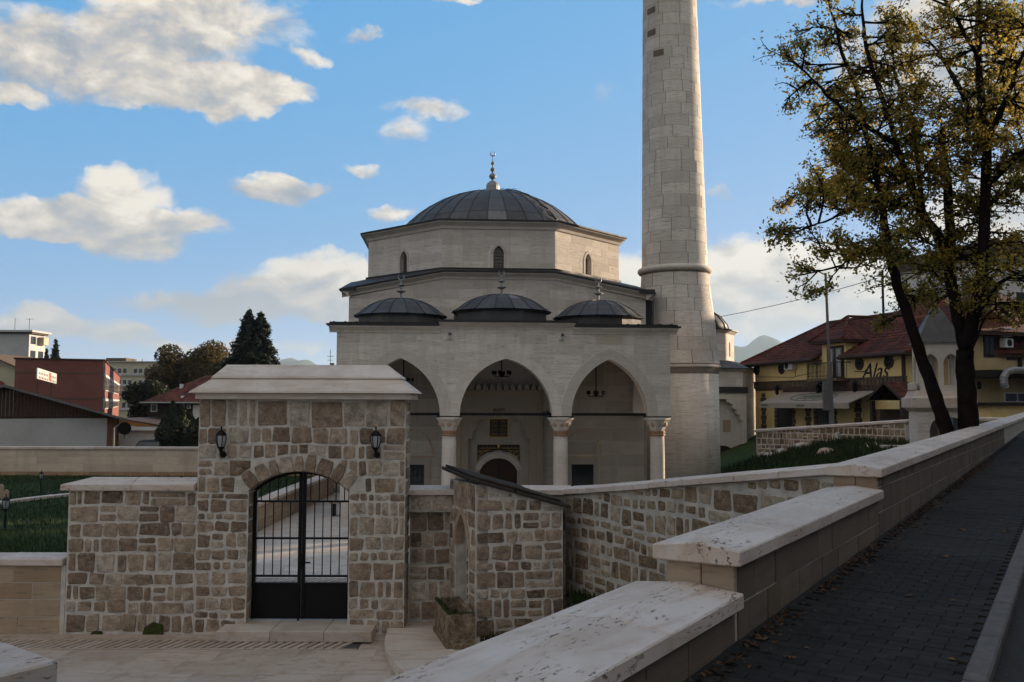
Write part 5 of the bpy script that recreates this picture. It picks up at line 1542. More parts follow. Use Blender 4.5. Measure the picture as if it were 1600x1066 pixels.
gw0, gw1 = Vector((12.5, 46.0, 0)), Vector((17.6, 40.2, 0)); dd = gw1 - gw0
BW = thing('boundary_wall', 'low rubble boundary wall with pale coping in front of the yellow restaurant', 'wall', gw0, math.atan2(dd.y, dd.x))
bl_ = dd.length; bzf = lambda x: 2.36 + .62 * x / bl_
b = MB(); b.add([(0, 0, .5), (bl_, 0, .5), (bl_, .4, .5), (0, .4, .5), (0, 0, bzf(0) - .002), (bl_, 0, bzf(bl_) - .002), (bl_, .4, bzf(bl_) - .002), (0, .4, bzf(0) - .002)], [(0, 3, 2, 1), (4, 5, 6, 7), (0, 1, 5, 4), (2, 3, 7, 6), (0, 4, 7, 3), (1, 2, 6, 5)])
b.build('wall_core', M['mortar'], BW)
rubble(BW, 0.02, bl_ - .02, 1.35, 3.0, M['rubble_far'], hmin=.18, hmax=.32, wmin=.2, wmax=.5, top=bzf, gap=.05)
coping(BW, -.1, bl_ + .1, -.08, .5, bzf, .10, .05, M['travertine'], n=8)
# wall continues right of the tree
BW2 = thing('boundary_wall', 'second stretch of rubble boundary wall seen right of the tree trunks', 'wall', (20.4, 40.0, 0), rad(-8))
box('wall_core', M['mortar'], BW2, 0, 9, 0, .4, .5, 3.06)
rubble(BW2, 0.02, 6, 2.3, 3.05, M['rubble_far'], hmin=.2, hmax=.34, wmin=.25, wmax=.55, gap=.05)
coping(BW2, -.1, 9.1, -.08, .5, lambda x: 3.062, .12, .05, M['travertine'], n=7)
lb = thing('bench_wall', 'low smooth stone bench wall with slab top beside the kiosk', 'wall', (14.3, 34.4, 0), rad(-3))
box('block', M['ashlar_plain'], lb, 0, .95, 0, .4, 1.2, 2.12, .01); box('block', M['ashlar_plain'], lb, .96, 2.2, 0.01, .4, 1.2, 2.12, .01)
coping(lb, -.1, 2.3, -.08, .5, lambda x: 2.122, .10, .02, M['travertine'], n=2)

for i, (px, py, Y, s, lab) in enumerate([(1202, 695, 40, .42, 'flat pale rock in the grass nearest the tomb'), (1222, 702, 37, .5, 'long pale rock lying low in the grass slope below the others'), (1258, 693, 39, .55, 'pale rock in the middle of the grass slope'),
                                        (1290, 703, 36, .55, 'brownish tilted rock right of the pale rocks in the grass'), (1205, 707, 35, .4, 'small pale rock at the lower edge of the grass slope')]):
    Yk = 22.0
    while Yk < 46:
        p = P(px, py, Yk)
        if p.z < z_mound(p.x, p.y) + .1: break
        Yk += .25
    p.z = z_mound(p.x, p.y) - .03
    bm = bmesh.new(); bmesh.ops.create_icosphere(bm, subdivisions=2, radius=1)
    for v in bm.verts:
        n_ = 1 + .35 * noise.noise(v.co * 1.4 + Vector((i * 7, 0, 0)))
        v.co = Vector((v.co.x * s * n_, v.co.y * s * .7 * n_, v.co.z * s * .42 * n_))
    me = bpy.data.meshes.new('garden_rock'); bm.to_mesh(me); bm.free(); me.materials.append(M['travertine_rough'] if i != 3 else M['ashlar_tan'])
    tag(link('garden_rock', me, None, p, rot=(0, 0, i * 1.3)), lab, 'rock', 'rocks in the grass slope')
p = P(1312, 690, 42.5); p.z = z_mound(p.x, p.y)
pl_ = thing('floodlight', 'small white floodlight box standing in the grass before the boundary wall', 'floodlight', (p.x, p.y, p.z), rad(20))
MB().box(-.13, .13, -.05, .05, .10, .40).build('housing', M['white_paint'], pl_, rot=(-.25, 0, .1)); MB().tube([(0, 0, 0), (0, 0, .14)], .02, 5).build('stake', M['iron'], pl_); MB().box(-.10, .10, -.056, -.051, .14, .36).build('lens', M['lamp_glass'], pl_, rot=(-.25, 0, .1))

# ---- stone kiosk with lead roof behind the leaning trunk
KS = thing('stone_kiosk', 'small pale stone gate kiosk with pointed lead roof behind the leaning trunk', 'kiosk', (15.85, 33.4, 0), rad(-14))
hw = .86
wall_with_arches('front_wall', M['ashlar_plain'], KS, -hw, hw, 1.3, 3.62, [(.12, .60, .50, 2.85, 1.3)], -.9, -.6)
box('side_wall', M['ashlar'], KS, -hw, -hw + .35, -.598, .9, 1.3, 3.62); box('side_wall', M['ashlar'], KS, hw - .25, hw, -.598, .9, 1.3, 3.62); box('rear_wall', M['ashlar'], KS, -hw + .352, .1, .6, .9, 1.3, 3.62)
ashlar(KS, -hw, -.5, 1.7, 3.5, .36, .6, M['ashlar'], .01, .008, y=-.9)
b = MB(); pr = [(0, 3.52), (.16, 3.66), (.22, 3.68), (.22, 4.02), (.1, 4.10), (.02, 4.30)]
for (o_, z_) in pr:
    r_ = hw + o_; yy = .9 + o_
    b.v += [(-r_, -yy, z_), (r_, -yy, z_), (r_, yy, z_), (-r_, yy, z_)]
for i in range(len(pr) - 1):
    for k in range(4): b.f.append((i * 4 + k, i * 4 + (k + 1) % 4, (i + 1) * 4 + (k + 1) % 4, (i + 1) * 4 + k))
b.f += [(3, 2, 1, 0), tuple(20 + k for k in range(4))]
b.build('ledge', M['travertine'], KS)
for k in range(4):
    o = wall_with_arches('arcade_wall', M['ashlar_plain'], KS, -.72, .72, 4.3, 6.05, [(-.34, .26, .40, 5.25, 4.5), (.34, .26, .40, 5.25, 4.5)], -.70, -.55); o.matrix_local = Matrix.Rotation(k * math.pi / 2, 4, 'Z') @ Matrix.Translation((0, .002 * (k % 2), 0))
for sg in (-1, 1):
    box('shoulder', M['ashlar_plain'], KS, sg * .86 - .08, sg * .86 + .08, -.6, .6, 4.302, 4.62, .05)
MB().lathe([(1.14, 6.05), (1.10, 6.12), (.08, 7.55), (.0, 7.6)], 4, ph=math.pi / 4).build('roof', M['lead'], KS)
finial(KS, 7.5, .6)
for i in range(6): MB().box(.10 + i * .13 - .012, .10 + i * .13 + .012, -.76, -.74, 1.5, 3.3).build('gate_bar', M['iron'], KS)
for z in (1.9, 2.5): MB().box(.06, .79, -.77, -.73, z, z + .04).build('gate_rail', M['iron'], KS)
o = MB().prism([(-.1, 1.6), (2.6, 1.6), (2.6, 2.95), (2.45, 2.98), (-.1, 1.9)], -1.35, -1.12).build('stair_parapet', M['travertine'], KS)

# ---- yellow restaurant
L0 = Vector((16.3, 60.0, 0)); R0 = Vector((20.24, 46.0, 0)); dd = R0 - L0; FLN = dd.length
RS = thing('restaurant', 'yellow restaurant with red hipped tile roof, beige awning and round attic windows', 'building', L0, math.atan2(dd.y, dd.x))
ux, uy = dd.x / FLN, dd.y / FLN
def fs(px, y=0.0):
    u = (px - 800) / 1400.0
    return (L0.y * u - L0.x + y * (u * ux + uy)) / (ux - u * uy)
def fz(px, py):
    s = fs(px); Y = L0.y + s * uy; return EYE + (630 - py) / 1400 * Y * 1.0
box('wall', M['plaster_yellow'], RS, 0, FLN, 0, 9, .5, 6.75)
def bandbox(nm, m_, x0, x1, z0, z1, pr, parent=RS, bk=.02): return box(nm, m_, parent, x0, x1, -pr, bk, z0, z1)
bandbox('string_course', M['brick_trim'], -.05, FLN + .03, 4.80, 5.18, .10); bandbox('string_cap', M['brick_trim'], -.08, FLN + .06, 5.182, 5.26, .16)
nb = 46
for i in range(nb):
    x = FLN * (i + .5) / nb
    MB().box(-.105, .105, -.135, -.10, 0, .30).build('brick', M['brick_trim'], RS, (x, 0, 4.84))
    if i % 1 == 0 and not (fs(1370) < x < fs(1380)):
        MB().prism([(-.14, 0), (-.10, -.12), (.0, -.16), (.10, -.12), (.14, 0)], -.06, .01).build('scallop', M['brick_trim'], RS, (x, 0, 4.798))
for px in (1193, 1262, 1340):
    s = fs(px)
    for j in range(9):
        wq = .30 if j % 2 else .20
        if px == 1262 and j > 5: continue
        MB().box(-wq, wq, -.05, .01, 0, .27).build('quoin', M['brick_trim'], RS, (s, 0, 1.9 + j * .29 + (0 if px == 1193 else 0)))
for pa, pb, yt in ((1214, 1237, 640), (1276, 1301, 636)):
    a, c = fs(pa), fs(pb); zt = 3.75
    wd_ = box('window', M['wood_brown'], RS, a, c, -.03, .02, 1.2, zt)
    MB().box(-(c - a) / 2 + .1, (c - a) / 2 - .1, -.035, -.026, .1, zt - 1.3).build('pane', M['glass'], wd_)
    for xx in (a - .15, c + .15):
        for j in range(9): MB().box(-.15, .12 + .08 * (j % 2), -.05, .01, 0, .26).build('quoin', M['brick_trim'], RS, (xx, 0, 1.2 + j * .28))
for px, py in ((1183, 577), (1222, 575), (1344, 567), (1390, 564)):
    s = fs(px); z = fz(px, py); rr = .30
    fr_ = MB().lathe([(rr + .06, 0), (rr + .06, .06), (rr - .03, .06), (rr - .03, 0)], 20, cap=False).build('round_window', M['wood_brown'], RS, (s, 0, z), rot=(math.pi / 2, 0, 0))
    MB().lathe([(0.001, .02), (rr - .02, .02)], 20, cap=False).build('pane', M['glass'], fr_)
    MB().box(-.015, .015, -rr, rr, .03, .05).box(-rr, rr, -.015, .015, .03, .05).build('glazing_bar', M['wood_brown'], fr_)
# roof: eave overhang .55, ridge 9.1 at 4.5 m back
ez, rz_, ov = 6.45, 9.15, .6
b = MB(); e0, e1 = -.9, FLN + .8
da, db = fs(1286), fs(1323)
vs = [(e0, -ov, ez), (e1, -ov, ez), (e1, 9.6, ez), (e0, 9.6, ez), (e0 + 2.6, 4.5, rz_), (e1 - .6, 4.5, rz_)]
b.add(vs, [(1, 2, 5), (2, 3, 4, 5), (3, 0, 4)]); rfo = b.build('roof', M['roof_red'], RS)
nco = 15
for i in range(nco):                      # courses of clay tiles on the street slope, cut round the dormer
    t0_, t1_ = i / nco, (i + 1) / nco
    ya, yb = -ov + (4.5 + ov) * t0_, -ov + (4.5 + ov) * t1_
    za, zb_ = ez + (rz_ - ez) * t0_, ez + (rz_ - ez) * t1_
    la0, la1 = e0 + 2.6 * t0_, e1 - .6 * t0_; lb0, lb1 = e0 + 2.6 * t1_, e1 - .6 * t1_
    spans = [(la0, da - .06, lb0, da - .06), (db + .06, la1, db + .06, lb1)] if zb_ < 7.75 else [(la0, la1, lb0, lb1)]
    for (pa_, pb_, qa_, qb_) in spans:
        q = MB().add([(pa_, ya - .03, za + .05), (pb_, ya - .03, za + .05), (qb_, yb, zb_ + .01), (qa_, yb, zb_ + .01), (pa_, ya - .03, za - .05), (pb_, ya - .03, za - .05), (qb_, yb, zb_ - .06), (qa_, yb, zb_ - .06)],
                     [(0, 1, 2, 3), (7, 6, 5, 4), (0, 4, 5, 1), (2, 6, 7, 3), (0, 3, 7, 4), (1, 5, 6, 2)])
        q.build('tile_course', M['roof_red'], RS)
box('eave_board', M['wood_brown'], RS, e0, da - .06, -ov + .02, -.01, ez - .16, ez - .06); box('eave_board', M['wood_brown'], RS, db + .06, e1, -ov + .02, -.01, ez - .16, ez - .06)
box('eave_board', M['wood_brown'], RS, e0, e1, .01, 9.5, ez - .16, ez - .06)
MB().tube([(e0 + 2.6, 4.5, rz_ + .05), (e1 - .6, 4.5, rz_ + .05)], .12, 6).build('ridge_tiles', M['roof_red_y'], RS)
MB().tube([(e0, -ov, ez + .05), (e0 + 2.6, 4.5, rz_ + .05)], .11, 6).build('ridge_tiles', M['roof_red_y'], RS)
MB().tube([(e0, -ov - .05, ez - .06), (da - .1, -ov - .05, ez - .06)], .09, 6).tube([(db + .1, -ov - .05, ez - .06), (e1, -ov - .05, ez - .06)], .09, 6).build('gutter', M['wood_brown'], RS)
# dormer with balcony door
da, db = fs(1286), fs(1323)
box('dormer_wall', M['plaster_yellow'], RS, da, db, -.02, 3.2, 5.3, 7.55)
b = MB(); dm = (da + db) / 2
b.add([(da - .55, -.6, 7.45), (db + .55, -.6, 7.45), (db + .55, 4.2, 7.45), (da - .55, 4.2, 7.45), (dm, 1.0, 8.65), (dm, 4.2, 8.65)], [(0, 1, 4), (1, 2, 5, 4), (3, 0, 4, 5), (0, 3, 2, 1)])
b.build('dormer_roof', M['roof_red_y'], RS)
MB().tube([(da - .55, -.6, 7.5), (dm, 1.0, 8.92)], .08, 5).tube([(db + .55, -.6, 7.5), (dm, 1.0, 8.92)], .08, 5).tube([(dm, 1.0, 8.92), (dm, 4.2, 8.92)], .08, 5).build('dormer_ridge', M['roof_red'], RS)
box('eave_board', M['wood_brown'], RS, da - .5, db + .5, -.55, 2.5, 7.30, 7.44)
bd = box('balcony_door', M['wood_brown'], RS, dm - .62, dm + .95, -.06, .0, 5.28, 7.15)
for k in range(2):
    MB().box(-.70 + k * .75, -.10 + k * .75, -.045, -.031, .1, 1.72).build('pane', M['glass'], bd)
    MB().box(-.62 + k * .75, -.22 + k * .75, -.052, -.046, .1, 1.7).build('curtain', M['curtain'], bd)
bal = box('balcony_floor', M['brick_trim'], RS, da - .2, db + .45, -1.0, -.1, 5.10, 5.262)
rl = MB(); x = da - .15
rl.box(da - .15, db + .4, -.97, -.94, 6.12, 6.17); rl.box(da - .15, db + .4, -.97, -.94, 5.38, 5.41)
while x < db + .42: rl.box(x - .012, x + .012, -.967, -.943, 5.27, 6.15); x += .13
for yy in (-.9, -.6, -.3): rl.box(da - .16, da - .13, yy - .01, yy + .01, 5.27, 6.15); rl.box(db + .39, db + .42, yy - .01, yy + .01, 5.27, 6.15)
rl.box(da - .16, da - .13, -.96, -.02, 6.12, 6.17); rl.box(db + .39, db + .42, -.96, -.02, 6.12, 6.17)
rl.build('balcony_railing', M['iron'], RS)
# air conditioner, cables, lanterns
s = fs(1239); ac = box('air_conditioner', M['white_paint'], RS, s - .42, s + .42, -.36, -.02, 5.92, 6.42, .02)
MB().lathe([(.20, 0), (.20, .01), (.0, .012)], 16).build('fan_grille', M['sign_black'], ac, (-.12, -.181, .25), rot=(math.pi / 2, 0, 0))
MB().tube([(fs(1180), -.03, 5.62), (s, -.03, 5.45), (s + .3, -.03, 5.5), (s + .3, -.03, 5.95)], .014, 4).tube([(s + .3, -.03, 5.5), (da, -.03, 5.75)], .014, 4).build('cable', M['sign_black'], RS)
for px, py in ((1221, 608), (1286, 606), (1343, 602)):
    s = fs(px); z = fz(px, py) - .05
    MB().lathe([(.02, .34), (.13, .20), (.17, .15), (.12, .12), (.10, -.12), (.14, -.16), (.04, -.28), (.0, -.3)], 6, (0, -.34, 0)).tube([(0, 0, .30), (0, -.34, .36)], .03, 4).build('wall_lamp', M['iron'], RS, (s, 0, z))
text_obj('lettering', 'Alas', 1.2, M['sign_black'], RS, (fs(1367), -.02, fz(1367, 579)), (math.pi / 2, 0, 0),   .38, .012, .0, sx=1.05)
MB().tube([(fs(1337), -.03, 5.62), (fs(1352), -.03, 5.58), (fs(1352) + .2, -.03, 5.72)], .03, 4).tube([(fs(1384), -.03, 5.95), (fs(1416), -.03, 6.22)], .012, 4).build('flourish', M['sign_black'], RS)
MB().tube([(FLN - .05, -.12, 6.3), (FLN - .05, -.12, 1.0)], .09, 6).build('downpipe', M['wood_brown'], RS)
# awning
a0_, a1_ = fs(1228), fs(1374); f0, f1 = a0_ - .45, a1_ - .55
aw = MB(); zt, zf_ = 4.55, 3.86; pr_ = 1.9
vs = [(a0_, -.12, zt), (a1_, -.12, zt), (f1 + .5, -pr_, zf_), (f0 + .4, -pr_, zf_), (f0 + .4, -pr_ - .01, zf_ - .30), (f1 + .5, -pr_ - .01, zf_ - .30)]
awo = mesh_obj('awning', vs + [(x, y_ + .03, z_ - .03) for x, y_, z_ in vs[:4]], [(0, 1, 2, 3), (3, 2, 5, 4), (9, 8, 7, 6), (0, 6, 7, 1)], M['awning'], RS)
box('awning_cassette', M['wood_brown'], RS, a0_ - .05, a1_ + .05, -.22, -.01, zt - .01, zt + .14)
mx_ = (a0_ + a1_) / 2 - .1
def awp(x, t): return (x, -.12 + (-pr_ + .12) * t - .004, zt + (zf_ - zt) * t + .008)
ring = MB()
ring.tube([awp(mx_ + 2.1 * math.cos(a), .5 + .33 * math.sin(a)) for a in [2 * math.pi * i / 28 for i in range(29)]], .02, 4)
t_ = math.atan2(zt - zf_, pr_ - .12)
ring.build('emblem_ring', M['awning_print'], awo)
b = MB()
for i in range(9):
    x = mx_ - 1.3 + i * .3; hgt = .30 if i % 3 else .42
    b.add([awp(x, .38), awp(x + .10, .36), awp(x + .22, .36 + hgt), awp(x + .12, .38 + hgt)], [(0, 1, 2, 3)]); 
    if i % 2: b.add([awp(x + .2, .38), awp(x + .28, .38), awp(x + .16, .38 + hgt), awp(x + .08, .38 + hgt)], [(0, 1, 2, 3)])
b.build('awning_lettering', M['awning_print'], awo)
b = MB()
for x, n_ in ((f0 + .7, 6), (mx_ - .3, 6)):
    for i in range(n_): b.box(x + i * .13, x + i * .13 + .08, -pr_ - .022, -pr_ - .014, zf_ - .22 + .04 * (i % 2), zf_ - .10)
b.build('valance_lettering', M['awning_print'], awo)
# porch
pa, pb = fs(1360, -2.2), fs(1404, -2.2); pm = (pa + pb) / 2
pz = 4.75
MB().add([(pa - .3, -2.2, pz - .75), (pm, -2.2, pz + .15), (pb + .3, -2.2, pz - .75), (pa - .3, 0, pz - .75), (pm, 0, pz + .15), (pb + .3, 0, pz - .75)], [(0, 1, 4, 3), (1, 2, 5, 4), (0, 3, 5, 2)]).build('porch_roof', M['roof_red_y'], RS)
MB().prism([(pa - .3, pz - .85), (pm, pz + .05), (pb + .3, pz - .85), (pb + .3, pz - .70), (pm, pz + .22), (pa - .3, pz - .70)], -2.26, -2.2).build('barge_board', M['wood_brown'], RS)
for xx in (pa - .1, pb + .05): box('porch_post', M['wood_brown'], RS, xx - .09, xx + .09, -2.15, -1.95, .8, pz - .78)
box('porch_wall', M['brick_trim'], RS, pa - .15, pa + .25, -1.9, -.02, .8, pz - 1.2)
box('porch_door', M['wood_brown'], RS, pa + .5, pb - .4, -.08, .01, .8, 3.4)
box('chimney', M['brick_trim'], RS, fs(1412), fs(1412) + 1.0, 3.8, 4.7, 8.6, 10.3)
MB().lathe([(.0, .0), (.25, .05), (.45, .18), (.5, .3)], 14).build('satellite_dish', M['steel'], RS, (fs(1364), 4.3, 9.55), rot=(-1.1, 0, .3))

# right wing of the restaurant
WX = thing('restaurant_wing', 'ochre side wing with air conditioners and a bent metal duct right of the tree', 'building', (22.6, 45.6, 0), rad(22))
def ws(px, y=0.0):
    u = (px - 800) / 1400.0; cx_, sx_ = math.cos(rad(22)), math.sin(rad(22))
    return (45.6 * u - 22.6 + y * (u * cx_ + sx_)) / (cx_ - u * sx_)
def wz(px, py): return EYE + (630 - py) / 1400 * (45.6 + ws(px) * math.sin(rad(22)))
box('wall', M['plaster_ochre'], WX, ws(1494), 9, 0, 8, .5, 7.6)
x0_ = ws(1522)
b = MB(); b.add([(x0_ - .6, -.7, 7.55), (10, -.7, 7.55), (10, 8.5, 7.55), (x0_ - .6, 8.5, 7.55), (x0_ + 1.5, 3.9, 10.2), (8.5, 3.9, 10.2)], [(0, 1, 5, 4), (1, 2, 5), (2, 3, 4, 5), (3, 0, 4), (0, 3, 2, 1)]); b.build('roof', M['roof_red'], WX)
box('eave_board', M['wood_brown'], WX, x0_ - .55, 9.9, -.66, 8, 7.36, 7.54)
for (pa, pb, yt, yb) in ((1538, 1554, 522, 556), (1574, 1588, 528, 560)):
    a, c = ws(pa), ws(pb)
    wd_ = box('window', M['wood_brown'], WX, a, c, -.04, .02, wz(pa, yb), wz(pa, yt)); h_ = wz(pa, yt) - wz(pa, yb)
    MB().box(-(c - a) / 2 + .06, -.03, -.05, -.035, .06, h_ - .06).box(.03, (c - a) / 2 - .06, -.05, -.035, .06, h_ - .06).build('pane', M['glass'], wd_)
for yb in (524, 541):
    a, z_ = ws(1568), wz(1568, yb)
    ac = box('air_conditioner', M['white_paint'], WX, a - .28, a + .30, -.42, -.05, z_ - .02, z_ + .46, .02)
    MB().lathe([(.18, 0), (.18, .01), (.0, .012)], 16).build('fan_grille', M['sign_black'], ac, (0, -.187, .24), rot=(math.pi / 2, 0, 0))
box('ac_board', M['wood_brown'], WX, ws(1553) + .1, ws(1563), -.06, .0, wz(1560, 545), wz(1560, 508))
MB().tube([(ws(1592), -.1, 7.3), (ws(1592), -.1, wz(1592, 580))], .10, 6).build('downpipe', M['sign_black'], WX)
box('dark_canopy', M['sign_black'], WX, ws(1549, -1.3), 9, -1.3, -.02, wz(1570, 589), wz(1570, 578))
dz0 = wz(1575, 592); dx0 = ws(1568, -1.55)
pts_ = [(dx0 + 2.6, -1.55, dz0 + .45), (dx0 + .7, -1.55, dz0 + .45), (dx0 + .25, -1.55, dz0 + .36), (dx0, -1.55, dz0 + .08), (dx0, -1.55, dz0 - .25), (dx0 + .15, -1.55, dz0 - .5)]
dct = MB()
fine = []
for i in range(len(pts_) - 1):
    for k in range(5): fine.append(Vector(pts_[i]).lerp(Vector(pts_[i + 1]), k / 5))
dct.tube(fine, [.17 + .016 * (i % 2) for i in range(len(fine))], 10).build('metal_duct', M['steel'], WX)
fr_ = box('white_window', M['white_paint'], WX, ws(1567), ws(1605), -.06, .01, wz(1580, 626), wz(1580, 611))
wdt = ws(1605) - ws(1567); hh = wz(1580, 611) - wz(1580, 626)
for k in range(2): MB().box(-wdt / 2 + .07 + k * wdt / 2, -wdt / 2 + wdt / 2 - .05 + k * wdt / 2, -.075, -.055, .06, hh - .06).build('pane', M['glass'], fr_)
box('lower_wall', M['plaster_yellow'], WX, ws(1546, -2.6), 9, -2.6, -.02, .5, wz(1580, 632)); box('awning_edge', M['sign_black'], WX, ws(1544, -2.8), 9, -2.8, -.02, wz(1580, 632) + .002, wz(1580, 627))
box('vent', M['sign_black'], WX, ws(1526), ws(1532), -.03, .01, wz(1529, 606), wz(1529, 594))
box('base_wall', M['wood_brown'], WX, ws(1518), ws(1545), -.06, .0, .6, wz(1530, 628))

# white house behind
WH = thing('white_house', 'pale grey flat roofed block rising behind the red tiled roofs', 'building', (33.5, 62.0, 0), rad(18))
box('wall', M['plaster_pale'], WH, 0, 14, 0, 9, .2, 14.2); box('roof_edge', M['wood_brown'], WH, -.5, 14.5, -.6, 9.5, 14.202, 15.2)
for x_, z_ in ((1.9, 9.2), (1.9, 5.6), (6.0, 9.2)):
    wd_ = box('window', M['white_paint'], WH, x_, x_ + 1.7, -.05, .02, z_, z_ + 2.6)
    MB().box(-.75, -.04, -.06, -.04, .1, 2.5).box(.04, .75, -.06, -.04, .1, 2.5).build('pane', M['glass'], wd_)

# ---- street lamp post, power pole and wire before the restaurant
p = P(1301, 655, 43.5)
LP = thing('lamp_post', 'tall grey metal lamp post standing in front of the restaurant balcony', 'lamp post', (p.x, p.y, 1.6))
MB().lathe([(.13, 0), (.13, 1.9), (.115, 2.2), (.11, 4.2), (.075, 4.3), (.06, 8.6)], 10).build('post', M['pole_grey'], LP, rot=(0, rad(-1.2), 0))
box('meter_box', M['pole_grey'], LP, -.42, -.12, -.12, .12, 1.9, 3.3); MB().tube([(0, 0, 8.5), (-.5, -.3, 8.65), (-1.1, -.6, 8.6)], .035, 6).build('arm', M['steel'], LP, (-.18, 0, 0))
MB().box(-.18, .18, -.1, .1, -.05, .05).build('lamp_head', M['iron'], LP, (-1.35, -.62, 8.58))
pp = thing('roof_pole', 'thin dark power pole rising from the red restaurant roof', 'pole', (L0.x + ux * fs(1288) + 4.2 * -uy, L0.y + uy * fs(1288) + 4.2 * ux, 8.6))
MB().tube([(0, 0, 0), (0, 0, 3.3)], .07, 6).build('pole', M['iron'], pp)
for z_ in (2.6, 2.9): MB().box(-.5, .1, -.03, .03, z_, z_ + .06).build('crossarm', M['iron'], pp)
a_0 = Vector((pp.location.x - .3, pp.location.y, 11.4)); b_0 = Vector((9.0, 80.0, 10.4))
pts_ = [a_0.lerp(b_0, i / 10) - Vector((0, 0, .6 * (1 - (2 * i / 10 - 1) ** 2))) for i in range(11)]
tag(MB().tube(pts_, .022, 4).build('power_line', M['iron']), 'thin black power line sagging left from the roof pole behind the minaret', 'cable')

# ---- unseen houses added across the road, right of the frame, to shade the street
for i, (s_, w_, L, D, H, mt, lab) in enumerate([(2, 12.2, 11, 9, 8.5, 'plaster_cream', 'unseen cream house added for shade across the road, nearest the viewer'), (15, 12.6, 12, 10, 10.5, 'plaster_white', 'unseen grey house added for shade across the road, taller than its neighbour'),
                                                (29, 12.4, 13, 10, 9.5, 'plaster_ochre', 'unseen ochre house added for shade across the road toward the crossing'), (44, 13, 12, 10, 11.0, 'plaster_white', 'unseen pale house added for shade across the road at its far end'), (-14, 12.6, 14, 10, 9.5, 'plaster_white', 'unseen pale house added for shade across the road behind the viewer'), (58, 13, 17, 12, 12.5, 'plaster_cream', 'unseen tall cream house added for shade across the road beyond the others')]):
    p = rf(s_, w_); hs = thing('shade_house', lab, 'building', (p.x, p.y, 2.0), ROAD_RZ)
    box('wall', M[mt], hs, 0, L, -D, 0, 0, H)
    MB().add([(-.5, .6, H), (L + .5, .6, H), (L + .5, -D - .6, H), (-.5, -D - .6, H), (2.5, -D / 2, H + 3.0), (L - 2.5, -D / 2, H + 3.0)], [(0, 4, 5, 1), (1, 5, 2), (2, 5, 4, 3), (3, 4, 0), (0, 1, 2, 3)]).build('roof', M['roof_red'], hs)
    for fl in range(3 if H > 9 else 2):
        for k in range(4):
            x = L * (k + .5) / 4
            wd_ = MB().box(-.6, .6, -.02, .05, 0, 1.4).build('window', M['white_paint'], hs, (x, 0, 1.0 + fl * 2.9)); MB().box(-.5, .5, .05, .06, .1, 1.3).build('pane', M['glass'], wd_)

# ================================================================== LEFT SIDE
fw = thing('far_wall', 'long pale limestone garden wall with thin coping across the back of the lawn', 'wall', (-34, 38.0, 0), 0)
box('wall_core', M['ashlar_cream'], fw, 0, 26.6, 0, .35, .2, 1.80)
ashlar(fw, 7, 26.6, .87, 1.80, .31, .95, M['ashlar_cream'], .012, .006)
ashlar(fw, 7, 26.6, .45, .87, .42, .6, M['wall_stain'], .012, .006)
coping(fw, 0, 26.7, -.07, .42, lambda x: 1.802, .10, .02, M['travertine'], n=18)
pw = thing('path_wall', 'pale stone wall along the court path seen through the iron gate', 'wall', (-7.45, 15.62, 0), math.pi / 2)
def pwz(x): return 1.0 - .01 * x
b = MB()
box('wall_core', M['ashlar_core'], pw, 0, 22.3, .02, .38, -.1, .74)
ashlar(pw, 0, 22.3, 0, .73, .365, 1.1, M['ashlar_tan'], .012, .008, y=.02)
coping(pw, 0, 22.3, -.06, .46, lambda x: .742, .10, .02, M['travertine'], n=16)
pe_ = thing('court_end_wall', 'pale stone wall closing the far end of the court path', 'wall', (-7.4, 38.4, 0), 0)
box('wall_core', M['ashlar_core'], pe_, 0, 14, .01, .4, -.1, 1.2); ashlar(pe_, 0, 3, 0, 1.2, .4, 1.0, M['ashlar_plain'], y=.01); coping(pe_, 0, 14, -.06, .46, lambda x: 1.202, .10, .02, M['travertine'], n=10)
bn = thing('wooden_bench', 'small plank bench on the court path seen through the right gate leaf', 'bench', (-5.35, 30.2, .012), 0)
for i in range(3): MB().box(-.75, .75, i * .14, i * .14 + .12, .42, .46).build('plank', M['gold'] if False else M['ashlar_tan'], bn)
for sx in (-.6, .6): box('leg', M['iron'], bn, sx - .03, sx + .03, .02, .40, 0, .418)
for i, (px, py, lab) in enumerate([(2, 772, 'taller pale grave marker at the edge of the lawn'), (10, 777, 'short pale grave marker beside the taller one in the lawn')]):
    p = P(px, py, 27); p.z = z_lawn(p.x, p.y) - .05
    t = MB().prism([(-.08, 0), (.08, 0), (.08, .28 + .15 * (1 - i)), (0, .34 + .16 * (1 - i)), (-.08, .28 + .15 * (1 - i))], -.04, .04).build('grave_marker', M['ashlar_tan'])
    t.location = p; tag(bevel(t, .01), lab, 'grave marker', 'grave markers in the lawn')

def facade(nm, label, cat, px0, px1, Y0, Y1, ztop, mtl, depth=8, zb=-.1):
    """building with its front between two photo columns at depths Y0, Y1"""
    a = P(px0, 630, Y0); c = P(px1, 630, Y1); d = c - a
    t = thing(nm, label, cat, (a.x, a.y, 0), math.atan2(d.y, d.x)); t['L'] = math.hypot(d.x, d.y)
    box('wall', mtl, t, 0, t['L'], 0, depth, zb, ztop)
    return t
def zz(py, Y): return EYE + (630 - py) / 1400 * Y

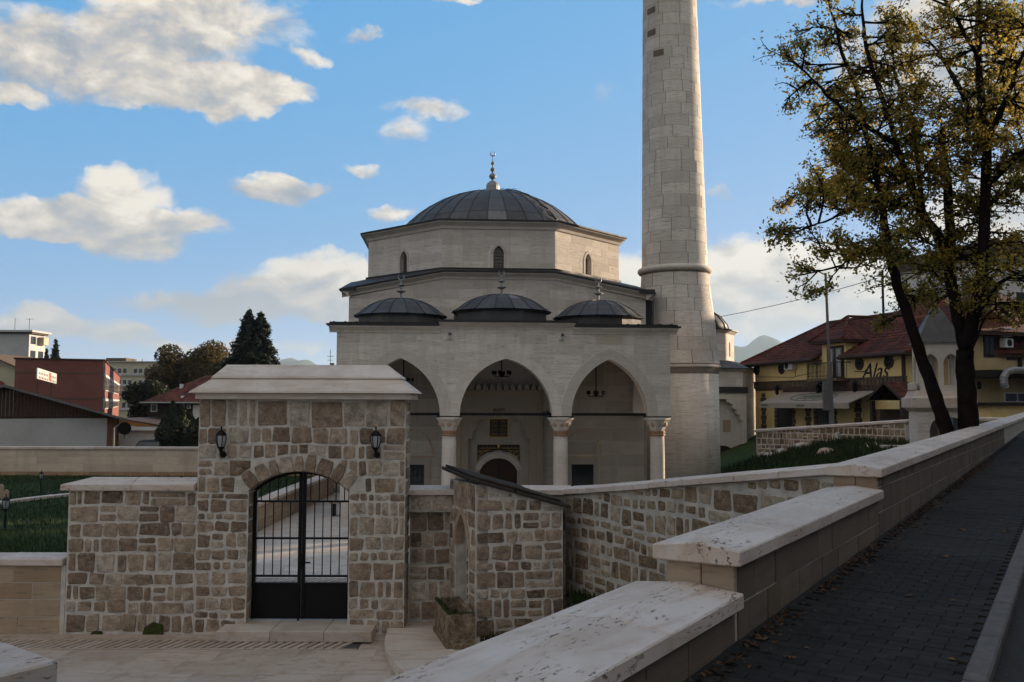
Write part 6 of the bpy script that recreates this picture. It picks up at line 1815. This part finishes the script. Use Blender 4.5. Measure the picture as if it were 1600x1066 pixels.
# barn
BN = thing('barn', 'old barn with pale rendered wall and dark boarded gable', 'barn', (-22.29 - 14.21 * math.cos(rad(27)), 52 - 14.21 * math.sin(rad(27)), 0), rad(27))
BX = lambda px: (px - 800) / 1400 * 52 + 36.5
e_r, rdg, e_l = BX(200), BX(33), BX(-134)
box('wall', M['plaster_white'], BN, e_l + .8, BX(173), 0, 12, -.1, zz(655, 52))
box('porch_back', M['wood_brown'], BN, BX(173), BX(188), 1.5, 12, -.1, zz(655, 52)); box('porch_post', M['wood_brown'], BN, BX(186), BX(190), .1, .3, -.1, zz(655, 52))
zr, ze = zz(605, 52), zz(656, 52)
gx0, gx1 = e_l + .7, BX(186)
nbd = 62
for i in range(nbd):
    xa, xb = gx0 + (gx1 - gx0) * i / nbd, gx0 + (gx1 - gx0) * (i + 1) / nbd
    tp = lambda x: zr - .12 - abs(x - rdg) / (e_r - rdg) * (zr - ze)
    if tp(xa) < zz(654, 52) + .03 or tp(xb) < zz(654, 52) + .03: continue
    cx_ = (xa + xb) / 2
    MB().prism([(xa - cx_ + .006, zz(654, 52)), (xb - cx_ - .006, zz(654, 52)), (xb - cx_ - .006, tp(xb)), (xa - cx_ + .006, tp(xa))], -.05 - R.uniform(0, .015), .03).build('board', M['wood_brown'], BN, (cx_, 0, 0))
b = MB()
for (xa, xb) in ((e_l, rdg), (rdg, e_r)):
    za, zb_ = (ze, zr) if xa == e_l else (zr, ze)
    b.add([(xa, -.8, za), (xb, -.8, zb_), (xb, 12.5, zb_), (xa, 12.5, za), (xa, -.8, za - .14), (xb, -.8, zb_ - .14), (xb, 12.5, zb_ - .14), (xa, 12.5, za - .14)], [(0, 1, 2, 3), (7, 6, 5, 4), (0, 4, 5, 1), (2, 6, 7, 3), (0, 3, 7, 4), (1, 5, 6, 2)])
b.build('roof', plain('grey_fibre_roof', (.13, .125, .125), .9, 0, .3, 2, .4, .02), BN)
MB().tube([(e_r - .1, -.5, ze - .15), (BX(182), -.5, ze - .5), (BX(182), -.5, 0)], .05, 6).build('downpipe', M['steel'], BN)
# shed
SH = thing('shed', 'white walled shed with orange edged lean-to roof beside the barn', 'shed', (P(190, 630, 60).x, 60, 0), 0)
sx_ = lambda px: (px - 800) / 1400 * 60 - SH.location.x
box('wall', M['white_paint'], SH, 0, sx_(253), 0, 6, -.1, zz(673, 60))
b = MB(); za, zb_ = zz(655, 60), zz(667, 60); xa, xb = sx_(192), sx_(259)
M['orange'] = plain('orange_fascia', (.34, .16, .035), .7, 0, .15, 2, .1, .01)
MB().prism([(xa, za - .06), (xb, zb_), (xa, zb_)], -.30, -.25).build('fascia', M['orange'], SH)
MB().add([(xa, -.35, za), (xb, -.35, zb_ + .05), (xb, 6.3, zb_ + .05), (xa, 6.3, za), (xa, -.35, za - .06), (xb, -.35, zb_ - .01), (xb, 6.3, zb_ - .01), (xa, 6.3, za - .06)], [(0, 1, 2, 3), (7, 6, 5, 4), (0, 4, 5, 1), (2, 6, 7, 3), (0, 3, 7, 4), (1, 5, 6, 2)]).build('roof', M['wood_brown'], SH)
box('eave_beam', M['white_paint'], SH, sx_(203), sx_(258), -.33, -.02, zz(674, 60), zz(668, 60))
dsh = thing('satellite_dish', 'dark round satellite dish fixed at the corner of the barn', 'dish', P(195, 671, 51.3), .4)
MB().lathe([(.0, 0), (.2, .03), (.34, .10), (.36, .12), (.33, .11)], 18).build('dish', M['iron'], dsh, rot=(math.pi / 2 + .1, 0, 0)); MB().tube([(0, .02, 0), (0, .5, -.1), (0, .5, -.6)], .025, 5).build('mount', M['iron'], dsh)

# parked car behind the wall
CR = thing('parked_car', 'dark parked car in front of the white shed, only its top showing over the wall', 'car', (P(224, 630, 55).x, 55, 0), rad(4))
M['carpaint'] = plain('dark_car_paint', (.010, .010, .011), .8, .0, .1, 3, 0, .01, .3)
b = MB()
sec = [(-.85, .0, .28), (-.88, .3, .75), (-.86, .9, .86), (-.68, 1.4, 1.36), (-.62, 2.4, 1.42), (-.70, 3.2, 1.25), (-.84, 3.7, .92), (-.82, 4.1, .35)]
for (hw_, y_, z_) in sec: b.v += [(hw_, y_, z_), (-hw_, y_, z_), (-hw_ * 1.05 if z_ > .7 else -hw_, y_, .28), (hw_ * 1.05 if z_ > .7 else hw_, y_, .28)]
for i in range(len(sec) - 1):
    for k in range(4): b.f.append((i * 4 + k, i * 4 + (k + 1) % 4, (i + 1) * 4 + (k + 1) % 4, (i + 1) * 4 + k))
b.f += [(0, 1, 2, 3), (31, 30, 29, 28)]
bevel(b.build('body', M['carpaint'], CR), .05, 2)
MB().add([(-.76, .98, .90), (.76, .98, .90), (.60, 1.37, 1.30), (-.60, 1.37, 1.30)], [(0, 1, 2, 3)]).build('windscreen', M['glass'], CR, (0, -.03, .02))
for sg in (-1, 1):
    MB().box(sg * .95 - .09, sg * .95 + .09, 1.05, 1.15, .88, 1.02).build('wing_mirror', M['carpaint'], CR)
    for yy in (.75, 3.3):
        wl = MB().lathe([(.31, -.1), (.31, .1)], 16).build('wheel', M['iron'], CR, (sg * .78, yy, .31), rot=(0, math.pi / 2, 0))

# brick building
BR = thing('brick_building', 'red brick two storey building with ribbon windows along its side', 'building', (-31.9, 70, 0), math.atan2(45, -18.4))
M['brick'] = mat_brickwall('red_brickwork', (.20, .042, .025), (.155, .034, .021))
bl_ = math.hypot(45, 18.4)
# local x runs along the long side going away; local +y is to the left
BW_ = 6.1
box('wall', M['brick'], BR, 0, bl_, 0, BW_, -.1, zz(566, 70)); box('roof_edge', M['wood_brown'], BR, -.1, bl_ + .1, -.1, BW_ + .1, zz(566, 70) + .002, zz(563.5, 70))
for z_ in (zz(585.5, 70), zz(625, 70)):
    box('string_course', M['brick_trim'], BR, -.03, 0.0, -.03, BW_, z_ - .06, z_ + .06); box('string_course', M['plaster_white'], BR, 0, bl_, -.05, 0, z_ - .14, z_ + .02)
for zb_, zt_ in ((zz(612, 70), zz(588, 70)), (zz(642, 70), zz(627, 70))):
    for k in range(14):
        x = 1.2 + k * 3.0
        wd_ = box('window', M['white_paint'], BR, x, x + 1.9, -.06, .0, zb_, zt_); MB().box(-.85, -.04, -.045, -.031, .08, zt_ - zb_ - .08).box(.04, .85, -.045, -.031, .08, zt_ - zb_ - .08).build('pane', M['glass'], wd_)
a, c = P(58, 577, 60), P(88, 586.5, 63.5)
sg_ = thing('sign_board', 'weathered white banner sign with faded lettering above the barn roof', 'sign', (a.x, a.y, 0), math.atan2(c.y - a.y, c.x - a.x))
Ls = math.hypot(c.x - a.x, c.y - a.y); zt, zb_ = a.z, P(58, 594, 60).z
zt2, zb2 = P(88, 586.5, 63.5).z, P(88, 602, 63.5).z
MB().prism([(0, zb_), (Ls, zb2), (Ls, zt2), (0, zt)], -.04, .04).build('board', M['plaster_white'], sg_)
b = MB()
for rw in range(2):
    for k in range(11):
        if k in (6,): continue
        t = .08 + k * .082; zc_0 = zt + (zt2 - zt) * t - .25 - rw * .28
        b.box(Ls * t, Ls * t + .10, -.055, -.042, zc_0 - .14, zc_0)
b.build('lettering', M['brick_trim'], sg_)
t = .62; MB().prism([(Ls * .58, zb_ + (zb2 - zb_) * .58 + .08), (Ls * .70, zb_ + (zb2 - zb_) * .70 + .08), (Ls * .70, zt + (zt2 - zt) * .7 - .08), (Ls * .58, zt + (zt2 - zt) * .58 - .08)], -.05, -.041).build('red_panel', plain('faded_red_print', (.36, .10, .08), .8), sg_)
for t in (.15, .85): MB().tube([(Ls * t, .1, zb_ - 1.6), (Ls * t, .1, zb_ + .5)], .04, 5).build('post', M['iron'], sg_)

# apartment blocks
A1 = facade('apartment_block', 'tall pale apartment tower at the left edge with a dark roof storey', 'building', -90, 42, 150, 150, zz(524, 150), M['plaster_white'], 5.2)
box('roof_storey', M['wood_brown'], A1, -.2, A1['L'] + .6, -.4, 5, zz(524, 150) + .01, zz(521.5, 150)); box('roof_slab', M['plaster_white'], A1, -.5, A1['L'] + .9, -.8, 5.5, zz(521.4, 150), zz(518.5, 150))
for k in range(2): 
    for j in range(6):
        y_ = 1.3 + k * 2.5
        MB().box(-.02, .9 if (k + j) % 3 == 0 else .04, -.8, .8, 0, 1.3).build('balcony' if (k + j) % 3 == 0 else 'window', M['plaster_cream'] if (k + j) % 3 == 0 else M['glass'], A1, (A1['L'], y_, 1.5 + j * 2.4))
tag(MB().tube([(0, 0, 0), (0, 0, 1.9)], .04, 4).tube([(2.4, 0, 0), (2.4, 0, 1.9)], .04, 4).box(1.7, 3.1, -.02, .02, 1.75, 1.8).build('roof_aerial', M['iron'], None, (P(23, 518, 149).x, 149, zz(518, 150) - .02)), 'pair of thin aerials on the pale apartment tower roof', 'aerial')
A2 = facade('apartment_block', 'long pale apartment block with rows of windows behind the brick building', 'building', 150, 262, 140, 140, zz(568, 140), M['plaster_cream'], 12)
Lx = lambda px: (px - 150) / 1400 * 140
for r_, (yt, yb) in enumerate(((577, 586), (595, 603), (612, 621), (630, 640))):
    box('sill_band', M['plaster_white'], A2, 0, A2['L'], -.25, 0, zz(yb + 3, 140), zz(yb, 140))
    for k in range(18):
        x = Lx(158) + k * .82
        if (k * 7 + r_ * 3) % 5 == 0: continue
        wd_ = box('window', M['white_paint'], A2, x, x + .66, -.08, .0, zz(yb, 140), zz(yt, 140)); MB().box(-.27, .27, -.055, -.041, .08, zz(yt, 140) - zz(yb, 140) - .08).build('pane', M['glass'], wd_)
box('roof_housing', M['brick_trim'], A2, Lx(150), Lx(182), 3, 7, zz(568, 140), zz(560, 140)); box('roof_edge', M['plaster_white'], A2, -.2, A2['L'] + .2, -.3, 12.2, zz(568, 140) + .002, zz(566.5, 140))
for px in (197, 212): MB().tube([(Lx(px), 2, zz(567, 140)), (Lx(px), 2, zz(562, 140))], .05, 4).build('roof_aerial', M['iron'], A2)
CH = facade('cream_house', 'small cream house with sloping roof at the left edge', 'house', -60, 23, 85, 85, zz(576, 85), M['plaster_cream'], 8)
Lc = CH['L']
MB().prism([(-.3, zz(555, 85)), (Lc * .45, zz(555, 85)), (Lc + .3, zz(577, 85)), (Lc + .3, zz(578.5, 85)), (Lc, zz(576, 85)), (-.3, zz(576, 85))], -.05, 8.1).build('roof', M['plaster_cream'], CH)
MB().prism([(Lc * .45, zz(554, 85)), (Lc + .5, zz(577, 85)), (Lc + .5, zz(579, 85)), (Lc * .45, zz(556, 85))], -.5, 8.4).build('roof_edge', M['brick_trim'], CH)
box('annex', M['brick_trim'], CH, Lc, Lc + .75, 1, 5, 0, zz(578, 85)); an = box('window', M['white_paint'], CH, Lc + .05, Lc + .7, .94, 1.0, zz(606, 85), zz(591, 85)); MB().box(-.27, .27, -.05, -.03, .06, .85).build('pane', M['glass'], an)
MB().lathe([(0, 0), (.5, .05), (.52, .1)], 16).build('round_sign', M['brick'], CH, (Lc - 1.4, -.06, zz(606, 85)), rot=(math.pi / 2, 0, 0))
# dark red-roofed house
RH = thing('red_roof_house', 'dark walled house with hipped red roof behind the hedge', 'house', (P(231, 630, 66).x, 66, 0), 0)
rx = lambda px: (px - 800) / 1400 * 66 - RH.location.x
M['wall_dark'] = plain('dark_maroon_render', (.045, .026, .024), .9, 0, .3, 2, .2, .01, .1)
box('wall', M['wall_dark'], RH, 0, rx(345), 0, 8, -.1, zz(631, 66))
ze, zr = zz(631, 66), zz(589, 66)
MB().add([(rx(226), -.6, ze), (rx(352), -.6, ze), (rx(352), 8.6, ze), (rx(226), 8.6, ze), (rx(292), 4, zr + .15), (rx(330), 4, zr + .15)], [(0, 1, 5, 4), (1, 2, 5), (2, 3, 4, 5), (3, 0, 4), (0, 3, 2, 1)]).build('roof', mat_rooftile('rust_red_roof', (.15, .048, .03), .36, .25, 0), RH)
for px, w_, yt, yb in ((243, 10, 633, 645), (297, 6, 634, 640)):
    wd_ = box('window', M['white_paint'], RH, rx(px - w_ / 2), rx(px + w_ / 2), -.06, .0, zz(yb, 66), zz(yt, 66)); w2 = w_ / 1400 * 66 / 2
    MB().box(-w2 + .06, w2 - .06, -.06, -.03, .06, zz(yt, 66) - zz(yb, 66) - .06).build('pane', M['glass'], wd_)
box('white_door', M['white_paint'], RH, rx(304), rx(316), -.1, .0, zz(656, 66), zz(634, 66))
for px, py in ((270, 605), (284, 624)):
    s_ = box('skylight' if py == 605 else 'roof_vent', M['white_paint'], RH, rx(px - 2), rx(px + 2), .2 if py == 624 else 1.7, .5 if py == 624 else 2.0, zz(py + 3, 66), zz(py - 4, 66))
MB().tube([(rx(226), -.65, ze), (rx(352), -.65, ze)], .07, 5).build('gutter', M['steel'], RH)
# far aerial mast near the mosque
p = P(516, 572, 160)
tag(MB().tube([(0, 0, -14), (0, 0, 2.8)], .06, 4).box(-.6, .6, -.03, .03, 1.6, 1.68).box(-.5, .5, -.03, .03, .9, .97).build('aerial_mast', M['iron'], None, p), 'thin far aerial mast left of the mosque portico', 'aerial')
FB = facade('far_house', 'far low house with chimneys seen between the hills and the mosque', 'house', 440, 524, 158, 158, zz(576, 158), M['plaster_white'], 6); box('roof', M['wood_brown'], FB, -.3, FB['L'] + .3, -.3, 6.3, zz(576, 158) + .01, zz(573.5, 158)); box('chimney', M['wood_brown'], FB, 8.2, 8.9, 1, 1.6, zz(573.5, 158) + .01, zz(568, 158))
# ================================================================== TREES AND HEDGE
def crown_blob(name, root, blobs, n, size, mat, tonef=None):
    items = []
    tot_ = sum(b[1] ** 2 for b in blobs)
    for (c, r_, sq) in blobs:
        c = Vector(c)
        for i in range(int(n * r_ * r_ / tot_)):
            d = rvec(); rr = r_ * (R.random() ** .38)
            nz = noise.noise((c + d * rr) * (2.2 / r_)) + .5
            if R.random() > .35 + nz: continue
            p = c + Vector((d.x * rr, d.y * rr, d.z * rr * sq))
            t = min(1, max(0, .35 + .55 * noise.noise(p * .5 + Vector((9, 3, 1))) + R.uniform(-.3, .4)))
            items.append((p, (d + rvec() * .9), size * R.uniform(.6, 1.3), t))
    return leaf_mesh(name, items, mat, root)
def broad_tree(label, p, h, r_, mat, n, size, seed, group='trees behind the houses', cat='tree', name='broadleaf_tree'):
    t = thing(name, label, cat, p, 0, group)
    tr_ = MB(); tr_.tube([(0, 0, -.2), (R.uniform(-.1, .1), 0, h * .3), (R.uniform(-.3, .3), 0, h * .6)], [r_ * .11, r_ * .08, r_ * .05], 7)
    blobs = []
    for k in range(11):
        a = R.uniform(0, 6.28); rad2 = r_ * R.uniform(.15, .7); z = h * R.uniform(.32, .86)
        c = (rad2 * math.cos(a), rad2 * math.sin(a), z); blobs.append((c, r_ * R.uniform(.30, .52), .9))
        tr_.tube([(0, 0, h * .28), ((c[0]) * .5, c[1] * .5, (h * .28 + z) / 2 + .2), c], [r_ * .06, r_ * .04, r_ * .012], 5)
    tr_.build('trunk', M['bark'], t)
    crown_blob('crown', t, blobs, n, size, mat)
    return t
def conifer(label, p, h, r_, n, size, group=None, mat=None):
    t = thing('conifer_tree', label, 'tree', p, 0, group)
    MB().lathe([(h * .018, -.2), (h * .014, h * .4), (.01, h)], 7).build('trunk', M['bark'], t)
    items = []; br_ = MB()
    z = h * .06
    while z < h * .985:
        t_ = 1 - z / h; L0_ = r_ * (t_ ** .84) * R.uniform(.82, 1.12)
        nb_ = max(4, int(5 + 7 * t_)); ph = R.uniform(0, 6.28)
        for k in range(nb_):
            a = ph + 2 * math.pi * k / nb_ + R.uniform(-.2, .2); L = L0_ * R.uniform(.7, 1.12)
            tip = Vector((L * math.cos(a), L * math.sin(a), z - L * .22 + R.uniform(-.1, .2)))
            b0 = Vector((0, 0, z)); br_.tube([b0, tip], [.03, .008], 3)
            m_ = max(5, int(n * L / (r_ * 60)))
            for i in range(m_):
                q = (R.random() ** .6); pp_ = b0.lerp(tip, q) + Vector((R.gauss(0, .06 * L + .05), R.gauss(0, .06 * L + .05), R.uniform(-.28, .05) * (.4 + q)))
                items.append((pp_, (math.cos(a) * .4 + R.uniform(-.5, .5), math.sin(a) * .4 + R.uniform(-.5, .5), R.uniform(.2, 1)), size * R.uniform(.6, 1.3), R.random()))
        z += h * .028 + .08 * t_
    br_.build('branches', M['bark'], t)
    leaf_mesh('crown', items, mat or M['leaf_dark'], t)
    return t
def ground_px(px, Y, z=0.0): return Vector(((px - 800) / 1400 * Y, Y, z))
conifer('taller left spire of the dark conifer pair behind the gateway roof', ground_px(387, 78), zz(480, 78), 4.5, 30000, .30, 'conifers behind the gateway')
conifer('right hand dark conifer of the pair, close to the mosque', ground_px(406, 78.6), zz(483, 78), 4.3, 30000, .30, 'conifers behind the gateway')
conifer('small far conifer above the brick building roof', ground_px(86, 115), zz(530, 115), 1.9, 12000, .34)
conifer('lower far conifer beside the small conifer over the brick building', ground_px(72, 116), zz(545, 116), 1.1, 6000, .34)
broad_tree('tall autumn tree at the left end of the wood, beside the apartment block', ground_px(262, 92), zz(534, 92), 3.6, M['leaf_mixed'], 15000, .30, 1)
broad_tree('rounded autumn tree in the middle of the wood behind the red roof', ground_px(305, 94), zz(545, 94), 3.9, M['leaf_mixed'], 15000, .30, 2)
broad_tree('autumn tree at the right of the wood with a pale top, next to the conifers', ground_px(338, 90), zz(534, 90), 3.4, M['leaf_mixed'], 14000, .30, 3)
broad_tree('dark bushy tree low at the foot of the apartment block', ground_px(232, 84), zz(585, 84), 2.6, M['leaf_hedge'], 10000, .28, 4)
broad_tree('dark tree peeping over the roof of the dark house', ground_px(360, 88), zz(562, 88), 3.0, M['leaf_hedge'], 10000, .28, 5)
def cypress(label, p, h, r_, n, sq=.8):
    t = thing('hedge_shrub', label, 'shrub', p, 0, 'dark hedge beside the shed')
    MB().tube([(0, 0, -.1), (0, 0, h * .8)], [.09, .03], 6).build('trunk', M['bark'], t)
    items = []
    for i in range(n):
        z = R.random() ** .9 * h; q = z / h
        rr = r_ * min(1, (1 - q) * 2.2 + .12) * (.75 + .35 * noise.noise((q * 5, p.x, 0))); a = R.uniform(0, 6.28); k = R.random() ** .4
        items.append(((rr * k * math.cos(a), rr * k * math.sin(a), z), (math.cos(a) + R.uniform(-.6, .6), math.sin(a) + R.uniform(-.6, .6), R.uniform(0, .9)), .17 * R.uniform(.6, 1.3), R.random()))
    leaf_mesh('crown', items, M['leaf_hedge'], t)
for i, (px, py, lab) in enumerate([(262, 640, 'dark hedge shrub directly beside the white shed'), (272, 628, 'tallest dark hedge shrub in front of the dark house'), (287, 634, 'dark hedge shrub with a slim top, third from the shed'), (300, 648, 'low dark hedge shrub before the white door'), (313, 655, 'lowest dark hedge shrub, half behind the gateway'), (328, 650, 'dark hedge shrub hidden behind the gateway')]):
    cypress(lab, ground_px(px, 57 + i * .25), zz(py, 57), .78, 5200)

# ---- the linden in front of the restaurant
TP = Vector((10.75, 21.6, 1.75))
TREE = thing('linden_tree', 'large autumn linden with several dark trunks behind the road wall', 'tree', TP)
def T(px, py, dy=0.0): return P(px, py, 21.6 + dy) - TP
limbs = []   # (points, radii)
def limb(pts, r0, r1):
    V = [T(*q) for q in pts]; n = len(V)
    limbs.append((V, [r0 + (r1 - r0) * i / (n - 1) for i in range(n)]))
limb([(1487, 716), (1482, 680), (1466, 632), (1446, 575), (1425, 510), (1402, 445), (1386, 384), (1377, 310), (1356, 220), (1336, 136), (1315, 82), (1302, 30)], .185, .03)
limb([(1516, 720), (1513, 672), (1511, 610), (1508, 545)], .235, .20)
limb([(1508, 545), (1494, 480, .2), (1482, 420, .3), (1485, 371, .5), (1480, 280, .7), (1470, 202, .8)], .155, .09)
limb([(1508, 545), (1522, 490, -.2), (1534, 429, -.4), (1540, 289, -.5), (1540, 219, -.5), (1530, 124, -.6), (1526, 41, -.6), (1533, -60, -.7), (1528, -140, -.7)], .175, .035)
limb([(1484, 400, .4), (1462, 360, .5), (1443, 338, .2), (1420, 280, 0), (1402, 231, -.3), (1381, 165, -.4), (1352, 74, -.7), (1345, 10, -.9)], .13, .03)
limb([(1443, 338, .2), (1425, 186, .6), (1398, 120, 1.0), (1390, 60, 1.2)], .07, .02)
limb([(1394, 221, -.3), (1360, 200, -.8), (1324, 177, -1.2), (1282, 136, -1.6), (1250, 105, -1.9)], .07, .018)
limb([(1540, 219, -.5), (1512, 165, .3), (1489, 120, .9), (1465, 80, 1.3), (1443, 54, 1.6)], .09, .02)
limb([(1540, 219, -.5), (1560, 180, -1.0), (1580, 130, -1.5), (1598, 80, -1.9), (1625, 10, -2.2)], .09, .02)
limb([(1542, 225, -.5), (1552, 170, .8), (1575, 100, 1.5), (1600, 30, 2.2)], .08, .02)
limb([(1540, 289, -.5), (1570, 260, -.9), (1600, 232, -1.3), (1660, 200, -1.8)], .09, .02)
limb([(1536, 420, -.4), (1500, 395, .4), (1470, 385, 1.0), (1430, 372, 1.6)], .07, .02)
limb([(1415, 318, .1), (1375, 312, -.6), (1330, 322, -1.1), (1290, 345, -1.4), (1262, 352, -1.6)], .06, .012)
limb([(1406, 285, 0), (1375, 255, .8), (1330, 265, 1.4), (1285, 290, 1.8), (1255, 300, 2.1)], .055, .012)
limb([(1388, 395), (1350, 390, -.5), (1320, 408, -.9), (1300, 430, -1.1)], .05, .012)
limb([(1520, 500, -.2), (1560, 440, -1.0), (1590, 425, -1.6), (1640, 400, -2)], .06, .015)
limb([(1377, 300), (1340, 262, 1.2), (1318, 220, 1.9), (1290, 190, 2.4)], .05, .012)
limb([(1533, 330, -.4), (1565, 300, 1.0), (1610, 270, 1.9), (1660, 240, 2.6)], .07, .015)
limb([(1528, 90, -.6), (1500, 40, -1.3), (1470, -10, -1.8), (1450, -50, -2.0)], .06, .015)
limb([(1498, 460, .3), (1478, 440, 1.2), (1450, 420, 2.0), (1425, 430, 2.6)], .05, .012)
limb([(1512, 560, -.1), (1535, 500, -1.2), (1560, 470, -1.8), (1585, 470, -2.2)], .035, .01)
main = MB()
for V, rr in limbs:
    fine = []; fr = []
    for i in range(len(V) - 1):
        for k in range(4):
            fine.append(V[i].lerp(V[i + 1], k / 4) + Vector((R.uniform(-.02, .02), R.uniform(-.02, .02), 0))); fr.append((rr[i] + (rr[i + 1] - rr[i]) * k / 4) * R.uniform(.94, 1.07))
    fine.append(V[-1]); fr.append(rr[-1]); main.tube(fine, fr, 9)
main.build('trunk', M['bark'], TREE, smooth=True)
tw = MB(); items = []
def spray(p, d, L, lev):
    """a side branch with its twigs; leaves sit along the twigs"""
    q = p + d * L + Vector((0, 0, -.10 * L)); mid = p.lerp(q, .5) + rvec() * L * .08
    r0 = .012 + .010 * lev
    tw.tube([p, mid, q], [r0, r0 * .7, r0 * .35], 4)
    if lev > 0:
        for k in range(5 if lev > 1 else 4):
            t = R.uniform(.25, 1.0); s = p.lerp(q, t); d2 = (d + rvec() * .85).normalized(); spray(s, d2, L * R.uniform(.35, .6), lev - 1)
    else:
        dn = density(q)
        m_ = int(11 * dn)
        base = .42 + .45 * noise.noise(q * .8)
        for k in range(m_):
            t = R.uniform(.15, 1.05); s = p.lerp(q, t) + rvec() * R.uniform(.03, .24)
            items.append((s, rvec() + Vector((0, 0, .5)), .090 * R.uniform(.6, 1.25), min(1, max(0, base + R.uniform(-.32, .38)))))
def density(q):
    return max(0.25, 1.0 + .55 * noise.noise(q * .55 + Vector((4, 1, 7))) + (-.25 if q.z > 8.2 else .15))
for li, (V, rr) in enumerate(limbs):
    if li == 1: continue
    total = sum((V[i + 1] - V[i]).length for i in range(len(V) - 1))
    for i in range(len(V) - 1):
        seg = V[i + 1] - V[i]
        if V[i].z < 3.4: continue
        nspr = max(1, int(seg.length * ((4.2 if rr[i] > .09 else 6.8) * (.55 if V[i].z < 4.6 else 1))))
        for k in range(nspr):
            p = V[i] + seg * R.random()
            d = rvec(); d = (d - seg.normalized() * d.dot(seg.normalized()) * .7); d.z = abs(d.z) * .5 - .12; d.normalize()
            spray(p, d, R.uniform(.45, 1.25), 2 if R.random() < .5 else 1)
    spray(V[-1], (V[-1] - V[-2]).normalized(), .7, 2)
tw.build('twigs', M['bark'], TREE)
leaf_mesh('crown', items, M['leaf_autumn'], TREE)
print('linden leaves', len(items))
# ------------------------------------------------------------------ air
hz = MB().box(-7000, 7000, -3500, 9500, -1.6, 440).build('haze', None)
hm = bpy.data.materials.new('thin_haze'); hm.use_nodes = True; hm.node_tree.nodes.clear()
hg = G(hm.node_tree); ho = hg.n('ShaderNodeOutputMaterial')
hv = hg.n('ShaderNodeVolumePrincipled', {'Color': (0.60, 0.78, 0.96, 1), 'Density': 0.00013, 'Anisotropy': 0.2})
hm.node_tree.links.new(hv.outputs[0], ho.inputs['Volume'])
hz.data.materials.append(hm); hz['kind'] = 'stuff'
